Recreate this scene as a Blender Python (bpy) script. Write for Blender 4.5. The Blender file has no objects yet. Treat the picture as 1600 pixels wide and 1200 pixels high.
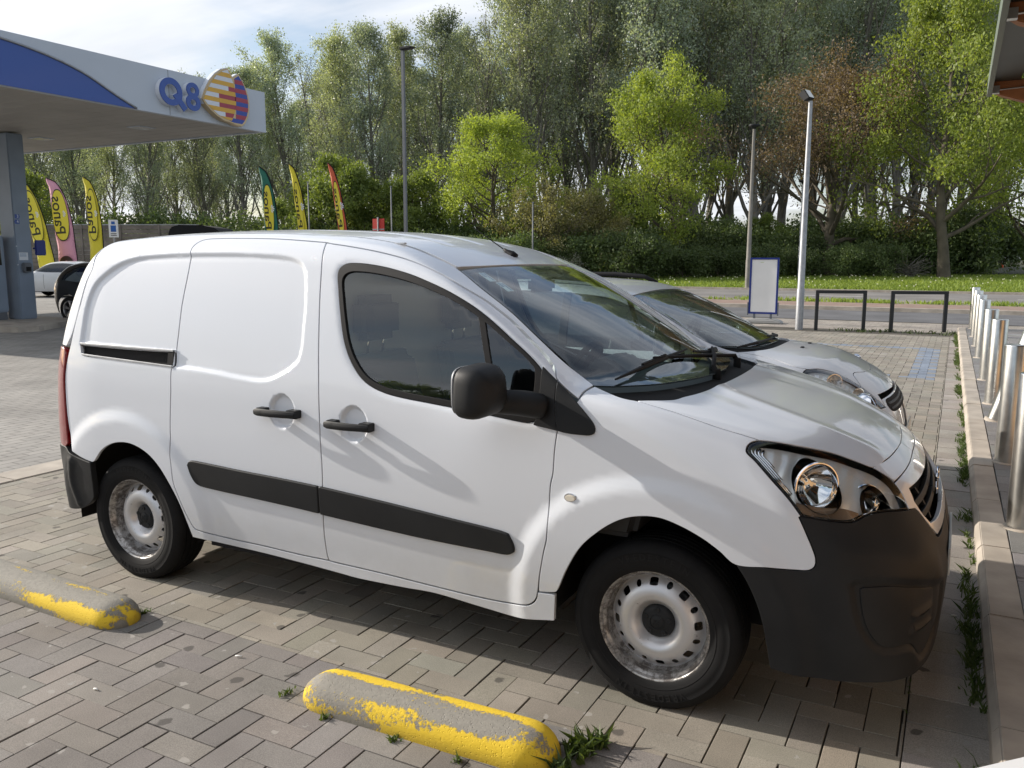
import bpy, bmesh, math, random
import numpy as np
from mathutils import Vector, Matrix
from mathutils.geometry import delaunay_2d_cdt
R=math.radians
SC=bpy.context.scene
COL=SC.collection
rng=np.random.default_rng(7); random.seed(7)

# ------------------------------------------------------------------ camera, sky, sun, exposure
YAW,PITCH,ROLL=R(27.699),R(-8.586),R(0.057)
CAM=Vector((0.888,-3.633,1.630)); FPX=1316.3
cf=Vector((-math.sin(YAW)*math.cos(PITCH),math.cos(YAW)*math.cos(PITCH),math.sin(PITCH)))
cr=Vector((math.cos(YAW),math.sin(YAW),0)); cu=cr.cross(cf)
cr2=math.cos(ROLL)*cr+math.sin(ROLL)*cu; cu2=-math.sin(ROLL)*cr+math.cos(ROLL)*cu
cd=bpy.data.cameras.new('camera'); cam=bpy.data.objects.new('camera',cd); COL.objects.link(cam)
m=Matrix.Identity(4)
for i in range(3): m[i][0]=cr2[i]; m[i][1]=cu2[i]; m[i][2]=-cf[i]; m[i][3]=CAM[i]
cam.matrix_world=m; cd.sensor_width=36; cd.sensor_fit='HORIZONTAL'; cd.lens=FPX/1600*36; cd.clip_start=.05; cd.clip_end=3000
SC.camera=cam
SC.view_settings.view_transform='Standard'; SC.view_settings.look='None'; SC.view_settings.gamma=1; SC.view_settings.exposure=0.40
SUN_EL,SUN_AZ=R(23.5),R(6.2)          # the sun stands to -X, turned SUN_AZ towards -Y
sdir=Vector((-math.cos(SUN_EL)*math.cos(SUN_AZ),-math.cos(SUN_EL)*math.sin(SUN_AZ),math.sin(SUN_EL)))
sl=bpy.data.lights.new('sun','SUN'); sl.energy=5.0; sl.angle=R(.6); sl.color=(1,.925,.83)
so=bpy.data.objects.new('sun',sl); COL.objects.link(so); so.rotation_euler=sdir.to_track_quat('Z','Y').to_euler()
W=bpy.data.worlds.new('World'); SC.world=W; W.use_nodes=True
wn,wl=W.node_tree.nodes,W.node_tree.links
for n in list(wn): wn.remove(n)
def wnode(t,**k):
    n=wn.new(t)
    for a,b in k.items(): setattr(n,a,b)
    return n
sky=wnode('ShaderNodeTexSky',sky_type='NISHITA'); sky.sun_disc=False; sky.sun_elevation=SUN_EL
sky.sun_rotation=math.atan2(sdir.x,sdir.y); sky.air_density=1.0; sky.dust_density=1.5; sky.ozone_density=1.2
tc=wnode('ShaderNodeTexCoord'); sep=wnode('ShaderNodeSeparateXYZ'); wl.new(tc.outputs['Generated'],sep.inputs[0])
def wmath(op,a,b=None,c=None):
    n=wnode('ShaderNodeMath',operation=op)
    for i,v in enumerate((a,b,c)):
        if v is None: continue
        if isinstance(v,(int,float)): n.inputs[i].default_value=v
        else: wl.new(v,n.inputs[i])
    return n.outputs[0]
zz=wmath('ADD',wmath('MAXIMUM',sep.outputs[2],0.0),.12)
cx=wmath('DIVIDE',sep.outputs[0],zz); cy=wmath('DIVIDE',sep.outputs[1],zz)
cmb=wnode('ShaderNodeCombineXYZ'); wl.new(cx,cmb.inputs[0]); wl.new(cy,cmb.inputs[1])
nz=wnode('ShaderNodeTexNoise'); nz.inputs['Scale'].default_value=.55; nz.inputs['Detail'].default_value=7; nz.inputs['Roughness'].default_value=.55; nz.inputs['Distortion'].default_value=.5
wl.new(cmb.outputs[0],nz.inputs['Vector'])
mp=wnode('ShaderNodeMapping'); mp.inputs['Scale'].default_value=(.35,1.3,1); mp.inputs['Rotation'].default_value=(0,0,.6); wl.new(cmb.outputs[0],mp.inputs[0])
nz2=wnode('ShaderNodeTexNoise'); nz2.inputs['Scale'].default_value=1.5; nz2.inputs['Detail'].default_value=5; wl.new(mp.outputs[0],nz2.inputs['Vector'])
cl=wmath('ADD',wmath('MULTIPLY',nz.outputs[0],.65),wmath('MULTIPLY',nz2.outputs[0],.35))
cr_=wnode('ShaderNodeMapRange',interpolation_type='SMOOTHSTEP'); wl.new(cl,cr_.inputs[0])
for i,v in zip((1,2,3,4),(.40,.56,.0,.95)): cr_.inputs[i].default_value=v
shade=wnode('ShaderNodeMapRange'); wl.new(nz2.outputs[0],shade.inputs[0])
for i,v in zip((1,2,3,4),(.3,.7,.72,1.15)): shade.inputs[i].default_value=v
ccol=wnode('ShaderNodeMixRGB',blend_type='MULTIPLY'); ccol.inputs[0].default_value=1; ccol.inputs[1].default_value=(6.3,6.5,6.9,1); wl.new(shade.outputs[0],ccol.inputs[2])
mixc=wnode('ShaderNodeMixRGB'); wl.new(cr_.outputs[0],mixc.inputs[0]); wl.new(sky.outputs[0],mixc.inputs[1]); wl.new(ccol.outputs[0],mixc.inputs[2])
bg=wnode('ShaderNodeBackground'); bg.inputs[1].default_value=.12; wl.new(mixc.outputs[0],bg.inputs[0])
wo=wnode('ShaderNodeOutputWorld'); wl.new(bg.outputs[0],wo.inputs[0])

# ------------------------------------------------------------------ helpers
def tag(o,label=None,cat=None,group=None,kind=None):
    if label: o['label']=label
    if cat: o['category']=cat
    if group: o['group']=group
    if kind: o['kind']=kind
    return o
def thing(name,loc,label,cat,group=None,rz=0):
    o=bpy.data.objects.new(name,None); COL.objects.link(o); o.location=loc; o.rotation_euler=(0,0,rz); o.empty_display_size=.1
    return tag(o,label,cat,group)
class MB:
    "collects shapes into one mesh"
    def __init__(s): s.v=[]; s.f=[]; s.mi=[]; s.cur=0
    def add(s,vs,fs):
        n=len(s.v); s.v+= [tuple(v) for v in vs]; s.f+=[tuple(i+n for i in f) for f in fs]; s.mi+=[s.cur]*len(fs); return s
    def box(s,a,b,rz=0,c=None):
        (x0,y0,z0),(x1,y1,z1)=a,b
        vs=[Vector(p) for p in ((x0,y0,z0),(x1,y0,z0),(x1,y1,z0),(x0,y1,z0),(x0,y0,z1),(x1,y0,z1),(x1,y1,z1),(x0,y1,z1))]
        if rz:
            c=Vector(c) if c else (Vector(a)+Vector(b))/2; M=Matrix.Rotation(rz,3,'Z'); vs=[M@(v-c)+c for v in vs]
        return s.add(vs,[(0,3,2,1),(4,5,6,7),(0,1,5,4),(1,2,6,5),(2,3,7,6),(3,0,4,7)])
    def tube(s,pts,r,n=8,cap=True):
        pts=[Vector(p) for p in pts]; rs=r if isinstance(r,(list,tuple)) else [r]*len(pts)
        t=(pts[1]-pts[0]).normalized(); u=t.orthogonal().normalized(); base=len(s.v); rings=[]
        vs=[]; fs=[]
        for i,p in enumerate(pts):
            if i==0: t=(pts[1]-pts[0]).normalized()
            elif i==len(pts)-1: t=(pts[-1]-pts[-2]).normalized()
            else: t=((pts[i+1]-p).normalized()+(p-pts[i-1]).normalized()).normalized()
            u=(u-t*u.dot(t)).normalized(); w=t.cross(u)
            for k in range(n):
                a=2*math.pi*k/n; vs.append(p+(u*math.cos(a)+w*math.sin(a))*rs[i])
        for i in range(len(pts)-1):
            for k in range(n):
                a=i*n+k; b=i*n+(k+1)%n; fs.append((a,b,b+n,a+n))
        if cap:
            fs.append(tuple(range(n))[::-1]); fs.append(tuple(range((len(pts)-1)*n,len(pts)*n)))
        return s.add(vs,fs)
    def lathe(s,prof,c=(0,0,0),axis='z',n=48,closed=False,a0=0,a1=2*math.pi):
        "prof: (r,h). axis z or y(outward -y)"
        vs=[];fs=[];full=abs(a1-a0-2*math.pi)<1e-6; N=n if full else n+1
        for r,h in prof:
            for k in range(N):
                a=a0+(a1-a0)*k/n
                p=(r*math.cos(a),r*math.sin(a),h) if axis=='z' else (r*math.cos(a),-h,r*math.sin(a))
                vs.append(Vector(p)+Vector(c))
        P=len(prof)
        for i in range(P-1 if not closed else P):
            j=(i+1)%P
            for k in range(n):
                k2=(k+1)%N if full else k+1
                fs.append((i*N+k,i*N+k2,j*N+k2,j*N+k))
        return s.add(vs,fs)
    def prism(s,poly,axis,a,b,o=(0,0,0)):
        "poly 2D extruded along axis ('x':(y,z) 'y':(x,z) 'z':(x,y)) between a and b"
        n=len(poly)
        def P(u,v,w):
            p={'x':(w,u,v),'y':(u,w,v),'z':(u,v,w)}[axis]; return (p[0]+o[0],p[1]+o[1],p[2]+o[2])
        vs=[P(u,v,a) for u,v in poly]+[P(u,v,b) for u,v in poly]
        fs=[tuple(range(n))[::-1],tuple(range(n,2*n))]+[(i,(i+1)%n,(i+1)%n+n,i+n) for i in range(n)]
        return s.add(vs,fs)
    def build(s,name,mat,parent=None,smooth=False,bevel=0,loc=None,auto=None,sub=0,recalc=True,segs=2):
        me=bpy.data.meshes.new(name); me.from_pydata(s.v,[],s.f)
        mats=mat if isinstance(mat,(list,tuple)) else [mat]
        for mm in mats: me.materials.append(mm)
        if any(s.mi): me.polygons.foreach_set('material_index',s.mi)
        if recalc:
            bm=bmesh.new(); bm.from_mesh(me); bmesh.ops.recalc_face_normals(bm,faces=bm.faces)
            if bevel:
                es=[e for e in bm.edges if len(e.link_faces)==2 and e.calc_face_angle(0)>.5]
                bmesh.ops.bevel(bm,geom=es,offset=bevel,segments=segs,affect='EDGES',clamp_overlap=True)
            bm.to_mesh(me); bm.free()
        o=bpy.data.objects.new(name,me); COL.objects.link(o)
        if parent: o.parent=parent
        if loc: o.location=loc
        if smooth or auto or bevel:
            me.polygons.foreach_set('use_smooth',[True]*len(me.polygons))
            if auto or bevel:
                try: me.set_sharp_from_angle(angle=R(auto or 35))
                except Exception: pass
        if sub:
            md=o.modifiers.new('s','SUBSURF'); md.levels=sub; md.render_levels=sub
        return o
def pmat(name,col,rough=.5,metal=0,coat=0,spec=.5,emit=None,es=1,trans=0,bump=0,bscale=100,bdist=.002,var=0,vscale=5,ior=1.45):
    m=bpy.data.materials.new(name); m.use_nodes=True; nt=m.node_tree; b=nt.nodes['Principled BSDF']
    b.inputs['Base Color'].default_value=(*col,1); b.inputs['Roughness'].default_value=rough; b.inputs['Metallic'].default_value=metal
    b.inputs['Coat Weight'].default_value=coat; b.inputs['Coat Roughness'].default_value=.03; b.inputs['Specular IOR Level'].default_value=spec
    b.inputs['IOR'].default_value=ior
    if emit: b.inputs['Emission Color'].default_value=(*emit,1); b.inputs['Emission Strength'].default_value=es
    if trans: b.inputs['Transmission Weight'].default_value=trans
    if bump or var:
        tc=nt.nodes.new('ShaderNodeTexCoord')
    if bump:
        n=nt.nodes.new('ShaderNodeTexNoise'); n.inputs['Scale'].default_value=bscale; n.inputs['Detail'].default_value=4; nt.links.new(tc.outputs['Object'],n.inputs['Vector'])
        bp=nt.nodes.new('ShaderNodeBump'); bp.inputs['Strength'].default_value=bump; bp.inputs['Distance'].default_value=bdist
        nt.links.new(n.outputs[0],bp.inputs['Height']); nt.links.new(bp.outputs[0],b.inputs['Normal'])
    if var:
        n=nt.nodes.new('ShaderNodeTexNoise'); n.inputs['Scale'].default_value=vscale; n.inputs['Detail'].default_value=6; nt.links.new(tc.outputs['Object'],n.inputs['Vector'])
        mr=nt.nodes.new('ShaderNodeMapRange'); mr.inputs[1].default_value=.3; mr.inputs[2].default_value=.7; mr.inputs[3].default_value=1-var; mr.inputs[4].default_value=1+var
        nt.links.new(n.outputs[0],mr.inputs[0])
        mx=nt.nodes.new('ShaderNodeMixRGB'); mx.blend_type='MULTIPLY'; mx.inputs[0].default_value=1; mx.inputs[1].default_value=(*col,1); nt.links.new(mr.outputs[0],mx.inputs[2]); nt.links.new(mx.outputs[0],b.inputs['Base Color'])
    return m
def glassmat(name,tint,ior=1.55,rough=0):
    m=bpy.data.materials.new(name); m.use_nodes=True; nt=m.node_tree
    for n in list(nt.nodes): nt.nodes.remove(n)
    t=nt.nodes.new('ShaderNodeBsdfTransparent'); t.inputs[0].default_value=(*tint,1)
    g=nt.nodes.new('ShaderNodeBsdfGlossy'); g.inputs['Roughness'].default_value=rough; g.inputs[0].default_value=(.95,.97,1,1)
    ge=nt.nodes.new('ShaderNodeNewGeometry'); dt=nt.nodes.new('ShaderNodeVectorMath'); dt.operation='DOT_PRODUCT'; nt.links.new(ge.outputs['Incoming'],dt.inputs[0]); nt.links.new(ge.outputs['Normal'],dt.inputs[1])
    ab=nt.nodes.new('ShaderNodeMath'); ab.operation='ABSOLUTE'; nt.links.new(dt.outputs['Value'],ab.inputs[0])
    om=nt.nodes.new('ShaderNodeMath'); om.operation='SUBTRACT'; om.inputs[0].default_value=1; nt.links.new(ab.outputs[0],om.inputs[1])
    pw=nt.nodes.new('ShaderNodeMath'); pw.operation='POWER'; pw.inputs[1].default_value=4.2; nt.links.new(om.outputs[0],pw.inputs[0])
    F0=((ior-1)/(ior+1))**2*1.9
    mu=nt.nodes.new('ShaderNodeMath'); mu.operation='MULTIPLY_ADD'; mu.inputs[1].default_value=1-F0; mu.inputs[2].default_value=F0; mu.use_clamp=True; nt.links.new(pw.outputs[0],mu.inputs[0])
    x=nt.nodes.new('ShaderNodeMixShader'); nt.links.new(mu.outputs[0],x.inputs[0]); nt.links.new(t.outputs[0],x.inputs[1]); nt.links.new(g.outputs[0],x.inputs[2])
    o=nt.nodes.new('ShaderNodeOutputMaterial'); nt.links.new(x.outputs[0],o.inputs[0]); return m
def nd(m,t,**k):
    n=m.node_tree.nodes.new(t)
    for a,b in k.items(): setattr(n,a,b)
    return n
def lk(m,a,b): m.node_tree.links.new(a,b)
def carpaint(name,col,flake=0,dirt=.0,rough=.32,metal=0):
    m=pmat(name,col,rough,metal,coat=1,spec=.5)
    b=m.node_tree.nodes['Principled BSDF']; b.inputs['Coat Roughness'].default_value=.02; b.inputs['Coat Weight'].default_value=.75; b.inputs['Specular IOR Level'].default_value=.3
    tc=nd(m,'ShaderNodeTexCoord'); n=nd(m,'ShaderNodeTexNoise'); n.inputs['Scale'].default_value=2.2; n.inputs['Detail'].default_value=9; n.inputs['Roughness'].default_value=.7; lk(m,tc.outputs['Object'],n.inputs['Vector'])
    # road film: slightly duller low down
    sp=nd(m,'ShaderNodeSeparateXYZ'); lk(m,tc.outputs['Object'],sp.inputs[0])
    mr=nd(m,'ShaderNodeMapRange'); lk(m,sp.outputs[2],mr.inputs[0])
    for i,v in zip((1,2,3,4),(.25,.62,.75,.07)): mr.inputs[i].default_value=v
    mu=nd(m,'ShaderNodeMath',operation='MULTIPLY'); lk(m,n.outputs[0],mu.inputs[0]); lk(m,mr.outputs[0],mu.inputs[1])
    mx=nd(m,'ShaderNodeMixRGB'); lk(m,mu.outputs[0],mx.inputs[0]); mx.inputs[1].default_value=(*col,1); mx.inputs[2].default_value=(col[0]*.5,col[1]*.46,col[2]*.4,1); lk(m,mx.outputs[0],b.inputs['Base Color'])
    cr=nd(m,'ShaderNodeMapRange'); lk(m,n.outputs[0],cr.inputs[0])
    for i,v in zip((1,2,3,4),(.35,.75,.015,.09)): cr.inputs[i].default_value=v
    lk(m,cr.outputs[0],b.inputs['Coat Roughness'])
    # dried rain drops: tiny bright-edged bumps
    vo=nd(m,'ShaderNodeTexVoronoi'); vo.inputs['Scale'].default_value=38; lk(m,tc.outputs['Object'],vo.inputs['Vector'])
    d=nd(m,'ShaderNodeMapRange'); lk(m,vo.outputs['Distance'],d.inputs[0])
    for i,v in zip((1,2,3,4),(.03,.11,1,0)): d.inputs[i].default_value=v
    rn=nd(m,'ShaderNodeSeparateColor'); lk(m,vo.outputs['Color'],rn.inputs[0])
    gt=nd(m,'ShaderNodeMath',operation='GREATER_THAN'); lk(m,rn.outputs[0],gt.inputs[0]); gt.inputs[1].default_value=.72
    hm=nd(m,'ShaderNodeMath',operation='MULTIPLY'); lk(m,d.outputs[0],hm.inputs[0]); lk(m,gt.outputs[0],hm.inputs[1])
    bp=nd(m,'ShaderNodeBump'); bp.inputs['Strength'].default_value=.6*dirt; bp.inputs['Distance'].default_value=.0015; lk(m,hm.outputs[0],bp.inputs['Height']); lk(m,bp.outputs[0],b.inputs['Coat Normal'])
    return m
M={}
M['white']=carpaint('white_paint',(.70,.735,.79),dirt=1)
M['silver']=carpaint('silver_paint',(.50,.52,.555),dirt=.5,rough=.45,metal=.25)
M['blackpaint']=carpaint('black_paint',(.012,.013,.015),rough=.3)
M['plastic']=pmat('grained_black_plastic',(.015,.016,.0175),.55,spec=.3,bump=.25,bscale=900,bdist=.0006,var=.18,vscale=6)
M['rubber']=pmat('black_rubber',(.009,.009,.010),.6,spec=.25)
M['black']=pmat('matt_black',(.006,.006,.007),.9)
M['seamdark']=pmat('seam_sealer_grey',(.10,.10,.10),.9)
M['glass']=glassmat('tinted_side_glass',(.66,.75,.72))
M['wsglass']=glassmat('windscreen_glass',(.74,.84,.82),1.5)
M['darkglass']=glassmat('dark_rear_glass',(.10,.12,.13))
M['lens']=glassmat('clear_lens',(.93,.95,.96),1.45)
M['chrome']=pmat('chrome',(.85,.86,.88),.06,1)
M['steel']=pmat('brushed_stainless',(.62,.62,.60),.28,1,var=.12,vscale=14)
M['galv']=pmat('galvanised_steel',(.31,.32,.335),.5,.6,var=.15,vscale=12)
M['seat']=pmat('seat_fabric',(.12,.125,.13),.9,bump=.3,bscale=400)
M['dash']=pmat('dashboard_plastic',(.035,.037,.04),.6,bump=.2,bscale=500)
M['headliner']=pmat('pale_interior_trim',(.55,.56,.54),.8)
M['redlens']=pmat('red_tail_lens',(.20,.008,.010),.12,coat=1)
M['orange']=pmat('amber_lens',(.75,.30,.03),.15,coat=1)

# ------------------------------------------------------------------ numeric body surfaces

def lerp(x,xs,ys):
    # smooth monotone-ish interpolation (Catmull-Rom cubic hermite)
    xs=np.asarray(xs,float); ys=np.asarray(ys,float); x=np.asarray(x,float)
    m=np.gradient(ys,xs); 
    i=np.clip(np.searchsorted(xs,x)-1,0,len(xs)-2); h=xs[i+1]-xs[i]; t=np.clip((x-xs[i])/h,-.5,1.5)
    tt=np.clip(t,0,1)
    y=(2*tt**3-3*tt**2+1)*ys[i]+(tt**3-2*tt**2+tt)*h*m[i]+(-2*tt**3+3*tt**2)*ys[i+1]+(tt**3-tt**2)*h*m[i+1]
    return y+(t-tt)*h*np.where(t<0,m[i],m[i+1])
def smax(a,b,k):
    h=np.maximum(k-np.abs(a-b),0)/k
    return np.maximum(a,b)+h*h*k*.25
def smin(a,b,k): return -smax(-a,-b,k)
def sst(x,a,b):
    t=np.clip((x-a)/(b-a),0,1); return t*t*(3-2*t)
class Van:
    @staticmethod
    def S(x,z):
        y=lerp(z,[.15,.3,.45,.6,.75,.9,1.05,1.2,1.4,1.6,1.72,1.85],[.855,.866,.884,.897,.903,.902,.895,.872,.83,.775,.735,.68])
        y=y-.02*np.clip((x-.15)/.5,0,2)**2 -.03*np.clip((-2.9-x)/.45,0,2)**2
        for cx in (0,-2.728):
            r=np.hypot(x-cx,z-.31)
            y=y+.016*(1-sst(r,.50,.585))*(1-sst(z,.95,1.05))
        return y
    @staticmethod
    def f(P):
        x,y,z=P[...,0],np.abs(P[...,1]),P[...,2]
        side=y-Van.S(x,z)
        roof=lerp(x,[-3.4,-3.2,-2.9,-2.4,-1.8,-1.4,-1.15,-.92,-.7],[1.69,1.725,1.752,1.770,1.762,1.735,1.69,1.615,1.52])-.07*y*y-.04*y**4
        ye=smin(y,lerp(x,[-1.1,-.96,-.67,-.4,-.2,.2],[.58,.60,.67,.73,.78,1.2]),.03)
        t=(.03-x-.52*ye*ye)/(.95-.42*ye*ye)
        ws=1.11+.485*t-.04*ye*ye*np.clip(t,0,1)+.02*4*t*(1-t)
        hood=lerp(x,[-.5,.05,.2,.34,.54,.71,.80,.87,.95],[1.24,1.136,1.10,1.062,.998,.930,.873,.79,.62])-.035*y*y-.05*y**4
        top=smin(roof,ws,.05)
        top=np.where(x>-.6,smax(top,hood,.02),top)
        T=(z-top)*.9
        xf=lerp(z,[.15,.24,.30,.36,.45,.6,.7,.78,.86,.92,1.0],[.90,.915,.922,.928,.934,.938,.93,.905,.86,.80,.70])-lerp(z,[.1,.3,.6,.75,.9,1.1],[.04,.05,.10,.2,.22,.22])*y*y-.2*y**4
        F=(x-xf)*.95
        xr=lerp(z,[.2,.4,.9,1.2,1.5,1.75],[-3.37,-3.38,-3.365,-3.33,-3.24,-3.12])+.06*y*y
        Rr=(xr-x)*.95
        g=smax(side,T,.10-.055*sst(x,-1.25,-.85)+.145*sst(x,-.2,.4))
        g=smax(g,F,.17)
        g=smax(g,Rr,.14)
        g=smax(g,.2-z,.02)
        return g
def trace(f,O,D,t0,t1,n=60):
    # first root of f along O+tD between t0,t1 (f>0 outside). vectorised
    O=np.broadcast_to(O,D.shape) if O.ndim<D.ndim else O
    lo=np.full(len(D),np.nan); hi=lo.copy(); prev=None
    ts=np.linspace(t0,t1,n+1); fp=f(O+D*t0); done=np.zeros(len(D),bool)
    for k in range(1,n+1):
        fc=f(O+D*ts[k]); c=(~done)&(fp>0)&(fc<=0)
        lo[c]=ts[k-1]; hi[c]=ts[k]; done|=c; fp=fc
    for _ in range(20):
        m=.5*(lo+hi); fm=f(O+D*m[:,None]); up=fm>0
        lo=np.where(up,m,lo); hi=np.where(up,hi,m)
    return O+D*(.5*(lo+hi))[:,None]
def grad(f,P,e=1e-3):
    g=np.stack([f(P+np.eye(3)[k]*e)-f(P-np.eye(3)[k]*e) for k in range(3)],-1)
    return g/np.maximum(np.linalg.norm(g,axis=-1,keepdims=True),1e-9)
def silver_f(P):
    x,y,z=P[...,0],np.abs(P[...,1]),P[...,2]
    S=lerp(z,[.15,.3,.5,.7,.85,.95,1.05,1.2,1.35,1.45,1.6],[.80,.83,.855,.865,.86,.85,.825,.775,.71,.65,.56])
    S=S-.03*np.clip((x+.2)/.6,0,2)**2-.03*np.clip((-2.9-x)/.6,0,2)**2
    roof=lerp(x,[-3.55,-3.2,-2.6,-1.9,-1.5,-1.25,-1.12,-.9],[1.30,1.40,1.455,1.475,1.46,1.435,1.405,1.33])-.06*y*y-.05*y**4
    ye=smin(y,lerp(x,[-1.3,-1.1,-.57,-.3,.2],[.56,.60,.73,.80,1.2]),.03)
    t=(-.20-x-.45*ye*ye)/(.92-.36*ye*ye)
    ws=1.0+.41*t-.03*ye*ye*np.clip(t,0,1)+.018*4*t*(1-t)
    hood=lerp(x,[-.6,-.2,.06,.28,.42,.54,.61,.68],[1.10,1.03,1.0,.94,.885,.80,.71,.5])-.10*y*y-.10*y**4
    top=smin(roof,ws,.05); top=np.where(x>-.8,smax(top,hood,.02),top)
    T=(z-top)*.9
    xf=lerp(z,[.15,.25,.4,.55,.65,.72,.8,.9],[.55,.60,.64,.665,.655,.625,.56,.42])-.20*y*y-.35*y**4
    xr=lerp(z,[.2,.45,.6,.9,1.1,1.3,1.45],[-3.50,-3.58,-3.56,-3.52,-3.46,-3.34,-3.1])+.10*y*y
    g=smax(y-S,T,.08-.03*sst(x,-1.2,-.8)+.13*sst(x,-.5,.1))
    g=smax(g,(x-xf)*.95,.17); g=smax(g,(xr-x)*.95,.12); return smax(g,.2-z,.02)
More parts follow.
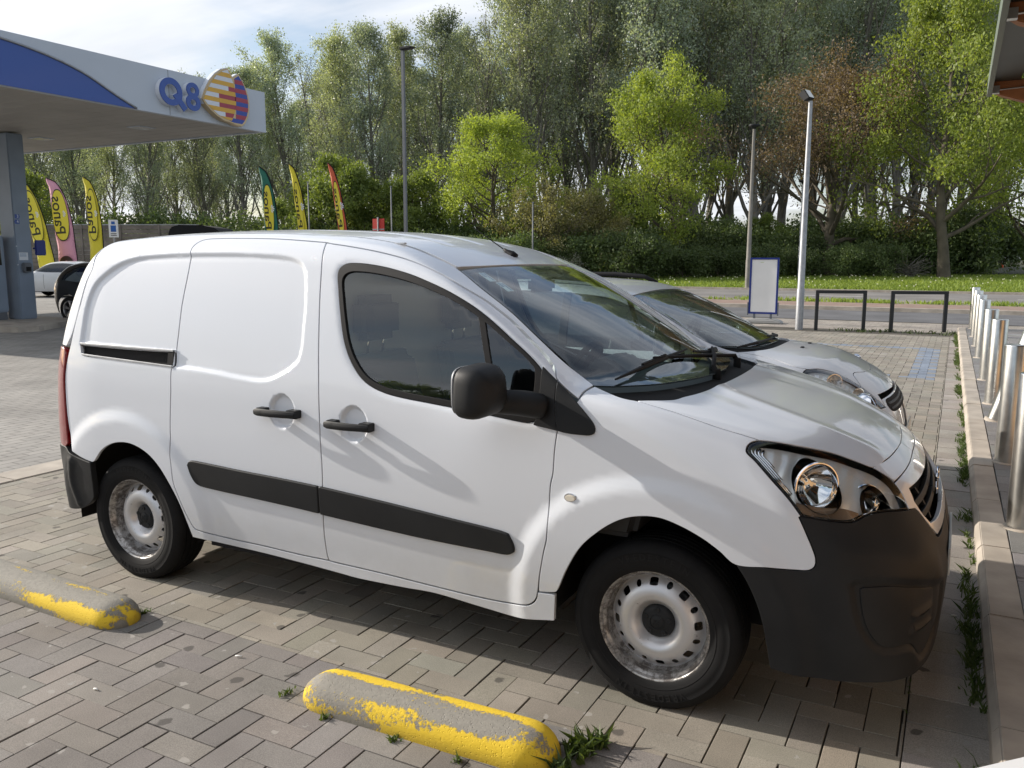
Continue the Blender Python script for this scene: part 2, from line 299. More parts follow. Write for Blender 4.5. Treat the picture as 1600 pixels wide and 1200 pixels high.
TR={"slide_top":[[-2.349,-0.758,1.643],[-2.352,-0.749,1.659],[-2.348,-0.732,1.682],[-2.317,-0.706,1.707],[-2.251,-0.696,1.714],[-2.067,-0.694,1.714],[-1.832,-0.694,1.708],[-1.563,-0.706,1.691]],"slide_rear":[[-2.349,-0.758,1.643],[-2.349,-0.792,1.542],[-2.357,-0.828,1.408],[-2.357,-0.858,1.274],[-2.359,-0.873,1.193],[-2.353,-0.885,1.122],[-2.37,-0.888,1.103],[-2.371,-0.899,1.004],[-2.378,-0.902,0.911],[-2.387,-0.904,0.771],[-2.381,-0.916,0.652],[-2.379,-0.91,0.556],[-2.358,-0.904,0.491],[-2.332,-0.897,0.426],[-2.305,-0.89,0.371],[-2.284,-0.886,0.339],[-2.256,-0.885,0.329]],"slide_bot":[[-2.256,-0.885,0.329],[-2.105,-0.867,0.314],[-1.862,-0.867,0.312],[-1.633,-0.867,0.307],[-1.472,-0.867,0.308]],"bseam":[[-1.563,-0.706,1.691],[-1.548,-0.748,1.649],[-1.534,-0.78,1.584],[-1.52,-0.812,1.47],[-1.504,-0.844,1.342],[-1.492,-0.867,1.23],[-1.479,-0.887,1.11],[-1.471,-0.899,0.988],[-1.468,-0.903,0.865],[-1.463,-0.903,0.739],[-1.466,-0.9,0.654],[-1.477,-0.89,0.513],[-1.481,-0.879,0.404],[-1.478,-0.869,0.332],[-1.472,-0.867,0.308]],"fdoor_bot":[[-1.472,-0.867,0.308],[-1.451,-0.867,0.306],[-1.176,-0.866,0.301],[-0.919,-0.865,0.292],[-0.679,-0.865,0.287],[-0.536,-0.875,0.296],[-0.488,-0.883,0.306],[-0.46,-0.885,0.325],[-0.445,-0.888,0.352]],"fdoor_front":[[-0.445,-0.888,0.352],[-0.429,-0.899,0.44],[-0.409,-0.908,0.537],[-0.394,-0.913,0.601],[-0.385,-0.903,0.795],[-0.375,-0.903,0.845],[-0.37,-0.901,0.931],[-0.362,-0.899,0.998],[-0.36,-0.898,1.005]],"fdoor_sail":[[-0.36,-0.898,1.005],[-0.362,-0.891,1.082],[-0.368,-0.881,1.151],[-0.376,-0.868,1.184]],"fdoor_top":[[-0.376,-0.868,1.184],[-0.399,-0.842,1.218],[-0.452,-0.802,1.262],[-0.516,-0.786,1.31],[-0.622,-0.751,1.384],[-0.685,-0.745,1.424],[-0.744,-0.74,1.459],[-0.84,-0.755,1.511],[-0.949,-0.747,1.562],[-1.106,-0.734,1.615],[-1.265,-0.724,1.649],[-1.431,-0.717,1.674],[-1.534,-0.71,1.686],[-1.563,-0.706,1.691]],"fender_pillar":[[-0.287,-0.88,1.122],[-0.267,-0.773,1.159]],"ws_left":[[-0.958,-0.591,1.578],[-0.814,-0.643,1.502],[-0.667,-0.671,1.415],[-0.524,-0.705,1.317],[-0.394,-0.72,1.222],[-0.273,-0.765,1.162]],"ws_bot":[[-0.267,-0.773,1.159],[-0.191,-0.801,1.142],[-0.14,-0.804,1.132],[-0.095,-0.794,1.125],[-0.043,-0.751,1.12],[0.006,-0.693,1.118],[0.057,-0.539,1.12],[0.09,-0.28,1.124],[0.092,-0.111,1.126],[0.08,0.034,1.129]],"ditch":[[-1.39,-0.57,1.707],[-1.316,-0.601,1.692],[-1.219,-0.597,1.674],[-1.103,-0.55,1.641],[-1.011,-0.544,1.605],[-0.949,-0.521,1.58]],"sail_out":[[-0.44,-0.859,1.234],[-0.376,-0.868,1.184],[-0.29,-0.884,1.115],[-0.225,-0.895,1.053],[-0.211,-0.897,1.027],[-0.216,-0.898,1.007],[-0.245,-0.899,0.998],[-0.358,-0.899,1.004],[-0.46,-0.898,1.017]],"win_out":[[-1.384,-0.771,1.603],[-1.429,-0.778,1.588],[-1.441,-0.787,1.56],[-1.424,-0.807,1.488],[-1.398,-0.832,1.393],[-1.369,-0.853,1.299],[-1.341,-0.865,1.238],[-1.305,-0.875,1.185],[-1.261,-0.882,1.14],[-1.209,-0.888,1.109],[-1.14,-0.891,1.087],[-1.054,-0.892,1.074],[-0.962,-0.893,1.066],[-0.854,-0.894,1.057],[-0.715,-0.895,1.045],[-0.589,-0.897,1.033],[-0.488,-0.897,1.025],[-0.456,-0.897,1.032],[-0.443,-0.893,1.068],[-0.437,-0.882,1.146],[-0.442,-0.869,1.215],[-0.462,-0.863,1.238],[-0.506,-0.855,1.274],[-0.576,-0.845,1.323],[-0.666,-0.83,1.385],[-0.759,-0.815,1.44],[-0.87,-0.804,1.491],[-0.984,-0.793,1.532],[-1.093,-0.781,1.564],[-1.244,-0.77,1.593]],"win_div":[[-0.739,-0.821,1.425],[-0.707,-0.822,1.411],[-0.627,-0.884,1.132],[-0.652,-0.884,1.13]],"headlight":[[0.302,-0.83,0.994],[0.304,-0.813,1.006],[0.314,-0.792,1.014],[0.335,-0.769,1.016],[0.38,-0.738,1.01],[0.433,-0.7,0.997],[0.546,-0.603,0.963],[0.609,-0.564,0.937],[0.673,-0.519,0.907],[0.714,-0.503,0.881],[0.744,-0.503,0.857],[0.772,-0.525,0.825],[0.796,-0.557,0.783],[0.725,-0.692,0.802],[0.683,-0.753,0.801],[0.643,-0.806,0.786],[0.585,-0.845,0.791],[0.496,-0.881,0.804],[0.453,-0.877,0.855],[0.392,-0.865,0.912],[0.336,-0.847,0.962],[0.307,-0.839,0.984]],"hood_front":[[0.673,-0.519,0.907],[0.704,-0.378,0.905],[0.723,-0.208,0.903],[0.731,-0.025,0.902],[0.727,0.135,0.903],[0.72,0.207,0.905]],"farch":[[-0.371,-0.878,0.248],[-0.371,-0.879,0.26],[-0.373,-0.882,0.299],[-0.358,-0.893,0.392],[-0.315,-0.904,0.489],[-0.259,-0.912,0.584],[-0.184,-0.916,0.659],[-0.112,-0.918,0.709],[-0.042,-0.919,0.734],[0.036,-0.919,0.74],[0.113,-0.918,0.721],[0.189,-0.917,0.689],[0.245,-0.915,0.655],[0.3,-0.912,0.616],[0.337,-0.907,0.56],[0.374,-0.899,0.478],[0.398,-0.887,0.383],[0.419,-0.873,0.26]],"fender_tip":[[0.3,-0.912,0.616],[0.405,-0.908,0.623],[0.487,-0.889,0.624],[0.529,-0.887,0.63],[0.546,-0.887,0.646],[0.548,-0.887,0.669],[0.538,-0.887,0.7],[0.519,-0.887,0.742],[0.49,-0.883,0.8]],"bump_bot":[[0.419,-0.873,0.257],[0.502,-0.869,0.269],[0.584,-0.849,0.281],[0.665,-0.84,0.304],[0.744,-0.81,0.321],[0.82,-0.745,0.33],[0.897,-0.476,0.266]],"fog":[[0.66,-0.863,0.595],[0.674,-0.857,0.605],[0.788,-0.776,0.603],[0.905,-0.508,0.529],[0.919,-0.408,0.466],[float('nan'),float('nan'),float('nan')],[float('nan'),float('nan'),float('nan')],[0.841,-0.719,0.361],[0.773,-0.796,0.364],[0.733,-0.823,0.383],[0.691,-0.849,0.449],[0.67,-0.86,0.523]],"mould_s":[[-2.28,-0.902,0.656],[-2.263,-0.901,0.676],[-2.218,-0.901,0.679],[-1.926,-0.901,0.668],[-1.696,-0.9,0.662],[-1.485,-0.9,0.654],[-1.489,-0.892,0.528],[-1.6,-0.892,0.534],[-1.824,-0.893,0.543],[-2.184,-0.894,0.557],[-2.23,-0.898,0.568],[-2.26,-0.902,0.607]],"mould_f":[[-1.483,-0.9,0.654],[-1.143,-0.899,0.633],[-0.834,-0.898,0.61],[-0.603,-0.897,0.593],[-0.562,-0.896,0.586],[-0.539,-0.893,0.541],[-0.537,-0.891,0.515],[-0.566,-0.889,0.499],[-0.636,-0.889,0.498],[-0.994,-0.889,0.503],[-1.485,-0.891,0.526]],"rarch":[[-2.992,-0.906,0.528],[-2.946,-0.912,0.596],[-2.882,-0.916,0.658],[-2.803,-0.918,0.7],[-2.715,-0.918,0.718],[-2.632,-0.918,0.713],[-2.54,-0.917,0.68],[-2.468,-0.914,0.623],[-2.403,-0.908,0.534],[-2.355,-0.899,0.443],[-2.323,-0.887,0.348],[-2.301,-0.881,0.285]],"rbump_top":[[-3.148,-0.901,0.637],[-3.061,-0.91,0.612],[-2.999,-0.911,0.599],[-2.946,-0.912,0.595]],"sill_bot":[[-2.301,-0.881,0.285],[-2.271,-0.881,0.285],[-2.111,-0.864,0.277],[-1.868,-0.864,0.274],[-1.638,-0.863,0.266],[-1.421,-0.862,0.256],[-1.316,-0.862,0.251],[-1.075,-0.862,0.255],[-0.922,-0.863,0.26],[-0.681,-0.861,0.242],[-0.527,-0.872,0.238],[-0.371,-0.877,0.245]],"fender_low":[[-0.444,-0.89,0.371],[-0.366,-0.891,0.376]],"recess":[[-3.042,-0.87,1.195],[-3.038,-0.855,1.274],[-3.026,-0.83,1.39],[-2.988,-0.806,1.487],[-2.899,-0.788,1.556],[-2.81,-0.776,1.597],[-2.706,-0.767,1.621],[-2.56,-0.763,1.632],[-2.345,-0.76,1.639],[-2.006,-0.76,1.639],[-1.773,-0.763,1.628],[-1.69,-0.769,1.614],[-1.642,-0.779,1.587],[-1.616,-0.795,1.534],[-1.596,-0.829,1.404],[-1.592,-0.851,1.306],[-1.593,-0.866,1.233],[-1.611,-0.875,1.183],[-1.687,-0.884,1.129],[-1.784,-0.89,1.093],[-1.91,-0.89,1.093],[-2.089,-0.888,1.108],[-2.251,-0.886,1.117],[-2.35,-0.886,1.117],[-2.361,-0.875,1.184]],"rail":[[-3.046,-0.87,1.192],[-2.824,-0.874,1.19],[-2.361,-0.875,1.184],[-2.354,-0.885,1.124],[-2.676,-0.884,1.129],[-2.979,-0.882,1.135],[-3.027,-0.879,1.145]],"rearseam":[[float('nan'),float('nan'),float('nan')],[float('nan'),float('nan'),float('nan')],[-3.029,-0.745,1.642],[-3.033,-0.78,1.574],[-3.052,-0.799,1.506],[-3.072,-0.826,1.399],[-3.088,-0.843,1.321],[-3.103,-0.858,1.242],[-3.114,-0.872,1.164]],"shandle":[[-1.798,-0.9,0.969],[-1.781,-0.9,0.977],[-1.736,-0.9,0.974],[-1.626,-0.9,0.971],[-1.567,-0.9,0.968],[-1.567,-0.901,0.939],[-1.627,-0.901,0.937],[-1.737,-0.901,0.949],[-1.793,-0.901,0.954]],"hood_side":[[-0.094,-0.802,1.123],[-0.03,-0.804,1.11],[0.035,-0.802,1.096],[0.121,-0.801,1.074],[0.203,-0.795,1.051],[0.282,-0.781,1.031],[0.331,-0.771,1.017]],"cowl_l":[[-0.267,-0.77,1.16],[-0.216,-0.793,1.147],[-0.159,-0.811,1.134],[-0.122,-0.81,1.127],[-0.094,-0.802,1.123]],"cowl_r":[[-0.094,-0.802,1.123],[0.002,-0.698,1.118],[0.025,-0.625,1.12],[0.048,-0.545,1.122],[0.066,-0.441,1.124],[0.079,-0.308,1.126],[0.083,-0.164,1.127],[0.079,-0.019,1.129],[0.064,0.124,1.132]],"grille_top":[[0.787,-0.446,0.828],[0.807,-0.336,0.821],[0.819,-0.228,0.816],[0.826,-0.131,0.813]],"grille_low":[[0.787,-0.446,0.828],[0.799,-0.474,0.807],[0.813,-0.485,0.784],[0.835,-0.468,0.755],[0.858,-0.43,0.724]],"grille_in":[[0.858,-0.43,0.724],[0.87,-0.332,0.723],[0.871,-0.236,0.733],[0.864,-0.17,0.753],[0.854,-0.104,0.773],[0.842,-0.067,0.793],[0.826,-0.026,0.816]],"trim_out":[[0.883,-0.375,0.685],[0.893,-0.237,0.682],[0.894,-0.129,0.686],[0.891,-0.018,0.698],[0.881,0.042,0.721],[0.862,0.043,0.762],[0.827,0.037,0.814]],"nose_seam":[[0.743,-0.49,0.861],[0.763,-0.386,0.861],[0.779,-0.248,0.86],[0.789,-0.108,0.857],[0.792,0.008,0.855],[0.786,0.078,0.86],[0.767,0.131,0.875]],"indic":[[-0.296,-0.912,0.762]],"s_ws_left":[[-1.11,-0.609,1.364],[-0.915,-0.709,1.275],[-0.69,-0.755,1.159],[-0.585,-0.736,1.093],[-0.454,-0.667,1.033],[-0.37,-0.618,1.007]],"s_ws_top":[[-1.11,-0.609,1.364],[-1.105,-0.368,1.381],[-1.096,-0.069,1.387],[-1.107,0.375,1.381]],"s_cowl":[[-0.37,-0.618,1.007],[-0.299,-0.536,1.008],[-0.22,-0.407,1.013],[-0.183,-0.251,1.021],[-0.172,-0.009,1.027],[-0.209,0.3,1.021]],"s_headlight":[[0.071,-0.741,0.899],[0.071,-0.706,0.918],[0.085,-0.669,0.927],[0.146,-0.601,0.925],[0.237,-0.55,0.899],[0.322,-0.539,0.861],[0.396,-0.543,0.819],[0.481,-0.535,0.754],[0.542,-0.499,0.694],[0.491,-0.618,0.698],[0.426,-0.68,0.727],[0.368,-0.704,0.764],[0.265,-0.741,0.809],[0.149,-0.766,0.851],[0.095,-0.77,0.87]],"s_hoodfront":[[0.279,-0.49,0.892],[0.331,-0.403,0.881],[0.375,-0.224,0.875],[0.403,0.024,0.865],[0.405,0.193,0.86]],"s_grille":[[0.474,-0.472,0.779],[0.514,-0.365,0.764],[0.563,-0.176,0.73],[0.586,-0.127,0.702],[0.603,-0.126,0.672],[0.578,-0.363,0.684],[0.55,-0.477,0.691]],"s_fenderseam":[[-0.585,-0.736,1.093],[-0.558,-0.835,1.014]],"s_hoodside":[[-0.37,-0.618,1.007],[-0.26,-0.591,0.992],[-0.126,-0.618,0.969],[0.011,-0.684,0.939],[0.085,-0.669,0.927]]}
def seg(k,rev=False):
    a=[Vector(p) for p in TR[k] if p[0]==p[0]]
    return a[::-1] if rev else a
def frame(d):
    d=np.array(d,float); d/=np.linalg.norm(d); up=np.array([0,0,1.]) if abs(d[2])<.9 else np.array([1.,0,0])
    u=np.cross(up,d); u/=np.linalg.norm(u); v=np.cross(d,u); return u,v,d
def smooth_loop(pts,h,corner=50,closed=True):
    "dense resample of a coarse 2D loop; corners sharper than `corner` degrees stay sharp"
    P=[np.array(p,float) for p in pts]; Q=[P[0]]
    for p in P[1:]:
        if np.linalg.norm(p-Q[-1])>1e-4: Q.append(p)
    if closed and np.linalg.norm(Q[0]-Q[-1])<1e-4: Q.pop()
    n=len(Q); out=[]; 
    def isc(i):
        if not closed and (i<=0 or i>=n-1): return True
        a=Q[i]-Q[i-1]; b=Q[(i+1)%n]-Q[i]
        c=np.dot(a,b)/np.linalg.norm(a)/np.linalg.norm(b); return math.degrees(math.acos(max(-1,min(1,c))))>corner
    C=[isc(i) for i in range(n)]
    for i in range(n if closed else n-1):
        p1,p2=Q[i],Q[(i+1)%n]; p0=Q[i-1] if not C[i] else None; p3=Q[(i+2)%n] if not C[(i+1)%n] else None
        L=np.linalg.norm(p2-p1)
        t1=(p2-p0)/(np.linalg.norm(p1-p0)+L)*L if p0 is not None else p2-p1
        t2=(p3-p1)/(np.linalg.norm(p3-p2)+L)*L if p3 is not None else p2-p1
        k=max(1,int(math.ceil(L/h)))
        for j in range(k):
            t=j/k; out.append((2*t**3-3*t**2+1)*p1+(t**3-2*t*t+t)*t1+(-2*t**3+3*t*t)*p2+(t**3-t*t)*t2)
    if not closed: out.append(Q[-1])
    return np.array(out)
def loop_area(P): x,y=P[:,0],P[:,1]; return .5*np.sum(x*np.roll(y,-1)-np.roll(x,-1)*y)
def offset_loop(P,d):
    "positive d moves inward for CCW loops"
    a=P-np.roll(P,1,0); b=np.roll(P,-1,0)-P
    na=np.stack([-a[:,1],a[:,0]],1)/np.maximum(np.linalg.norm(a,axis=1,keepdims=True),1e-9); nb=np.stack([-b[:,1],b[:,0]],1)/np.maximum(np.linalg.norm(b,axis=1,keepdims=True),1e-9)
    n=na+nb; n/=np.maximum(np.linalg.norm(n,axis=1,keepdims=True),1e-6); c=np.clip(np.sum(n*na,1,keepdims=True),.5,1)
    return P+n*d/c
def inside(P,X):
    x,y=X[:,0],X[:,1]; r=np.zeros(len(X),bool); n=len(P)
    for i in range(n):
        x1,y1=P[i]; x2,y2=P[(i+1)%n]
        if y1==y2: continue
        c=((y1>y)!=(y2>y)); xi=(x2-x1)*(y-y1)/(y2-y1)+x1; r^=c&(x<xi)
    return r
def dist_loop(P,X,closed=True):
    d=np.full(len(X),1e9)
    for i in range(len(P) if closed else len(P)-1):
        a=P[i]; b=P[(i+1)%len(P)]; ab=b-a; L=max(ab@ab,1e-12)
        t=np.clip(((X-a)@ab)/L,0,1); q=a+t[:,None]*ab; d=np.minimum(d,np.hypot(*(X-q).T))
    return d
class Emb:
    "embossed area: outline (3D pts) seen along d; depth>0 raised; step width w (centred w*off)"
    def __init__(s,pts,d,depth,w=.02,closed=True,ridge=False,corner=40):
        s.u,s.v,s.d=frame(d); q=np.array(pts,float); P=np.stack([q@s.u,q@s.v],1)
        s.P=smooth_loop(P,.02,corner,closed); s.depth=depth; s.w=w; s.closed=closed; s.ridge=ridge
    def sd(s,X3):
        X=np.stack([X3@s.u,X3@s.v],1)
        d=dist_loop(s.P,X,s.closed)
        if s.closed: d=np.where(inside(s.P,X),d,-d)
        return d
    def __call__(s,X3):
        d=s.sd(X3)
        if s.ridge: return s.depth*np.exp(-(d/s.w)**2)
        return s.depth*sst(d,-s.w*.5,s.w*.5)
    def pts(s,hs):
        out=[]
        for k in (-.75,-.45,-.15,.15,.45,.75):
            out.append(offset_loop(s.P if (not s.closed or loop_area(s.P)>0) else s.P[::-1],k*s.w))
        return np.concatenate(out)@np.stack([s.u,s.v])   # 3D (on the plane through origin)
def mesh_np(name,V,F,mat,parent=None,normals=None,flipy=False,mats_idx=None):
    V=np.asarray(V,float).copy()
    if flipy:
        V[:,1]*=-1; F=[tuple(f)[::-1] for f in F]
        if normals is not None: normals=np.asarray(normals).copy(); normals[:,1]*=-1
    me=bpy.data.meshes.new(name); me.from_pydata(V.tolist(),[],[tuple(int(i) for i in f) for f in F])
    for mm in (mat if isinstance(mat,(list,tuple)) else [mat]): me.materials.append(mm)
    me.polygons.foreach_set('use_smooth',[True]*len(me.polygons))
    if mats_idx is not None: me.polygons.foreach_set('material_index',mats_idx)
    me.update()
    if normals is not None and (np.isnan(np.asarray(normals)).any() or np.isnan(V).any()): print('NANS',name,np.isnan(np.asarray(normals)).sum(),np.isnan(V).sum(),flush=True); normals=None
    if normals is not None: me.validate(); me.normals_split_custom_set_from_vertices([tuple(n) for n in normals])
    o=bpy.data.objects.new(name,me); COL.objects.link(o)
    if parent: o.parent=parent
    return o
def selfx(P):
    n=len(P); A=P; B=np.roll(P,-1,0); bad=[]
    cr=lambda p,q,r:(q[...,0]-p[...,0])*(r[...,1]-p[...,1])-(q[...,1]-p[...,1])*(r[...,0]-p[...,0])
    a,b=A[:,None],B[:,None]; c,d=A[None],B[None]
    X=(cr(a,b,c)*cr(a,b,d)<0)&(cr(c,d,a)*cr(c,d,b)<0)
    return [(int(i),int(j)) for i,j in zip(*np.where(X)) if i<j]
def unloop(P,name=''):
    "cut small loops out of an outline"
    for _ in range(20):
        X=selfx(P)
        if not X: return P
        i,j=X[0]; n=len(P)
        if j-i<n/2: P=np.concatenate([P[:i+1],P[j+1:]])
        else: P=P[i+1:j+1]
    return P
def cdt(P,holes,grid,extra=None):
    loops=[P]+holes; pts=list(map(tuple,P)); edges=[(i,(i+1)%len(P)) for i in range(len(P))]
    for h in holes:
        b=len(pts); pts+=list(map(tuple,h)); edges+=[(b+i,b+(i+1)%len(h)) for i in range(len(h))]
    nb=len(pts)
    lo,hi=P.min(0),P.max(0); gx=np.arange(lo[0],hi[0],grid); gy=np.arange(lo[1],hi[1],grid*.87)
    G=np.array([(x+(j%2)*grid*.5,y) for j,y in enumerate(gy) for x in gx]) if len(gx) and len(gy) else np.zeros((0,2))
    if extra is not None and len(extra):
        if len(G): # drop grid points near the extra ones
            cell={}
            for q in extra: cell.setdefault((int(q[0]//.008),int(q[1]//.008)),1)
            keep=[(int(q[0]//.008),int(q[1]//.008)) not in cell for q in G]; G=G[np.array(keep)]
        G=np.concatenate([G,extra])
    if len(G):
        ok=inside(P,G)
        for h in holes: ok&=~inside(h,G)
        G=G[ok]
        if len(G):
            d=np.full(len(G),1e9)
            for l in loops: d=np.minimum(d,dist_loop(l,G))
            G=G[d>min(.4*grid,.006)]
            pts+=list(map(tuple,G))
    r=delaunay_2d_cdt([Vector(p) for p in pts],edges,[],0,1e-6)
    V=np.array([tuple(v) for v in r[0]]); F=[f for f in r[2] if len(f)==3]
    F=np.array(F); cen=V[F].mean(1); ok=inside(P,cen)
    for h in holes: ok&=~inside(h,cen)
    F=F[ok]; a=V[F[:,1]]-V[F[:,0]]; b=V[F[:,2]]-V[F[:,0]]
    ar=a[:,0]*b[:,1]-a[:,1]*b[:,0]; F=F[np.abs(ar)>1e-10]; ar=ar[np.abs(ar)>1e-10]
    F=np.where((ar>0)[:,None],F,F[:,::-1]); used=np.unique(F); mp={int(o):i for i,o in enumerate(used)}
    return V[used],[tuple(mp[int(i)] for i in f) for f in F]
def boundary_loops(F):
    e={}
    for f in F:
        for i in range(len(f)): e[(f[i],f[(i+1)%len(f)])]=1
    nxt={a:b for (a,b) in e if (b,a) not in e}; loops=[]
    while nxt:
        s=next(iter(nxt)); l=[s]; c=nxt.pop(s)
        while c!=s and c in nxt: l.append(c); c=nxt.pop(c)
        loops.append(l)
    return loops
def panel(name,pts,d,mat,parent,f=None,grid=.022,gap=.0028,depth=.016,off=0,holes=(),emb=(),both=True,h=.012,corner=50,rnd=.0018,center=(0,0,0),side=1,double=False,names=None):
    """a body panel: outline (3D points) projected along d, meshed densely, laid on the body surface f,
    with rounded and folded edges. both=True also builds its mirror twin."""
    f=f or Van.f; u,v,dd=frame(d); q=np.array([tuple(p) for p in pts],float)
    P=smooth_loop(np.stack([q@u,q@v],1),h,corner)
    if loop_area(P)<0: P=P[::-1]
    P=unloop(offset_loop(P,gap+rnd),name)
    H=[]
    for hh in holes:
        q=np.array([tuple(p) for p in hh],float); L=smooth_loop(np.stack([q@u,q@v],1),h,corner)
        if loop_area(L)<0: L=L[::-1]
        H.append(unloop(offset_loop(L,-(gap+rnd)),name))
    ex=None
    if emb:
        E3=[]
        for e in emb:
            X=e.pts(h); 
            if np.allclose(e.d,dd): E3.append(np.stack([X@u,X@v],1))
            else:
                O=X+e.d*3; T=trace(f,O,np.broadcast_to(-e.d,O.shape),0,3.2,40); T=T[~np.isnan(T[:,0])]; E3.append(np.stack([T@u,T@v],1))
        ex=np.concatenate(E3)
        k=np.unique((ex/.004).round().astype(int),axis=0,return_index=True)[1]; ex=ex[k]
    V2,F=cdt(P,H,grid,ex)
    O=V2[:,:1]*u+V2[:,1:]*v+dd*4.4
    X=trace(f,O,np.broadcast_to(-dd,O.shape),0,5.0,66)
    bad=np.isnan(X[:,0])
    if bad.any():
        good=X[~bad]; g2=V2[~bad]
        for i in np.where(bad)[0]: X[i]=good[np.argmin(((g2-V2[i])**2).sum(1))]
    N=grad(f,X)
    if emb:
        def disp(Y): return sum(e(Y) for e in emb)
        e0=.002; G=np.stack([(disp(X+np.eye(3)[k]*e0)-disp(X-np.eye(3)[k]*e0))/(2*e0) for k in range(3)],-1)
        Dp=disp(X); N2=N-G+N*np.sum(G*N,1,keepdims=True); X=X+N*Dp[:,None]; N=N2/np.linalg.norm(N2,axis=1,keepdims=True)
    X=X+N*off
    V=list(X); NN=list(N); Fo=list(F)
    for l in boundary_loops(F):
        n=len(l); A=X[l]; Nn=N[l]; T=np.roll(A,-1,0)-np.roll(A,1,0); T/=np.maximum(np.linalg.norm(T,axis=1,keepdims=True),1e-9)
        outw=np.cross(T,Nn); outw/=np.maximum(np.linalg.norm(outw,axis=1,keepdims=True),1e-9)
        base=len(V); mid=A+outw*rnd*.75-Nn*rnd*.25; r1=A+outw*rnd-Nn*rnd; r2=A+outw*rnd-Nn*depth
        nm=outw*.6+Nn*.8; 
        for ring,nn in ((mid,nm),(r1,outw),(r2,outw)):
            V+=list(ring); NN+=list(nn)
        for i in range(n):
            j=(i+1)%n
            Fo.append((l[i],base+i,base+j)); Fo.append((l[i],base+j,l[j]))
            Fo.append((base+i,base+n+i,base+n+j,base+j)); Fo.append((base+n+i,base+2*n+i,base+2*n+j,base+n+j))
    o=mesh_np(name,V,Fo,mat,parent,NN)
    if both:
        o2=mesh_np(name,V,Fo,mat,parent,NN,flipy=True); return o,o2
    return o
def onS(x,z,f=None,y0=-2.):
    O=np.array([[x,y0,z]],float); return Vector(trace(f or Van.f,O,np.array([[0,1.,0]]),0,2.5,60)[0])
def onF(y,z,f=None): 
    O=np.array([[2.,y,z]],float); return Vector(trace(f or Van.f,O,np.array([[-1.,0,0]]),0,3,60)[0])
def onT(x,y,f=None):
    O=np.array([[x,y,3.]],float); return Vector(trace(f or Van.f,O,np.array([[0,0,-1.]]),0,3,60)[0])
def onR(y,z,f=None):
    O=np.array([[-6.,y,z]],float); return Vector(trace(f or Van.f,O,np.array([[1.,0,0]]),0,4,80)[0])
# ------------------------------------------------------------------ the white van
SIDE=(0,-1,0); SIDEUP=(0,-.94,.34); DIAG=(.66,-.75,0); TOP=(.12,0,1)
LETTERS=[]
def lettering(parent):
    "raised maker's name round the tyre sidewall"
    if not LETTERS:
        V=[];F=[]
        for rep in range(1):
            for k,ch in enumerate('VREDESTEIN'):
                cu_=bpy.data.curves.new('l','FONT'); cu_.body=ch; cu_.size=.034; cu_.extrude=.0006; cu_.align_x='CENTER'; cu_.align_y='CENTER'; cu_.resolution_u=2; cu_.offset=.0004
                t=bpy.data.objects.new('l',cu_); COL.objects.link(t); bpy.context.view_layer.update(); m_=bpy.data.meshes.new_from_object(t.evaluated_get(bpy.context.evaluated_depsgraph_get())); bpy.data.objects.remove(t)
                a=math.pi/2+(4.5-k)*.105+rep*math.pi; n0=len(V)
                for v in m_.vertices:
                    r=.262+v.co.y; an=a-v.co.x/.262; V.append((r*math.cos(an),-.1053-v.co.z,r*math.sin(an)))
                F+=[tuple(n0+i for i in p.vertices) for p in m_.polygons]
        me=bpy.data.meshes.new('sidewall_lettering'); me.from_pydata(V,[],F); me.materials.append(pmat('tyre_lettering',(.0125,.0125,.013),.75,spec=.3)); LETTERS.append(me)
    
    for k in range(2):
        o=bpy.data.objects.new('sidewall_lettering',LETTERS[0]); COL.objects.link(o); o.parent=parent; o.rotation_euler=(0,k*math.pi,0)
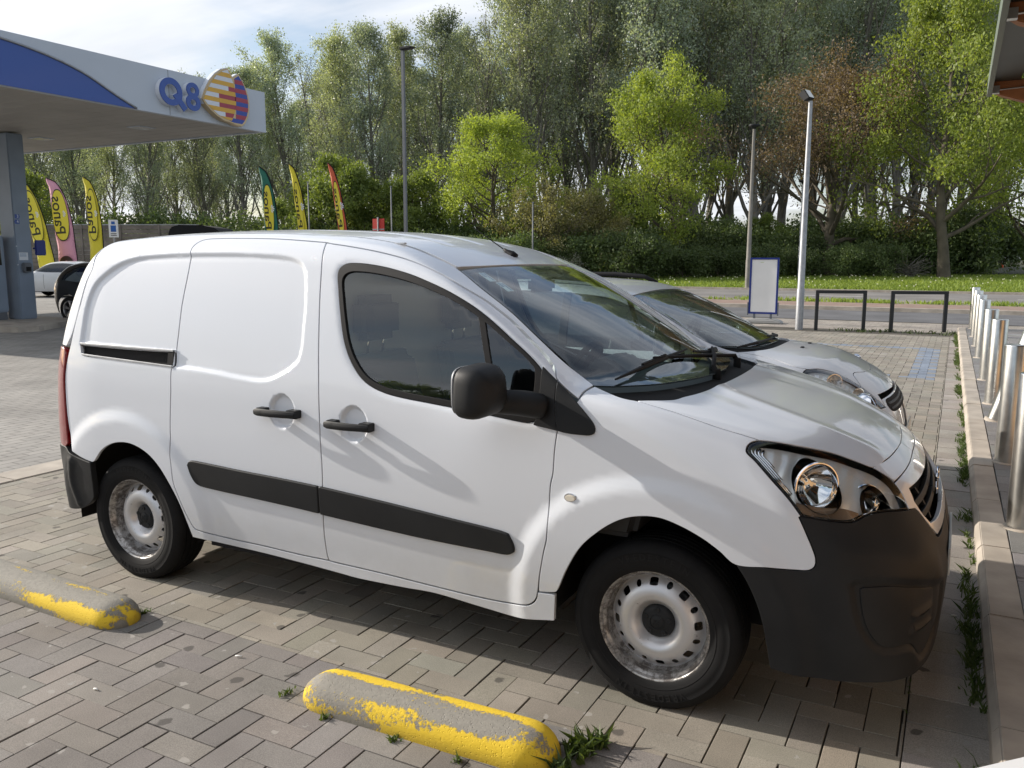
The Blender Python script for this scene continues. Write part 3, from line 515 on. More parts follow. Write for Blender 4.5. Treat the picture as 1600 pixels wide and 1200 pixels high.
def wheel(parent,c,side,steer=0,tyre_r=.3175):
    "side=-1: outer face towards -Y"
    e=bpy.data.objects.new('wheel',None); COL.objects.link(e); e.parent=parent; e.location=c; e.rotation_euler=(0,0,steer); e.empty_display_size=.1
    s=1 if side<0 else -1
    def fin(o):
        if s<0:
            me=o.data
            me.transform(Matrix.Rotation(math.pi,4,'Z'))
            for q in o.children: q.rotation_euler=(0,q.rotation_euler[1],math.pi)
        return o
    # tyre
    half=[(.203,.083),(.207,.090),(.214,.0955),(.224,.099),(.233,.1025),(.235,.1015),(.245,.1045),(.262,.105),(.278,.1025),(.280,.1035),(.292,.099),(.303,.091),(.310,.083),(.3145,.074),(.3165,.062)]
    tread=[]
    for x in (.044,.0435,.0365,.036,.018,.0175,.0105,.010):
        pass
    tr=[(.3172,.052),(.3092,.051),(.3092,.044),(.3175,.043),(.3178,.021),(.3098,.020),(.3098,.012),(.3180,.011)]
    prof=half+tr+[(r,-h) for r,h in tr[::-1]]+[(r,-h) for r,h in half[::-1]]
    mb=MB(); mb.lathe(prof,axis='y',n=120); 
    sc=tyre_r/.3175
    vs=[]
    for x,y,z in mb.v:
        if sc!=1: 
            r=math.hypot(x,z); k=1+(sc-1)*min(1,max(0,(r-.2)/.1)); x*=k; z*=k
        zl=-tyre_r+.0115
        if z<zl+.03:
            t=(zl+.03-z)/.0415; 
            if abs(y)>.07: y*=1+.05*t
            z=max(z,zl)
        vs.append((x,y,z))
    mb.v=vs
    o=mb.build('tyre',M['tyre'],e,smooth=True,auto=40); lettering(o); fin(o)
    # rim barrel
    pr=[(.2055,.079),(.2085,.083),(.2095,.088),(.208,.0905),(.2045,.0905),(.2015,.087),(.199,.080),(.196,.074),(.190,.069),(.187,.060),(.186,.030),(.178,.018),(.175,-.02),(.186,-.05),(.19,-.08)]
    mb=MB(); mb.lathe(pr,axis='y',n=96); o=mb.build('rim_barrel',M['rimblack'],e,smooth=True,auto=50); fin(o)
    # disc with ventilation holes
    th=np.linspace(0,2*np.pi,97)[:-1]; P=np.stack([.184*np.cos(th),.184*np.sin(th)],1)
    H=[]
    for k in range(16):
        a=2*np.pi*k/16+.1; big=k%2==0
        w,hh=(.0165,.0125) if big else (.0105,.0115)
        t=np.linspace(0,2*np.pi,17)[:-1]; ex=4 if big else 2.2
        X=np.sign(np.cos(t))*np.abs(np.cos(t))**(2/ex)*w; Y=np.sign(np.sin(t))*np.abs(np.sin(t))**(2/ex)*hh+.154
        H.append(np.stack([X*np.cos(a)-Y*np.sin(a),X*np.sin(a)+Y*np.cos(a)],1))
    t=np.linspace(0,2*np.pi,41)[:-1]; H.append(np.stack([.035*np.cos(t),.035*np.sin(t)],1))
    V2,F=cdt(P,H,.0065)
    r=np.hypot(V2[:,0],V2[:,1]); hz=lerp(r,[.03,.05,.062,.072,.085,.100,.118,.135,.150,.163,.172,.185],[.022,.022,.024,.034,.053,.062,.0625,.057,.047,.034,.024,.018])
    V=np.stack([V2[:,0],-hz,V2[:,1]],1)
    Fl=[tuple(f) for f in F]; n=len(V); V=list(V)
    for l in boundary_loops(Fl):
        b=len(V)
        for i in l: V.append(V[i]+np.array([0,.004,0]))
        for i in range(len(l)):
            j=(i+1)%len(l); Fl.append((l[i],b+i,b+j,l[j]))
    mb=MB(); mb.add(V,Fl); o=mb.build('wheel_disc',M['rimsilver'],e,smooth=True,auto=50); fin(o)
    mb=MB(); mb.lathe([(.0001,.046),(.022,.046),(.024,.0445),(.040,.0435),(.052,.041),(.060,.036),(.063,.028),(.064,.02)],axis='y',n=48)
    for k in range(5):
        a=2*np.pi*k/5+.3; mb.lathe([(.0001,.0455),(.005,.0455),(.0075,.0465),(.0095,.0455),(.010,.040)],(.046*math.cos(a),0,.046*math.sin(a)),'y',14)
    # raised emblem: a rearing animal outline, abstracted to its strokes inside a ring
    mb.lathe([(.026,.0445),(.0265,.0462),(.0275,.0462),(.028,.0440)],axis='y',n=40)
    for a,b in (((-.010,-.014),(-.002,-.002)),((-.002,-.002),(.006,.008)),((.006,.008),(.012,.013)),((.012,.013),(.017,.009)),((.002,.002),(.013,-.003)),((-.002,-.004),(.009,-.012)),((-.010,-.014),(-.015,-.006)),((-.004,0),(-.012,.006))):
        mb.tube([(a[0],-.046,a[1]),(b[0],-.046,b[1])],.0016,6)
    o=mb.build('hub_cap',M['plastic'],e,smooth=True,auto=40); fin(o)
    mb=MB(); mb.lathe([(.0001,-.015),(.125,-.015),(.13,-.02),(.13,-.035),(.0001,-.035)],axis='y',n=40); o=mb.build('brake_disc',M['galv'],e,auto=40); fin(o)
    return e
# tyre material with side lettering feel and tread blocks
def tyremat():
    m=pmat('tyre_rubber',(.0075,.0075,.008),.8,spec=.3,bump=.15,bscale=300,bdist=.0008,var=.25,vscale=9)
    b=m.node_tree.nodes['Principled BSDF']
    tc=nd(m,'ShaderNodeTexCoord'); s=nd(m,'ShaderNodeSeparateXYZ'); lk(m,tc.outputs['Object'],s.inputs[0])
    at=nd(m,'ShaderNodeMath',operation='ARCTAN2'); lk(m,s.outputs[2],at.inputs[0]); lk(m,s.outputs[0],at.inputs[1])
    sl=nd(m,'ShaderNodeMath',operation='MULTIPLY_ADD'); lk(m,s.outputs[1],sl.inputs[0]); sl.inputs[1].default_value=3.2; lk(m,at.outputs[0],sl.inputs[2])
    k=nd(m,'ShaderNodeMath',operation='MULTIPLY'); lk(m,sl.outputs[0],k.inputs[0]); k.inputs[1].default_value=72/(2*math.pi)
    fr=nd(m,'ShaderNodeMath',operation='FRACT'); lk(m,k.outputs[0],fr.inputs[0])
    gt=nd(m,'ShaderNodeMath',operation='GREATER_THAN'); lk(m,fr.outputs[0],gt.inputs[0]); gt.inputs[1].default_value=.17
    # only on the tread: radius > .303
    x2=nd(m,'ShaderNodeVectorMath',operation='MULTIPLY'); lk(m,tc.outputs['Object'],x2.inputs[0]); x2.inputs[1].default_value=(1,0,1)
    ln=nd(m,'ShaderNodeVectorMath',operation='LENGTH'); lk(m,x2.outputs[0],ln.inputs[0])
    g2=nd(m,'ShaderNodeMath',operation='LESS_THAN'); lk(m,ln.outputs['Value'],g2.inputs[0]); g2.inputs[1].default_value=.296
    mx=nd(m,'ShaderNodeMath',operation='MAXIMUM'); lk(m,gt.outputs[0],mx.inputs[0]); lk(m,g2.outputs[0],mx.inputs[1])
    bp=nd(m,'ShaderNodeBump'); bp.inputs['Distance'].default_value=.006; bp.inputs['Strength'].default_value=1; lk(m,mx.outputs[0],bp.inputs['Height'])
    old=[l for l in m.node_tree.links if l.to_socket==b.inputs['Normal']][0].from_node
    lk(m,bp.outputs[0],old.inputs['Normal'])
    return m
M['tyre']=tyremat()
def rimmat(name,base,rust,amt,metal,rough):
    m=pmat(name,base,rough,metal); b=m.node_tree.nodes['Principled BSDF']
    tc=nd(m,'ShaderNodeTexCoord'); n=nd(m,'ShaderNodeTexNoise'); n.inputs['Scale'].default_value=28; n.inputs['Detail'].default_value=8; n.inputs['Roughness'].default_value=.75; lk(m,tc.outputs['Object'],n.inputs['Vector'])
    r=nd(m,'ShaderNodeMapRange'); lk(m,n.outputs[0],r.inputs[0])
    for i,v in zip((1,2,3,4),(.62-amt*.3,.68-amt*.2,0,.85)): r.inputs[i].default_value=v
    mx=nd(m,'ShaderNodeMixRGB'); lk(m,r.outputs[0],mx.inputs[0]); mx.inputs[1].default_value=(*base,1); mx.inputs[2].default_value=(*rust,1); lk(m,mx.outputs[0],b.inputs['Base Color'])
    rr=nd(m,'ShaderNodeMapRange'); lk(m,r.outputs[0],rr.inputs[0]); rr.inputs[3].default_value=metal; rr.inputs[4].default_value=.1; lk(m,rr.outputs[0],b.inputs['Metallic'])
    return m
M['rimsilver']=rimmat('worn_silver_wheel_paint',(.64,.64,.65),(.10,.075,.06),.0,.55,.38)
M['rimblack']=rimmat('rusty_wheel_barrel',(.40,.39,.38),(.05,.04,.034),.62,.7,.33)

van=thing('panel_van',(0,0,0),'white two-seat panel van with black bumpers and steel wheels, parked across the foreground','van')
# --- outlines
rear_up=[onS(-3.13,.625),onS(-3.15,.70),onS(-3.165,.82)]
rear_mid=[onS(-3.165,1.0),onS(-3.15,1.10),onS(-3.125,1.20)]
rear_top=[onS(-3.105,1.30),onS(-3.08,1.40),onS(-3.06,1.50),onS(-3.03,1.58)]
roofy=-.585
ditch=[onT(x,roofy-.0*x) for x in (-3.00,-2.6,-2.2,-1.8,-1.5,-1.25,-1.05)]
b=rear_up+rear_mid+rear_top+[onT(-3.02,-.66)]+ditch+seg('ws_left')+seg('fender_pillar',True)[1:]+[]
# along door tops and back to the slide door, down, along sill, up to the fender
b+=seg('fdoor_sail',True)[::-1][-1:]  # pillar foot meets the door seam
b=b[:-1]
sail_top=seg('fdoor_sail')[-1]
b+=[sail_top]+seg('fdoor_top')[1:]+seg('slide_top',True)[1:]+seg('slide_rear')[1:]+seg('slide_bot')[1:]+seg('fdoor_bot')[1:]+seg('fender_low')
b+=[onS(-.372,.30),onS(-.374,.262)]+seg('sill_bot',True)[1:]
ra=seg('rarch',True)[1:-1]
b+=ra+[onS(-2.965,.588),onS(-3.045,.60)]
P_=panel
rec=Emb(seg('recess'),SIDE,-.013,.024)
belt=Emb(seg('win_out'),SIDE,-.006,.05)
body_emb=[rec]
rl=[onS(x,z) for x,z in ((-3.045,1.188),(-2.80,1.186),(-2.395,1.186),(-2.395,1.124),(-2.70,1.130),(-2.98,1.132),(-3.03,1.140))]
P_('side_panel',b,SIDEUP,M['white'],van,emb=[rec],h=.014,holes=[rl])
sd=seg('slide_top')+seg('bseam')[1:]+seg('slide_bot',True)[1:]+seg('slide_rear',True)[1:-1]
hc1,hc2=onS(-1.68,.962),onS(-1.29,.942)
def cup(c):
    a=Emb([(c.x+.066*math.cos(t),0,c.z+.072*math.sin(t)) for t in np.linspace(0,2*math.pi,25)[:-1]],SIDE,-.020,.016); return a
doors=[P_('sliding_door',sd,SIDEUP,M['white'],van,emb=[rec,cup(hc1)])]
fd=seg('fdoor_top')+seg('bseam')[1:]+seg('fdoor_bot')[1:]+seg('fdoor_front')[1:]+seg('fdoor_sail')[1:-1]
win=seg('win_out')
# the sail corner is black plastic: the glass opening takes the whole triangle
sail_a=seg('sail_out')
belt2=Emb(win,SIDE,-.010,.055)
doors.append(P_('front_door',fd,SIDEUP,M['white'],van,emb=[cup(hc2),belt2],holes=[win]))
# fender
ft=seg('fender_tip')
hl=seg('headlight')
fa=seg('farch')[3:14]
fen=seg('fender_pillar')+seg('cowl_l')[1:]+seg('hood_side')[1:]+seg('headlight')[2::-1]+[seg('headlight')[-1]]+seg('headlight')[-2:-6:-1]+ft[::-1]+fa[::-1][1:]+[onS(-.369,.383)]+[onS(-.437,.372)]+seg('fdoor_front')[1:]+[onS(-.36,1.03),onS(-.33,1.075)]
P_('front_wing',fen,SIDEUP,M['white'],van,gap=.0016)
# bonnet (whole width)
hs=seg('hood_side'); hf=seg('hood_front')[:4]; ht=seg('headlight')[3:9]
half=[onT(.088,0)]+seg('cowl_r')[::-1][3:-1]+hs+ht+hf[1:-1]
half=[p for p in half if p.y<-.02 or p is half[0]]
hood=half+[onT(.733,0)]+[Vector((p.x,-p.y,p.z)) for p in half[1:]][::-1]
ridge=Emb([onT(.02,-.30),onT(.12,-.36),onT(.3,-.40),onT(.5,-.40),onT(.66,-.36)],TOP,.006,.05,closed=False,ridge=True)
ridge2=Emb([onT(.02,.30),onT(.12,.36),onT(.3,.40),onT(.5,.40),onT(.66,.36)],TOP,.006,.05,closed=False,ridge=True)
P_('bonnet',hood,TOP,M['white'],van,emb=[ridge,ridge2],both=False,h=.014,gap=.0012)
# roof
rf=[onT(-3.02,-.60)]+[onT(x,roofy+.012) for x in (-3.00,-2.6,-2.2,-1.8,-1.5,-1.25,-1.05)]+[Vector((-.975,-.573,1.575)),onT(-.95,-.40),onT(-.935,-.2),onT(-.93,0)]
rf=[Vector((-3.08,0,1.7))]+[Vector((-3.06,-.4,1.7))]+rf
rf=[onT(p.x,p.y) for p in rf]
roof=rf+[Vector((p.x,-p.y,p.z)) for p in rf[1:-1]][::-1]
P_('roof',roof,(0,0,1),M['white'],van,both=False,gap=.003,emb=[Emb([onT(-2.8,y),onT(-1.2,y)],TOP,-.004,.02,closed=False,ridge=True) for y in (-.3,0,.3)])
# windscreen
wl_=seg('ws_left'); wb=[Vector((-.27,-.765,1.158)),onT(-.20,-.70),onT(-.10,-.55),onT(-.04,-.38),onT(0,-.18),onT(.012,0)]
wt=[onT(-.945,-.40),onT(-.93,-.2),onT(-.922,0)]
hw=wt[::-1]+wl_+wb[1:]
ws=hw+[Vector((p.x,-p.y,p.z)) for p in hw[1:-1]][::-1]
WS=(.5,0,.87)
wsin=[]
P_('windscreen',ws,WS,M['wsglass'],van,both=False,gap=.004,off=-.004,depth=.004,grid=.04,rnd=.0005)
c2=np.array([tuple(p) for p in ws]); cen=c2.mean(0)
inner=[Vector(p) for p in (cen+(c2-cen)*np.array([.93,.945,.93]))]
P_('windscreen_black_border',ws,WS,M['rubber'],van,both=False,gap=.006,off=-.0085,depth=.002,grid=.04,rnd=.0005,holes=[[onT(p.x,p.y) for p in inner]])
# cowl below the windscreen
cw=[onT(.088,0)]+[p for p in seg('cowl_r')[::-1][3:-1] if p.y<-.02]+seg('cowl_l')[::-1]
cw2=cw+wb[1:]
cow=cw2+[Vector((p.x,-p.y,p.z)) for p in cw2[1:-1]][::-1]
P_('scuttle_panel',cow,WS,M['black'],van,both=False,off=-.035,depth=.01,gap=-.012,grid=.03)
# door glass, surround and divider
P_('window_seal',win,SIDE,M['rubber'],van,gap=-.001,off=-.001,depth=.018,grid=.03,h=.01,holes=[[Vector(p) for p in np.array([tuple(w) for w in win]).mean(0)+(np.array([tuple(w) for w in win])-np.array([tuple(w) for w in win]).mean(0))*np.array([.945,1,.90])]])
P_('door_glass',win,SIDE,M['glass'],van,gap=.008,off=-.010,depth=.003,grid=.05,rnd=.0005)
P_('window_divider',seg('win_div'),SIDE,M['rubber'],van,gap=0,off=-.004,depth=.01,grid=.03)
sail1=[p for p in sail_a[:1]]+[sail_a[1]]+[onS(-.375,1.10),onS(-.366,1.03),sail_a[7]]+[sail_a[8]]+[onS(-.445,1.05),onS(-.44,1.14)]
P_('door_corner_trim',sail1,SIDE,M['plastic'],van,gap=.001,off=.006,depth=.014)
sail2=[sail_a[1]]+sail_a[2:8]+[onS(-.366,1.03),onS(-.375,1.10)]
P_('wing_corner_trim',sail2,SIDE,M['plastic'],van,gap=.0018,off=.007,depth=.014,corner=75)
# mouldings
P_('door_moulding',seg('mould_s'),SIDE,M['plastic'],van,gap=.0005,off=.012,depth=.014,rnd=.006)
P_('door_moulding',seg('mould_f'),SIDE,M['plastic'],van,gap=.0005,off=.012,depth=.014,rnd=.006)
P_('door_rail',rl,SIDE,M['black'],van,gap=-.004,off=-.022,depth=.004)
P_('door_rail_end',[onS(-2.40,1.187),onS(-2.362,1.187),onS(-2.362,1.120),onS(-2.40,1.122)],SIDE,M['black'],van,gap=0,off=.0005,depth=.01)
P_('door_rail_lip',[onS(x,z) for x,z in ((-3.05,1.196),(-2.365,1.194),(-2.365,1.184),(-3.045,1.186))],SIDE,M['galv'],van,gap=0,off=.003,depth=.02)
P_('door_rail_lip',[onS(x,z) for x,z in ((-3.03,1.142),(-2.365,1.120),(-2.365,1.112),(-3.02,1.133))],SIDE,M['galv'],van,gap=0,off=.004,depth=.02)
# bumper
htb=seg('headlight')
bt=ft[:1]+ft[1:]+[Vector(htb[-5]),]+htb[-6:-10:-1]+[htb[12]]
bt=ft+[htb[17],htb[16],htb[15],htb[14],htb[13],htb[12]]
low=[onF(-.50,.775),onF(-.455,.70),onF(-.40,.655),onF(-.2,.648),onF(0,.645)]
bb=[onS(.50,.25),onS(.60,.25),onS(.70,.255)]+[onF(-.65,.255),onF(-.5,.25),onF(-.25,.25),onF(0,.25)]
fab=seg('farch')[13:]
bumper=bt+low+bb[::-1]+fab[::-1][:-1]
fogp=[Vector(p) for p in TR['fog'] if p[0]==p[0]]
fogp=fogp[:4]+[onF(-.44,.50),onF(-.45,.36),onF(-.52,.30),onF(-.62,.29)]+fogp[-5:]
FOG=Emb(fogp,DIAG,-.014,.03,corner=70)
cre=Emb([onS(.62,.70),onS(.74,.68),onF(-.72,.66),onF(-.62,.64),onF(-.54,.60),onF(-.5,.5),onF(-.49,.4)],DIAG,.009,.05,closed=False,ridge=True)
P_('front_bumper',bumper,DIAG,M['plastic'],van,emb=[FOG,cre],gap=.0016,depth=.03,h=.012)
fi=[Vector(p) for p in np.array([tuple(q) for q in fogp]).mean(0)+(np.array([tuple(q) for q in fogp])-np.array([tuple(q) for q in fogp]).mean(0))*.62]
lou=[Emb([onF(-.72,z),onF(-.66,z),onF(-.58,z)],DIAG,.010,.010,closed=False,ridge=True) for z in (.42,.47)]
P_('fog_lamp_cover',[Vector(p) for p in np.array([tuple(q) for q in fogp]).mean(0)+(np.array([tuple(q) for q in fogp])-np.array([tuple(q) for q in fogp]).mean(0))*.9],DIAG,M['plastic'],van,off=-.009,emb=lou,depth=.008,gap=.003,rnd=.004)
# nose panels
nose=[seg('hood_front')[0]]+seg('hood_front')[1:4][:2]+[onT(.733,0)]
sm=[onF(0,.865),onF(-.2,.862),onF(-.38,.862),htb[10]]
P_('nose_panel',[htb[8]]+[seg('hood_front')[1],seg('hood_front')[2],onT(.733,0)]+[onF(0,.868),onF(-.2,.865),onF(-.36,.863),Vector((.742,-.49,.857))]+[htb[9]],(.75,-.1,.66),M['white'],van,gap=.0012)
P_('grille_surround',[Vector((.742,-.49,.857)),onF(-.36,.863),onF(-.2,.865),onF(0,.868),onF(0,.815),onF(-.2,.818),onF(-.44,.826),onF(-.475,.79),onF(-.47,.75),onF(-.435,.712),onF(-.3,.696),onF(-.15,.69),onF(0,.688),onF(0,.648),onF(-.2,.652),onF(-.40,.662),onF(-.455,.705),onF(-.50,.775),htb[12],htb[11],htb[10]],(.9,-.3,.2),M['white'],van,gap=.0012,corner=35)
P_('grille',[onF(0,.818),onF(-.2,.82),onF(-.45,.83),onF(-.48,.79),onF(-.475,.75),onF(-.437,.708),onF(-.3,.692),onF(-.15,.686),onF(0,.684)],(1,0,0),M['black'],van,off=-.04,gap=-.004,depth=.01,emb=[])
for dz in (.735,.775):
    P_('grille_slat',[onF(0,dz+.010),onF(-.46,dz+.014),onF(-.46,dz-.004),onF(0,dz-.008)],(1,0,0),M['plastic'],van,off=-.014,gap=0,depth=.02)
P_('grille_slat',[onF(-.31,.81),onF(-.29,.81),onF(-.29,.70),onF(-.31,.70)],(1,0,0),M['plastic'],van,off=-.02,gap=0,depth=.02)
# emblem on the nose
mb=MB()
for a,b_ in (((-.030,-.045),(-.008,-.008)),((-.008,-.008),(.015,.022)),((.015,.022),(.032,.040)),((.032,.040),(.046,.026)),((.004,.006),(.040,-.004)),((-.006,-.012),(.028,-.034)),((-.030,-.045),(-.044,-.018)),((-.010,0),(-.036,.020))):
    mb.tube([(0,a[0],a[1]),(0,b_[0],b_[1])],.006,8)
mb.build('nose_emblem',M['chrome'],van,smooth=True,loc=onF(0,.765)+Vector((.012,0,0)))
mb=MB(); mb.box((-.004,-.26,-.055),(.004,.26,.055)); mb.build('number_plate',pmat('number_plate_white',(.75,.75,.72),.4),van,bevel=.004,loc=onF(0,.52)+Vector((-.001,0,0)))
# headlights
for k in (1,-1): pass
hp=hl
P_('headlight',hp,DIAG,M['lens'],van,gap=.003,off=.001,depth=.004,grid=.02,rnd=.002,corner=38)
P_('headlight_seal',hp,DIAG,M['rubber'],van,gap=.0005,off=-.002,depth=.02,corner=38,rnd=.0006,holes=[[Vector(p) for p in np.array([tuple(q) for q in hp]).mean(0)+(np.array([tuple(q) for q in hp])-np.array([tuple(q) for q in hp]).mean(0))*.965]])
def mirror_y(o):
    "twin of a built part on the other side of the van"
    me=o.data.copy(); me.transform(Matrix.Scale(-1,4,(0,1,0))); me.flip_normals()
    c=o.copy(); c.data=me; COL.objects.link(c); c.location=(o.location.x,-o.location.y,o.location.z); return c
def both(o,sub=()):
    c=mirror_y(o)
    for s_ in o.children:
        k=mirror_y(s_); k.parent=c
    return c
for x in (0,-2.728):
    yy=.752 if x==0 else .769
    wheel(van,(x,-yy,.306),-1); wheel(van,(x,yy,.306),1)
# arch liners, floor, engine bay
for x in (0.015,-2.705):
    for s in (-1,1):
        mb=MB(); mb.lathe([(.436,.872),(.442,.80),(.442,.55),(.10,.545)],c=(x,0,.306),axis='y',n=40,a0=R(-6),a1=R(186))
        o=mb.build('arch_liner',M['black'],van,auto=40)
        if s>0: o.data.transform(Matrix.Scale(-1,4,(0,1,0)))
mb=MB()
mb.box((-3.30,-.54,.26),(.80,.54,.30)); mb.box((-2.22,-.84,.25),(-.47,.84,.29)); mb.box((-.06,-.52,.30),(.70,.52,.80)); mb.box((-3.28,-.80,.30),(-3.18,.80,.60))
mb.box((-.10,-.80,.86),(-.06,.80,1.04)); mb.box((-.42,-.84,.29),(-.39,.84,.62))
mb.tube([(-.5,-.35,.20),(-1.6,-.33,.19),(-2.4,-.3,.20)],.03); mb.tube([(-2.728,-.7,.306),(-2.728,.7,.306)],.045); mb.tube([(0,-.7,.28),(0,.7,.28)],.03)
mb.box((-1.5,-.62,.19),(-.9,-.35,.25))
mb.build('underbody',M['black'],van)
mb=MB(); mb.prism([(-.80,.30),(.80,.30),(.80,1.15),(.66,1.62),(-.66,1.62),(-.80,1.15)],'x',-1.64,-1.60)
mb.build('bulkhead',M['headliner'],van,bevel=.01)
for s in (-1,1):
    mb=MB(); mb.prism([(-1.50,.32),(-.42,.32),(-.38,1.00),(-.60,1.045),(-1.0,1.055),(-1.36,1.20),(-1.47,1.10)],'y',s*.80,s*.85); mb.build('door_trim',M['dash'],van,bevel=.01)
# inner cargo skin so nothing shows through the shut lines
for s in (-1,1):
    mb=MB(); mb.prism([(-3.15,.62),(-2.33,.62),(-2.30,.36),(-.47,.36),(-.47,.62),(-.42,.98),(-1.40,1.02),(-1.60,1.62),(-2.9,1.60),(-3.05,1.20)],'y',s*.70,s*.69)
    mb.build('cargo_lining',M['black'],van)
# seats
for s in (-1,1):
    y=s*.38
    e=bpy.data.objects.new('seat',None); COL.objects.link(e); e.parent=van; e.location=(-1.18,y,.55)
    mb=MB(); mb.box((-.25,-.25,-.10),(.27,.25,.07)); mb.build('seat_cushion',M['seat'],e,bevel=.05,segs=3)
    mb=MB(); mb.prism([(-.30,.02),(-.16,.02),(-.30,.62),(-.40,.64)],'y',-.24,.24); mb.build('backrest',M['seat'],e,bevel=.04,segs=3)
    mb=MB(); mb.box((-.44,-.14,.69),(-.31,.14,.90)); mb.build('headrest',M['seat'],e,bevel=.04,segs=4)
    
    for q in (-.06,.06):
        mb=MB(); mb.tube([(-.38,q,.60),(-.38,q,.74)],.008); mb.build('headrest_post',M['chrome'],e,smooth=True)
# dashboard and steering wheel
mb=MB(); mb.prism([(.0,1.03),(-.30,1.06),(-.62,1.075),(-.70,1.03),(-.72,.88),(-.60,.60),(-.1,.60)],'y',-.80,.80); mb.build('dashboard',M['dash'],van,bevel=.03,segs=3)
mb=MB(); mb.prism([(-.46,1.05),(-.72,1.06),(-.70,1.125),(-.60,1.14)],'y',.22,.54); mb.build('instrument_cowl',M['dash'],van,bevel=.02,segs=3)
mb=MB(); n=40; Rr,rr=.185,.016
vs=[];fs=[]
for i in range(n):
    a=2*math.pi*i/n
    for k in range(10):
        b_=2*math.pi*k/10; vs.append(((Rr+rr*math.cos(b_))*math.cos(a),(Rr+rr*math.cos(b_))*math.sin(a),rr*math.sin(b_)))
for i in range(n):
    for k in range(10): fs.append((i*10+k,((i+1)%n)*10+k,((i+1)%n)*10+(k+1)%10,i*10+(k+1)%10))
mb.add(vs,fs); mb.box((-.17,-.03,-.035),(.17,.03,-.005)); mb.box((-.035,-.17,-.035),(.035,0,-.005)); mb.lathe([(.0001,.0),(.06,-.002),(.07,-.02),(.07,-.05),(.03,-.20)],n=20)
o=mb.build('steering_wheel',M['rubber'],van,auto=50); o.matrix_local=Matrix.Translation((-.82,.38,1.03))@Matrix.Rotation(R(-62),4,'Y')@Matrix.Rotation(R(90),4,'Z')
mb=MB(); mb.box((-.02,-.12,-.035),(.02,.12,.035)); mb.build('rear_view_mirror',M['dash'],van,bevel=.015,loc=(-.86,0,1.50))
# stickers on the glass
for (x,y,z) in ((-.885,-.47,1.515),(-.80,-.47,1.465)):
    mb=MB(); mb.box((-.035,-.028,-.0005),(.035,.028,.0005)); mb.cur=1; mb.box((-.030,-.024,.0006),(.0,.0,.0012)); mb.box((-.030,.006,.0006),(.03,.022,.0010))
    o=mb.build('windscreen_sticker',[pmat('sticker_paper',(.62,.74,.76),.5),pmat('sticker_ink',(.10,.22,.35),.5)],van); g_=onT(x,y); o.matrix_local=Matrix.Translation(g_+Vector((-.007,0,-.012)))@Matrix.Rotation(R(31),4,'Y')
# side indicator
ip=onS(-.30,.765)
mb=MB(); t=np.linspace(0,2*math.pi,25)[:-1]
mb.prism([(.026*math.cos(a),.017*math.sin(a)) for a in t],'y',.006,-.004)
o=mb.build('side_indicator',M['chrome'],van,bevel=.002,loc=ip); 
mb=MB(); mb.prism([(.020*math.cos(a),.0115*math.sin(a)) for a in t],'y',-.004,-.009); k_=mb.build('indicator_lens',pmat('indicator_lens_clear',(.75,.70,.6),.1,coat=1),o,bevel=.002)
both(o)
# door handles: a bar on two feet
def handle(name,c,w,cap):
    p=onS(c[0],c[1]); mb=MB()
    ys=lambda u: -.040-.012*(1-(u/w*2)**2)
    n=14; pts=[]
    for i in range(n+1):
        u=-w/2+w*i/n; e=max(0,min(1,(1-abs(u/w*2))*6))**.5; hh=(.0165-.002*(u/w))*(.72+.28*e); 
        zc=.003*(u/w)
        pts.append((u,zc,hh,ys(u)))
    vs=[];fs=[];K=10
    for u,zc,hh,y in pts:
        for k in range(K):
            a=2*math.pi*k/K; vs.append((u,y+.010*math.sin(a)*1.0,zc+hh*math.copysign(abs(math.cos(a))**.6,math.cos(a))))
    for i in range(n):
        for k in range(K): a=i*K+k; b2=i*K+(k+1)%K; fs.append((a,b2,b2+K,a+K))
    fs.append(tuple(range(K))); fs.append(tuple(range(n*K,(n+1)*K))[::-1]); mb.add(vs,fs)
    mb.box((-w/2+.004,-.036,-.014),(-w/2+.050,.004,.015)); mb.box((w/2-.056,-.040,-.017),(w/2-.002,.004,.018))
    o=mb.build('door_handle',M['plastic'],van,bevel=.004,loc=p); both(o); return o
handle('h',(-1.685,.960),.235,0); handle('h',(-1.295,.940),.232,1)
# mirrors
mb=MB(); vs=[];fs=[];A,B=36,20
def sp(v,e): return math.copysign(abs(v)**e,v)
for j in range(B+1):
    ph=-math.pi/2+math.pi*j/B
    for i in range(A):
        th=2*math.pi*i/A; cy_,sy_=math.cos(th),math.sin(th)
        # pole axis along x; disc cross-section in y,z
        r=sp(math.cos(ph),.42 if ph<0 else .85); x=(sp(math.sin(ph),.42 if ph<0 else .9))*(.055 if ph<0 else .088)
        yy=sp(cy_,.48)*.100*r; z_=sp(sy_,.50)*.094*r
        z_+= .010*(yy/.11)*0-.0; yy2=yy*(1-.10*(z_/.1)); 
        if z_<0: yy2=yy*(1+.03)
        vs.append((x,yy2,z_))
for j in range(B):
    for i in range(A): fs.append((j*A+i,j*A+(i+1)%A,(j+1)*A+(i+1)%A,(j+1)*A+i))
mb.add(vs,fs)
mo=mb.build('door_mirror',M['plastic'],van,auto=60); mo.data.transform(Matrix.Rotation(R(4),4,'X')@Matrix.Rotation(R(-10),4,'Z')); mo.location=(-.585,-1.075,1.160)
mb=MB(); mb.prism([(sp(math.cos(a),.48)*.088,sp(math.sin(a),.50)*.082) for a in t],'x',-.0565,-.0525); gl=mb.build('mirror_glass',M['chrome'],mo,bevel=.001); gl.data.transform(Matrix.Rotation(R(-10),4,'Z'))
mb=MB(); t2=[(sp(math.cos(a),.48)*.093,sp(math.sin(a),.50)*.087) for a in t]
mb.prism(t2,'x',-.055,-.046); rim=mb.build('mirror_rim',M['galv'],mo,bevel=.002); rim.data.transform(Matrix.Rotation(R(-10),4,'Z'))
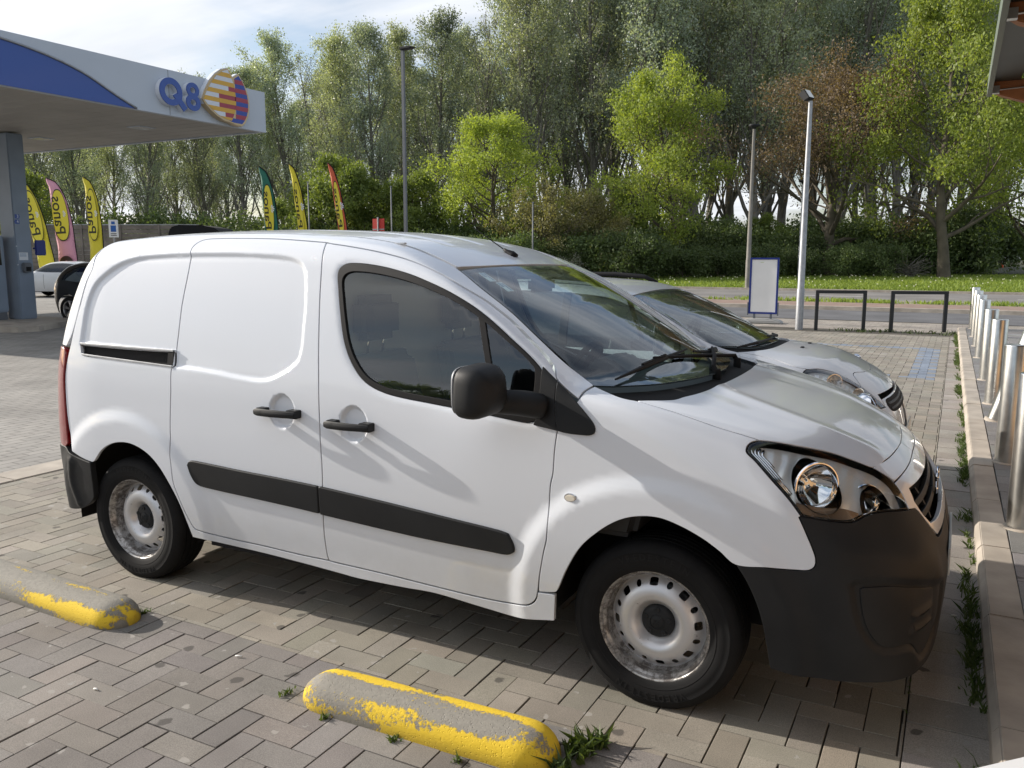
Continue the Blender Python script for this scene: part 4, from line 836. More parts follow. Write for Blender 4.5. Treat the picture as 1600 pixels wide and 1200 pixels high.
mb=MB(); mb.tube([(.01,.03,-.045),(.06,.085,-.048),(.11,.13,-.055),(.150,.160,-.066),(.175,.185,-.075)],[.044,.046,.050,.050,.046],14)
arm=mb.build('mirror_arm',M['plastic'],mo,smooth=True,sub=1)
both(mo)
# wipers, aerial, rear lights, rear bumper, rear doors
def wsz(x,y,o=.012):
    p=onT(x,y); return (p.x-.3*o,p.y,p.z+o)
for (piv,mid,tip,bl) in (((-.02,.42),(-.10,.10),(-.20,-.22),((-.22,-.68),(-.19,-.45),(-.16,-.25),(-.15,.02))),((-.0,-.05),(-.05,.2),(-.13,.40),((-.13,.05),(-.12,.30),(-.14,.50),(-.18,.66)))):
    mb=MB(); P0=onT(*piv)+Vector((0,0,-.01)); 
    mid3=Vector(wsz(*bl[1],.030)); mid2=Vector(wsz(*bl[2],.03))
    c3=(mid3+mid2)/2
    mb.tube([P0,P0+Vector((-.015,0,.03)),P0.lerp(c3,.5)+Vector((0,0,.02)),c3],[.013,.011,.009,.006],8)
    mb.lathe([(.0001,.02),(.016,.018),(.018,0),(.018,-.03)],c=P0,n=14)
    o=mb.build('wiper',M['black'],van,auto=50)
    mb=MB()
    mb.tube([wsz(*q,.012) for q in bl],[.004,.010,.010,.004],6)
    mb.tube([wsz(*q,.022) for q in bl[1:3]],[.007,.007],6)
    mb.build('wiper_blade',M['rubber'],o,auto=50)
ab=onT(-1.02,.03)
mb=MB(); mb.tube([(0,0,-.004),(-.015,0,.012),(-.045,0,.026),(-.06,0,.035)],[.022,.018,.010,.007],10); o=mb.build('aerial',M['rubber'],van,smooth=True,loc=ab)
mb=MB(); mb.tube([(-.055,0,.032),(-.235,0,.145)],[.0032,.002],6); mb.build('aerial_whip',M['rubber'],o)
mb=MB(); mb.box((-.03,-.012,-.002),(.03,.012,.006)); o=mb.build('roof_rail_cap',M['white'],van,bevel=.003,loc=onT(-1.26,roofy))
RD=(-.75,-.66,0)
tl=[onS(-3.165,.82),onS(-3.165,1.0),onS(-3.155,1.10),onS(-3.165,1.16),onS(-3.22,1.17),onR(-.74,1.15),onR(-.735,1.0),onR(-.72,.85),onR(-.71,.70),onR(-.74,.64),onS(-3.22,.63),onS(-3.17,.66)]
P_('tail_light',tl,RD,M['redlens'],van,off=.006,gap=.003,rnd=.004,depth=.03)
rbm=[onS(-2.965,.588),onS(-3.045,.60),onS(-3.14,.62),onS(-3.20,.645),onR(-.76,.645),onR(-.6,.63),onR(-.3,.60),onR(0,.60),onR(0,.30),onR(-.4,.30),onR(-.70,.30),onS(-3.20,.30),onS(-3.08,.33),onS(-2.99,.39),onS(-2.975,.44),onS(-2.97,.50)]
P_('rear_bumper',rbm,RD,M['plastic'],van,off=.010,gap=.001,rnd=.004,depth=.03,emb=[Emb([onS(-3.13,.58),onS(-3.15,.47),onS(-3.12,.35)],SIDE,.012,.02,closed=False,ridge=True)])
P_('rear_corner_panel',[onS(-3.165,1.17),onS(-3.12,1.24),onS(-3.09,1.35),onS(-3.06,1.5),onS(-3.03,1.58),onT(-3.03,-.66),onR(-.60,1.64),onR(-.66,1.4),onR(-.70,1.18)],RD,M['white'],van,gap=.003)
for s in (0,):
    P_('rear_door',[onR(-.008,.63),onR(-.68,.66),onR(-.69,.85),onR(-.70,1.15),onR(-.66,1.4),onR(-.60,1.62),onR(-.3,1.65),onR(-.008,1.66)],(-1,0,.05),M['white'],van,gap=.003)
    P_('rear_window',[onR(-.10,1.12),onR(-.58,1.12),onR(-.56,1.3),onR(-.50,1.52),onR(-.10,1.53)],(-1,0,.05),M['darkglass'],van,off=.003)
mb=MB(); 
# headlight internals
hq=[Vector(q) for q in np.array([tuple(p) for p in hl]).mean(0)+(np.array([tuple(p) for p in hl])-np.array([tuple(p) for p in hl]).mean(0))*.97]
def hlmat(name,col,rough,wave):
    m=pmat(name,col,rough,1); b=m.node_tree.nodes['Principled BSDF']
    tc=nd(m,'ShaderNodeTexCoord'); w=nd(m,'ShaderNodeTexWave'); w.inputs['Scale'].default_value=wave; w.inputs['Distortion'].default_value=2.5; w.inputs['Detail'].default_value=1.5; lk(m,tc.outputs['Object'],w.inputs['Vector'])
    bp=nd(m,'ShaderNodeBump'); bp.inputs['Strength'].default_value=.5; bp.inputs['Distance'].default_value=.008; lk(m,w.outputs[0],bp.inputs['Height']); lk(m,bp.outputs[0],b.inputs['Normal']); return m
M['hlchrome']=hlmat('headlamp_chrome',(.88,.87,.84),.22,7); M['hlchrome'].node_tree.nodes['Principled BSDF'].inputs['Metallic'].default_value=.3
AX=Vector((.66,-.75,0)).normalized(); uq,vq,dq=frame(DIAG)
c1=onS(.535,.888)+Vector(tuple(-dq*.020)); c2_=Vector(tuple(hl[11])).lerp(hl[17],.36)+Vector(tuple(-dq*.020))
def circ(c,r): return [Vector(tuple(np.array(tuple(c))+uq*r*math.cos(a)+vq*r*math.sin(a))) for a in np.linspace(0,2*math.pi,29)[:-1]]
P_('headlamp_housing',hq,DIAG,M['hlchrome'],van,off=-.022,gap=.003,depth=-.020,grid=.015,corner=38,holes=[circ(c1,.074),circ(c2_,.054)])
def lamp(c,r,dep,name,mat,lens=False):
    mb=MB(); pr=[(r*1.06,.004),(r*1.05,.012),(r,.012)]+[(r*k,-dep*(1-k*k)) for k in (.97,.9,.8,.65,.5,.3,.15,.03)]
    mb.lathe(pr,n=48); 
    mb.lathe([(.0001,-.02),(.008,-.02),(.012,-.03),(.012,-dep)],n=16)
    o=mb.build(name,mat,van,smooth=True,auto=50); q=AX.to_track_quat('Z','Y').to_matrix().to_4x4()
    o.data.transform(q); o.location=c; both(o); return o
lamp(tuple(c1),.076,.055,'headlamp_reflector',M['chrome'])
lamp(tuple(c2_),.055,.045,'headlamp_reflector',M['chrome'])
# ribbed chrome strip along the rear edge and amber turn lamp at the bottom
rb=[hl[1],hl[0],hl[21],hl[20],hl[19],hl[18]]; 
ctr=Vector(np.array([tuple(p) for p in hl]).mean(0))
for k in range(4):
    f_=.06+.05*k
    mb=MB(); mb.tube([Vector(p).lerp(ctr,f_+.02)+Vector((-.006,.014,0)) for p in rb],.0055,6); o=mb.build('daytime_light_strip',M['chrome'],van,smooth=True); both(o)
tp=[hl[18],hl[17],hl[16],hl[15],hl[14]]
up_=[Vector(p)+Vector((-.01,.0,.035)) for p in tp[::-1]]
ind=[Vector(p).lerp(ctr,.05) for p in tp]+[Vector(p).lerp(ctr,.10) for p in up_[1:4]]
P_('turn_lamp',ind,DIAG,pmat('turn_lamp_bronze',(.34,.25,.18),.15,.5),van,off=-.012,gap=.001,depth=.02,rnd=.003,corner=38)
# ------------------------------------------------------------------ ground, kerb, bollards, street things
def struct(o): o['kind']='structure'; return o
def stuff(o,label=None,cat=None): o['kind']='stuff'; return tag(o,label,cat)
def vcolmat(name,rough=.85,bump=.5,bscale=260,stain=1,spec=.35):
    m=pmat(name,(.3,.3,.3),rough,spec=spec); b=m.node_tree.nodes['Principled BSDF']
    a=nd(m,'ShaderNodeAttribute'); a.attribute_name='Col'
    tc=nd(m,'ShaderNodeTexCoord')
    n=nd(m,'ShaderNodeTexNoise'); n.inputs['Scale'].default_value=bscale; n.inputs['Detail'].default_value=3; n.inputs['Roughness'].default_value=.8; lk(m,tc.outputs['Object'],n.inputs['Vector'])
    mr=nd(m,'ShaderNodeMapRange'); lk(m,n.outputs[0],mr.inputs[0])
    for i,v in zip((1,2,3,4),(.3,.7,.62,1.38)): mr.inputs[i].default_value=v
    x=nd(m,'ShaderNodeMixRGB',blend_type='MULTIPLY'); x.inputs[0].default_value=1; lk(m,a.outputs[0],x.inputs[1]); lk(m,mr.outputs[0],x.inputs[2])
    n2=nd(m,'ShaderNodeTexNoise'); n2.inputs['Scale'].default_value=1.3; n2.inputs['Detail'].default_value=8; n2.inputs['Roughness'].default_value=.65; lk(m,tc.outputs['Object'],n2.inputs['Vector'])
    m2=nd(m,'ShaderNodeMapRange'); lk(m,n2.outputs[0],m2.inputs[0])
    for i,v in zip((1,2,3,4),(.35,.65,.80,1.15)): m2.inputs[i].default_value=v
    x2=nd(m,'ShaderNodeMixRGB',blend_type='MULTIPLY'); x2.inputs[0].default_value=1; lk(m,x.outputs[0],x2.inputs[1]); lk(m,m2.outputs[0],x2.inputs[2])
    # oil drips, chewing gum
    prev=x2.outputs[0]
    for sc_,lo,hi,colr,thr in ((5.5,.02,.14,(.06,.055,.05,1),.88),(7.5,.05,.115,(.34,.32,.29,1),.88),(16,.04,.13,(.33,.32,.295,1),.94)):
        nw=nd(m,'ShaderNodeTexNoise'); nw.inputs['Scale'].default_value=sc_*3; lk(m,tc.outputs['Object'],nw.inputs['Vector'])
        vm=nd(m,'ShaderNodeVectorMath',operation='MULTIPLY_ADD'); lk(m,nw.outputs['Color'],vm.inputs[0]); vm.inputs[1].default_value=(.06,.06,0); lk(m,tc.outputs['Object'],vm.inputs[2])
        vo=nd(m,'ShaderNodeTexVoronoi',voronoi_dimensions='2D'); vo.inputs['Scale'].default_value=sc_; lk(m,vm.outputs[0],vo.inputs['Vector'])
        d=nd(m,'ShaderNodeMapRange'); lk(m,vo.outputs['Distance'],d.inputs[0])
        for i,v in zip((1,2,3,4),(hi*.75,hi,.75,0)): d.inputs[i].default_value=v
        sp_=nd(m,'ShaderNodeSeparateColor'); lk(m,vo.outputs['Color'],sp_.inputs[0])
        g=nd(m,'ShaderNodeMath',operation='GREATER_THAN'); lk(m,sp_.outputs[0],g.inputs[0]); g.inputs[1].default_value=thr
        q=nd(m,'ShaderNodeMath',operation='MULTIPLY'); lk(m,d.outputs[0],q.inputs[0]); lk(m,g.outputs[0],q.inputs[1])
        x3=nd(m,'ShaderNodeMixRGB'); lk(m,q.outputs[0],x3.inputs[0]); lk(m,prev,x3.inputs[1]); x3.inputs[2].default_value=colr; prev=x3.outputs[0]
    lk(m,prev,b.inputs['Base Color'])
    bp=nd(m,'ShaderNodeBump'); bp.inputs['Strength'].default_value=bump; bp.inputs['Distance'].default_value=.0018; lk(m,n.outputs[0],bp.inputs['Height']); lk(m,bp.outputs[0],b.inputs['Normal'])
    return m
M['paver']=vcolmat('concrete_pavers')
def brickmesh(name,rects,cols,mat,zbase=0,jx=.0026,jy=.0013,th=.03,tilt=.0016,lift=.0007,cham=.0014):
    rects=np.array(rects); cols=np.array(cols); n=len(rects)
    x0,y0,x1,y1=(rects[:,0]+jx),(rects[:,1]+jy),(rects[:,2]-jx),(rects[:,3]-jy)
    j=rng.normal(0,.0009,(n,4)); x0+=j[:,0]; x1+=j[:,1]; y0+=j[:,2]; y1+=j[:,3]
    xc,yc=(x0+x1)/2,(y0+y1)/2; tx=rng.normal(0,tilt,n); ty=rng.normal(0,tilt,n); lz=rng.normal(0,lift,n)+zbase
    V=np.zeros((n,12,3)); c=cham
    for k,(X,Y) in enumerate(((x0,y0),(x1,y0),(x1,y1),(x0,y1))):
        sx=1 if k in (0,3) else -1; sy=1 if k<2 else -1
        V[:,k]=np.stack([X+sx*c,Y+sy*c,lz+(X-xc)*tx+(Y-yc)*ty],1)
        V[:,4+k]=np.stack([X,Y,lz+(X-xc)*tx+(Y-yc)*ty-c*.8],1)
        V[:,8+k]=np.stack([X,Y,lz*0+zbase-th],1)
    base=np.array([(0,1,2,3)]+[(4+k,4+(k+1)%4,(k+1)%4,k) for k in range(4)]+[(8+k,8+(k+1)%4,4+(k+1)%4,4+k) for k in range(4)])
    F=(base[None]+12*np.arange(n)[:,None,None]).reshape(-1,4)
    me=bpy.data.meshes.new(name); me.vertices.add(n*12); me.vertices.foreach_set('co',V.reshape(-1)); me.loops.add(F.size); me.loops.foreach_set('vertex_index',F.reshape(-1).astype(np.int32))
    me.polygons.add(len(F)); me.polygons.foreach_set('loop_start',np.arange(0,F.size,4,dtype=np.int32)); me.polygons.foreach_set('loop_total',np.full(len(F),4,dtype=np.int32)); me.update(calc_edges=True)
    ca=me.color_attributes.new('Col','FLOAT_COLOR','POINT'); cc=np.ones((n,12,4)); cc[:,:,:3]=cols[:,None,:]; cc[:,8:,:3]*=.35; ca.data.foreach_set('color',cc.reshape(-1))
    me.shade_flat(); me.materials.append(mat); o=bpy.data.objects.new(name,me); COL.objects.link(o); return o
mod=.1125
def herring(xa,xb,ya,yb):
    out=[]
    for i in range(int(math.floor(xa/mod))-2,int(math.ceil(xb/mod))+2):
        for j in range(int(math.floor(ya/mod))-2,int(math.ceil(yb/mod))+2):
            k=(i+j)%4
            if k==0: r=[i*mod,j*mod,(i+1)*mod,(j+2)*mod]      # long way along y
            elif k==2: r=[i*mod,j*mod,(i+2)*mod,(j+1)*mod]
            else: continue
            r[0]+=.033; r[2]+=.033; r[1]+=.02; r[3]+=.02
            r=[max(r[0],xa),max(r[1],ya),min(r[2],xb),min(r[3],yb)]
            if r[2]-r[0]>.012 and r[3]-r[1]>.012: out.append(r)
    return out
def cols_for(rs,base,var=.085,hue=.018):
    n=len(rs); v=1+rng.normal(0,var,(n,1)); h=1+rng.normal(0,hue,(n,3))*np.array([1,.3,1]); return np.clip(np.array(base)*v*h,.02,.8)
bay=herring(-5.12,.835,-1.13,16.0); bc=cols_for(bay,(.258,.236,.198))
for k,r in enumerate(bay):
    x,y=(r[0]+r[2])/2,(r[1]+r[3])/2
    if (.42<x<.66 and 9.0<y<13.3) or (-3<x<.66 and (abs(y-13.2)<.1 or abs(y-9.1)<.07)): bc[k]=np.array([.20,.235,.29])*(1+rng.normal(0,.06))
struct(brickmesh('parking_paving',bay,bc,M['paver']))
ais=herring(-5.12,1.08,-4.6,-1.13); struct(brickmesh('aisle_paving',ais,cols_for(ais,(.208,.190,.172),.07),M['paver'],lift=.001))
edge=[(.835,y,1.10,y+.215) for y in np.arange(-4.6,17.4,.215)]
edge=[r for r in edge]; struct(brickmesh('edge_paving',edge,cols_for(edge,(.30,.275,.245),.1),M['paver'],lift=.0015))
fr=[(x+((j%2)*.11),16.85+j*.11,x+((j%2)*.11)+.22,16.85+(j+1)*.11) for j in range(26) for x in np.arange(-14,3,.22)]
struct(brickmesh('pavement',fr,cols_for(fr,(.30,.27,.235),.09),M['paver'],zbase=.004))
# walkway behind the kerb
wk=[]
for y in np.arange(-4.6,17.4,.22): 
    for x in (0,.22,.66,1.1): wk.append((1.09-.0075*y+.158+x,y,1.09-.0075*y+.158+x+(.22 if x==0 else .44),y+.22))
struct(brickmesh('walkway_paving',wk,cols_for(wk,(.20,.195,.19),.08),M['paver'],zbase=.10))
def plane(name,x0,y0,x1,y1,z,mat,kind='structure',th=0):
    mb=MB(); mb.add([(x0,y0,z),(x1,y0,z),(x1,y1,z),(x0,y1,z)],[(0,1,2,3)]); o=mb.build(name,mat,recalc=False); o['kind']=kind; return o
M['soil']=pmat('sandy_joint_soil',(.075,.066,.052),.95,bump=.6,bscale=90,var=.4,vscale=3)
M['asphalt']=pmat('worn_asphalt',(.12,.12,.125),.85,bump=.6,bscale=120,bdist=.004,var=.22,vscale=.8)
M['asphalt2']=pmat('pale_asphalt',(.19,.18,.17),.85,bump=.6,bscale=120,bdist=.004,var=.22,vscale=.5)
M['concrete']=pmat('weathered_concrete',(.36,.32,.27),.85,bump=.5,bscale=70,var=.22,vscale=4)
M['grassground']=pmat('grass_ground',(.15,.20,.045),.95,bump=.8,bscale=8,bdist=.05,var=.45,vscale=1.2)
M['earth']=pmat('woodland_floor',(.030,.034,.014),.95,var=.5,vscale=.6)
def fcmat():
    m=pmat('forecourt_pavers',(.15,.14,.13),.85); b=m.node_tree.nodes['Principled BSDF']
    tc=nd(m,'ShaderNodeTexCoord'); br=nd(m,'ShaderNodeTexBrick'); br.offset=.5
    mp_=nd(m,'ShaderNodeMapping'); mp_.inputs['Rotation'].default_value=(0,0,math.pi/2); lk(m,tc.outputs['Object'],mp_.inputs[0]); lk(m,mp_.outputs[0],br.inputs['Vector'])
    br.inputs['Scale'].default_value=1; br.inputs['Brick Width'].default_value=.22; br.inputs['Row Height'].default_value=.11; br.inputs['Mortar Size'].default_value=.005; br.inputs['Mortar Smooth'].default_value=.1
    br.inputs['Color1'].default_value=(.25,.24,.22,1); br.inputs['Color2'].default_value=(.29,.275,.25,1); br.inputs['Mortar'].default_value=(.13,.12,.11,1)
    n=nd(m,'ShaderNodeTexNoise'); n.inputs['Scale'].default_value=.7; n.inputs['Detail'].default_value=10; n.inputs['Roughness'].default_value=.7; lk(m,tc.outputs['Object'],n.inputs['Vector'])
    r=nd(m,'ShaderNodeMapRange'); lk(m,n.outputs[0],r.inputs[0])
    for i,v in zip((1,2,3,4),(.3,.7,.6,1.35)): r.inputs[i].default_value=v
    x=nd(m,'ShaderNodeMixRGB',blend_type='MULTIPLY'); x.inputs[0].default_value=1; lk(m,br.outputs[0],x.inputs[1]); lk(m,r.outputs[0],x.inputs[2]); lk(m,x.outputs[0],b.inputs['Base Color'])
    bp=nd(m,'ShaderNodeBump'); bp.invert=True; bp.inputs['Distance'].default_value=.006; bp.inputs['Strength'].default_value=.8; lk(m,br.outputs['Fac'],bp.inputs['Height']); lk(m,bp.outputs[0],b.inputs['Normal']); return m
plane('ground',-600,-400,600,900,-.05,M['earth'])
plane('joint_sand',-5.13,-4.7,2.6,20,-.010,M['soil'])
plane('forecourt',-70,-60,-5.45,20.0,-.004,fcmat())
plane('car_park_rear',-5.13,-60,60,-4.6,-.004,M['asphalt'])
plane('far_forecourt',-120,20,-21,46,-.0045,M['asphalt2'])
mb=MB()
for y in np.arange(-20,19.9,1.0): mb.box((-5.445,y+.004,-.05),(-5.15,y+.996,.004))
struct(mb.build('gutter_strip',M['concrete'],bevel=.004))
# main road beyond
plane('road',-200,20.0,200,24.35,-.002,M['asphalt']); plane('far_road',-200,29.3,200,39.6,0,M['asphalt2'])
plane('cycle_path',-200,24.6,200,27.2,.10,pmat('reddish_path',(.26,.185,.15),.85,var=.15,vscale=2))
plane('gravel_strip',-200,27.2,200,29.2,.08,pmat('gravel_and_weeds',(.20,.19,.13),.95,var=.5,vscale=1.5,bump=.8,bscale=20,bdist=.03))
mb=MB(); mb.box((-200,24.35,-.05),(200,24.6,.11)); mb.box((-200,29.2,-.05),(200,29.33,.09)); mb.box((-200,39.6,-.05),(200,39.85,.10)); struct(mb.build('road_kerb',M['concrete']))
mk=pmat('road_paint',(.70,.70,.66),.7,var=.25,vscale=6)
mb=MB()
for x in np.arange(-60,60,9.0): mb.add([(x,34.3,.004),(x+3.5,34.3,.004),(x+3.5,34.45,.004),(x,34.45,.004)],[(0,1,2,3)])
struct(mb.build('lane_marking',mk,recalc=False))
mb=MB(); mb.add([(-60,29.75,.004),(60,29.75,.004),(60,29.9,.004),(-60,29.9,.004)],[(0,1,2,3)]); struct(mb.build('edge_line',mk,recalc=False))
# verge rising gently to the woodland
mb=MB(); xs=np.linspace(-260,200,60); ys=[39.85,45,52,60,68,80,110,200]; zs=[.02,.18,.30,.36,.38,.4,.4,.4]
for j,y in enumerate(ys):
    for x in xs: mb.v.append((x,y,zs[j]))
for j in range(len(ys)-1):
    for i in range(len(xs)-1): a=j*len(xs)+i; mb.f.append((a,a+1,a+len(xs)+1,a+len(xs)))
mb.mi=[1 if (j>=4) else 0 for j in range(len(ys)-1) for i in range(len(xs)-1)]
struct(mb.build('grass_verge',[M['grassground'],M['earth']],recalc=False))
def bladefield(name,pts,h,w,mat,label=None,lean=.5,seg=1,colv=None):
    "pts (n,3) base points: one curved blade each"
    n=len(pts); a=rng.uniform(0,2*np.pi,n); hh=h*rng.uniform(.5,1.3,n); l=lean*hh*rng.uniform(.3,1.2,n); b=rng.uniform(0,2*np.pi,n)
    u=np.stack([np.cos(a),np.sin(a),0*a],1)*w*rng.uniform(.6,1.3,(n,1)); d=np.stack([np.cos(b)*l,np.sin(b)*l,hh],1); dm=np.stack([np.cos(b)*l*.3,np.sin(b)*l*.3,hh*.6],1)
    V=np.stack([pts-u,pts+u,pts+dm+u*.7,pts+d,pts+dm-u*.7],1).reshape(-1,3); k=np.arange(n)*5
    F=[(int(q),int(q+1),int(q+2),int(q+3),int(q+4)) for q in k]
    me=bpy.data.meshes.new(name); me.from_pydata(V.tolist(),[],F); me.materials.append(mat); o=bpy.data.objects.new(name,me); COL.objects.link(o); return o
def leafmat(name,col,col2,tr=.45,rough=.55):
    m=bpy.data.materials.new(name); m.use_nodes=True; nt=m.node_tree
    for n in list(nt.nodes): nt.nodes.remove(n)
    oi=nd(m,'ShaderNodeObjectInfo'); ge=nd(m,'ShaderNodeNewGeometry'); tc=nd(m,'ShaderNodeTexCoord')
    no=nd(m,'ShaderNodeTexNoise'); no.inputs['Scale'].default_value=.45; no.inputs['Detail'].default_value=3; lk(m,tc.outputs['Object'],no.inputs['Vector'])
    ad=nd(m,'ShaderNodeMath',operation='MULTIPLY_ADD'); lk(m,ge.outputs['Random Per Island'],ad.inputs[0]); ad.inputs[1].default_value=.6; lk(m,no.outputs[0],ad.inputs[2])
    mr=nd(m,'ShaderNodeMapRange'); lk(m,ad.outputs[0],mr.inputs[0]); mr.inputs[1].default_value=.35; mr.inputs[2].default_value=1.25
    x=nd(m,'ShaderNodeMixRGB'); lk(m,mr.outputs[0],x.inputs[0]); x.inputs[1].default_value=(*col,1); x.inputs[2].default_value=(*col2,1)
    hs=nd(m,'ShaderNodeHueSaturation'); hv=nd(m,'ShaderNodeMath',operation='MULTIPLY_ADD'); lk(m,oi.outputs['Random'],hv.inputs[0]); hv.inputs[1].default_value=.5; hv.inputs[2].default_value=.78; lk(m,hv.outputs[0],hs.inputs['Value']); lk(m,x.outputs[0],hs.inputs['Color'])
    d=nd(m,'ShaderNodeBsdfPrincipled'); d.inputs['Roughness'].default_value=rough; d.inputs['Specular IOR Level'].default_value=.4; lk(m,hs.outputs[0],d.inputs['Base Color'])
    t=nd(m,'ShaderNodeBsdfTranslucent'); g=nd(m,'ShaderNodeMixRGB',blend_type='MULTIPLY'); g.inputs[0].default_value=1; lk(m,hs.outputs[0],g.inputs[1]); g.inputs[2].default_value=(1.5,1.45,.6,1); lk(m,g.outputs[0],t.inputs[0])
    mx=nd(m,'ShaderNodeMixShader'); mx.inputs[0].default_value=tr; lk(m,d.outputs[0],mx.inputs[1]); lk(m,t.outputs[0],mx.inputs[2])
    o=nd(m,'ShaderNodeOutputMaterial'); lk(m,mx.outputs[0],o.inputs[0]); return m
M['grass']=leafmat('grass_blades',(.12,.18,.03),(.25,.31,.07),.35)
M['weed']=leafmat('weed_leaves',(.035,.065,.018),(.10,.14,.035),.3)
def zv(y): return np.interp(y,ys,zs)
n=60000; px_=rng.uniform(-32,16,n); py_=39.9+(rng.uniform(0,1,n)**1.3)*24; P=np.stack([px_,py_,zv(py_)],1)
stuff(bladefield('grass',P,.16,.03,M['grass'],lean=.6),'mown green grass on the verge across the road','grass')
# daisies and dandelions
fl=[]; mb=MB()
for _ in range(260):
    x,y=random.uniform(-26,12),random.uniform(40.2,56); s=.028; z=zv(y)+.20; mb.add([(x-s,y,z-s),(x+s,y,z-s),(x+s,y,z+s),(x-s,y,z+s)],[(0,1,2,3)])
stuff(mb.build('daisies',pmat('daisy_white',(.75,.72,.5),.7),recalc=False),'tiny white daisies scattered through the verge grass','flowers')
# rough tufts on the road island and below the racks
P=[]
for _ in range(90):
    x=random.uniform(-14,8); y=random.uniform(27.3,29.1); 
    for k in range(30): P.append((x+random.gauss(0,.25),y+random.gauss(0,.1),.08))
stuff(bladefield('island_grass',np.array(P),.12,.02,M['grass']),'rough grass tufts on the traffic island','grass')
# kerb
ang=.0075
def kx(y): return 1.09-.0075*y
mb=MB(); yy=-4.6
random.seed(3)
while yy<17.3:
    L=1.0; x0=kx(yy); x1=kx(yy+L); o_=random.uniform(-.003,.003); h=.10+random.uniform(-.003,.003); w=.155
    a=[(0,-.08),(0,h-.030),(.022,h),(w,h),(w,-.08)]
    vs=[(x0+u+o_,yy+.003,v) for u,v in a]+[(x1+u+o_,yy+L-.003,v) for u,v in a]; k=5
    mb.add(vs,[tuple(range(k))[::-1],tuple(range(k,2*k))]+[(i,(i+1)%k,(i+1)%k+k,i+k) for i in range(k)]); yy+=L
struct(mb.build('kerb',M['concrete'],bevel=.004))
def weeds(name,pts,label,n,spread,h,w):
    P=[]
    for x,y,z,s in pts:
        k=int(n*s)
        for _ in range(k): P.append((x+random.gauss(0,spread*s),y+random.gauss(0,spread*s*1.6),z))
    return stuff(bladefield(name,np.array(P),h,w,M['weed'],lean=1.1),label,'weeds')
random.seed(5)
pts=[(kx(y)-random.uniform(.0,.055),y+random.uniform(-.05,.05),0,random.uniform(.12,.5)+random.random()**4*.9) for y in np.arange(-1.2,17,.04) if random.random()<.18+.8*max(0,math.sin(y*1.7+1)+.6*math.sin(y*4.1))]
weeds('kerb_weeds',pts,'low green weeds growing along the foot of the kerb',40,.022,.045,.0035)
pts=[(.835+random.gauss(0,.004),y,-.004,.4) for y in np.arange(-.9,3,.05) if random.random()<.5]
weeds('joint_moss',pts,'moss and tiny weeds in the paving joint beside the kerb',14,.008,.012,.0025)
pts=[(x,16.5+random.gauss(0,.12),0,1) for x in np.arange(-2.4,1.0,.09) if (x>-1.5 and random.random()<.8)]
weeds('rack_grass',pts,'tufts of grass under the black bicycle hoops',12,.07,.07,.010)
plane('rack_bed',-4.2,16.0,1.0,16.87,.001,M['soil'])
# bollards
BY=[(17.093,0),(15.08,0),(13.049,0),(11.123,0),(8.454,0),(6.487,0),(5.44,1),(3.578,0),(1.826,0),(-.15,0)]
def mk_bollard():
    e=thing('bollard',(0,0,.1),'stainless steel bollard standing on the kerbside paving','bollard','stainless bollards along the kerb')
    mb=MB(); r=.082; mb.lathe([(.0001,.893),(r-.006,.893),(r-.002,.890),(r,.884),(r,.0),(r,-.05)],n=48); mb.build('tube',M['steel'],e,smooth=True,auto=40)
    mb=MB(); mb.lathe([(r-.001,.012),(r+.010,.012),(r+.018,.004),(r+.02,-.02)],n=32); mb.build('base_collar',M['concrete'],e,smooth=True,auto=40)
    return e
b0=mk_bollard(); bl_=[
 'farthest stainless bollard, beside the right bicycle hoop','second farthest stainless bollard in the kerb row','third farthest stainless bollard in the kerb row','fourth farthest stainless bollard in the kerb row','upright stainless bollard, fifth from the far end of the kerb row','upright stainless bollard just behind the leaning one','tilted stainless bollard leaning against its neighbour','stainless bollard standing right in front of the leaning bollard','large near stainless bollard cut off by the right picture edge','nearest stainless bollard at the right, beside the van bumper']
for i,(y,ln) in enumerate(BY[:9]):
    e=b0 if i==0 else b0.copy()
    if i:
        COL.objects.link(e)
        for ch in b0.children: c=ch.copy(); COL.objects.link(c); c.parent=e
    e.location=(kx(y)+.215 if i<9 else 0,y,.10); e['label']=bl_[i]
    e.location.x=[1.251,1.267,1.277,1.280,1.292,1.308,1.304,1.311,1.314,1.32][i]
    if ln: e.rotation_euler=(R(2),R(15.5),0)
# wheel stops
def mk_stop(L):
    vs=[];fs=[];K=22;rr=.13; prof=[]
    n=26
    xs_=[]
    for i in range(n+1):
        t=i/n; x=-L/2+L*t; e=min(1,(L/2-abs(x))/.13); xs_.append((x,math.sqrt(max(0,1-(1-e)**2))))
    xs_=[]
    for a in np.linspace(0,math.pi/2,9): xs_.append((-L/2+.13*(1-math.cos(a)),math.sin(a)))
    for x in np.linspace(-L/2+.13,L/2-.13,24)[1:-1]: xs_.append((x,1))
    for a in np.linspace(math.pi/2,0,9): xs_.append((L/2-.13*(1-math.cos(a)),math.sin(a)))
    for x,s_ in xs_:
        for k in range(K+1):
            a=math.pi*k/K; c,sn=math.cos(a),math.sin(a)
            y=.112*math.copysign(abs(c)**.75,c)*max(.02,s_); z=.110*(abs(sn)**.8)*max(.02,s_**.8)
            vs.append((x,y,z-.01))
    for i in range(len(xs_)-1):
        for k in range(K): a=i*(K+1)+k; fs.append((a,a+1,a+K+2,a+K+1))
    return vs,fs
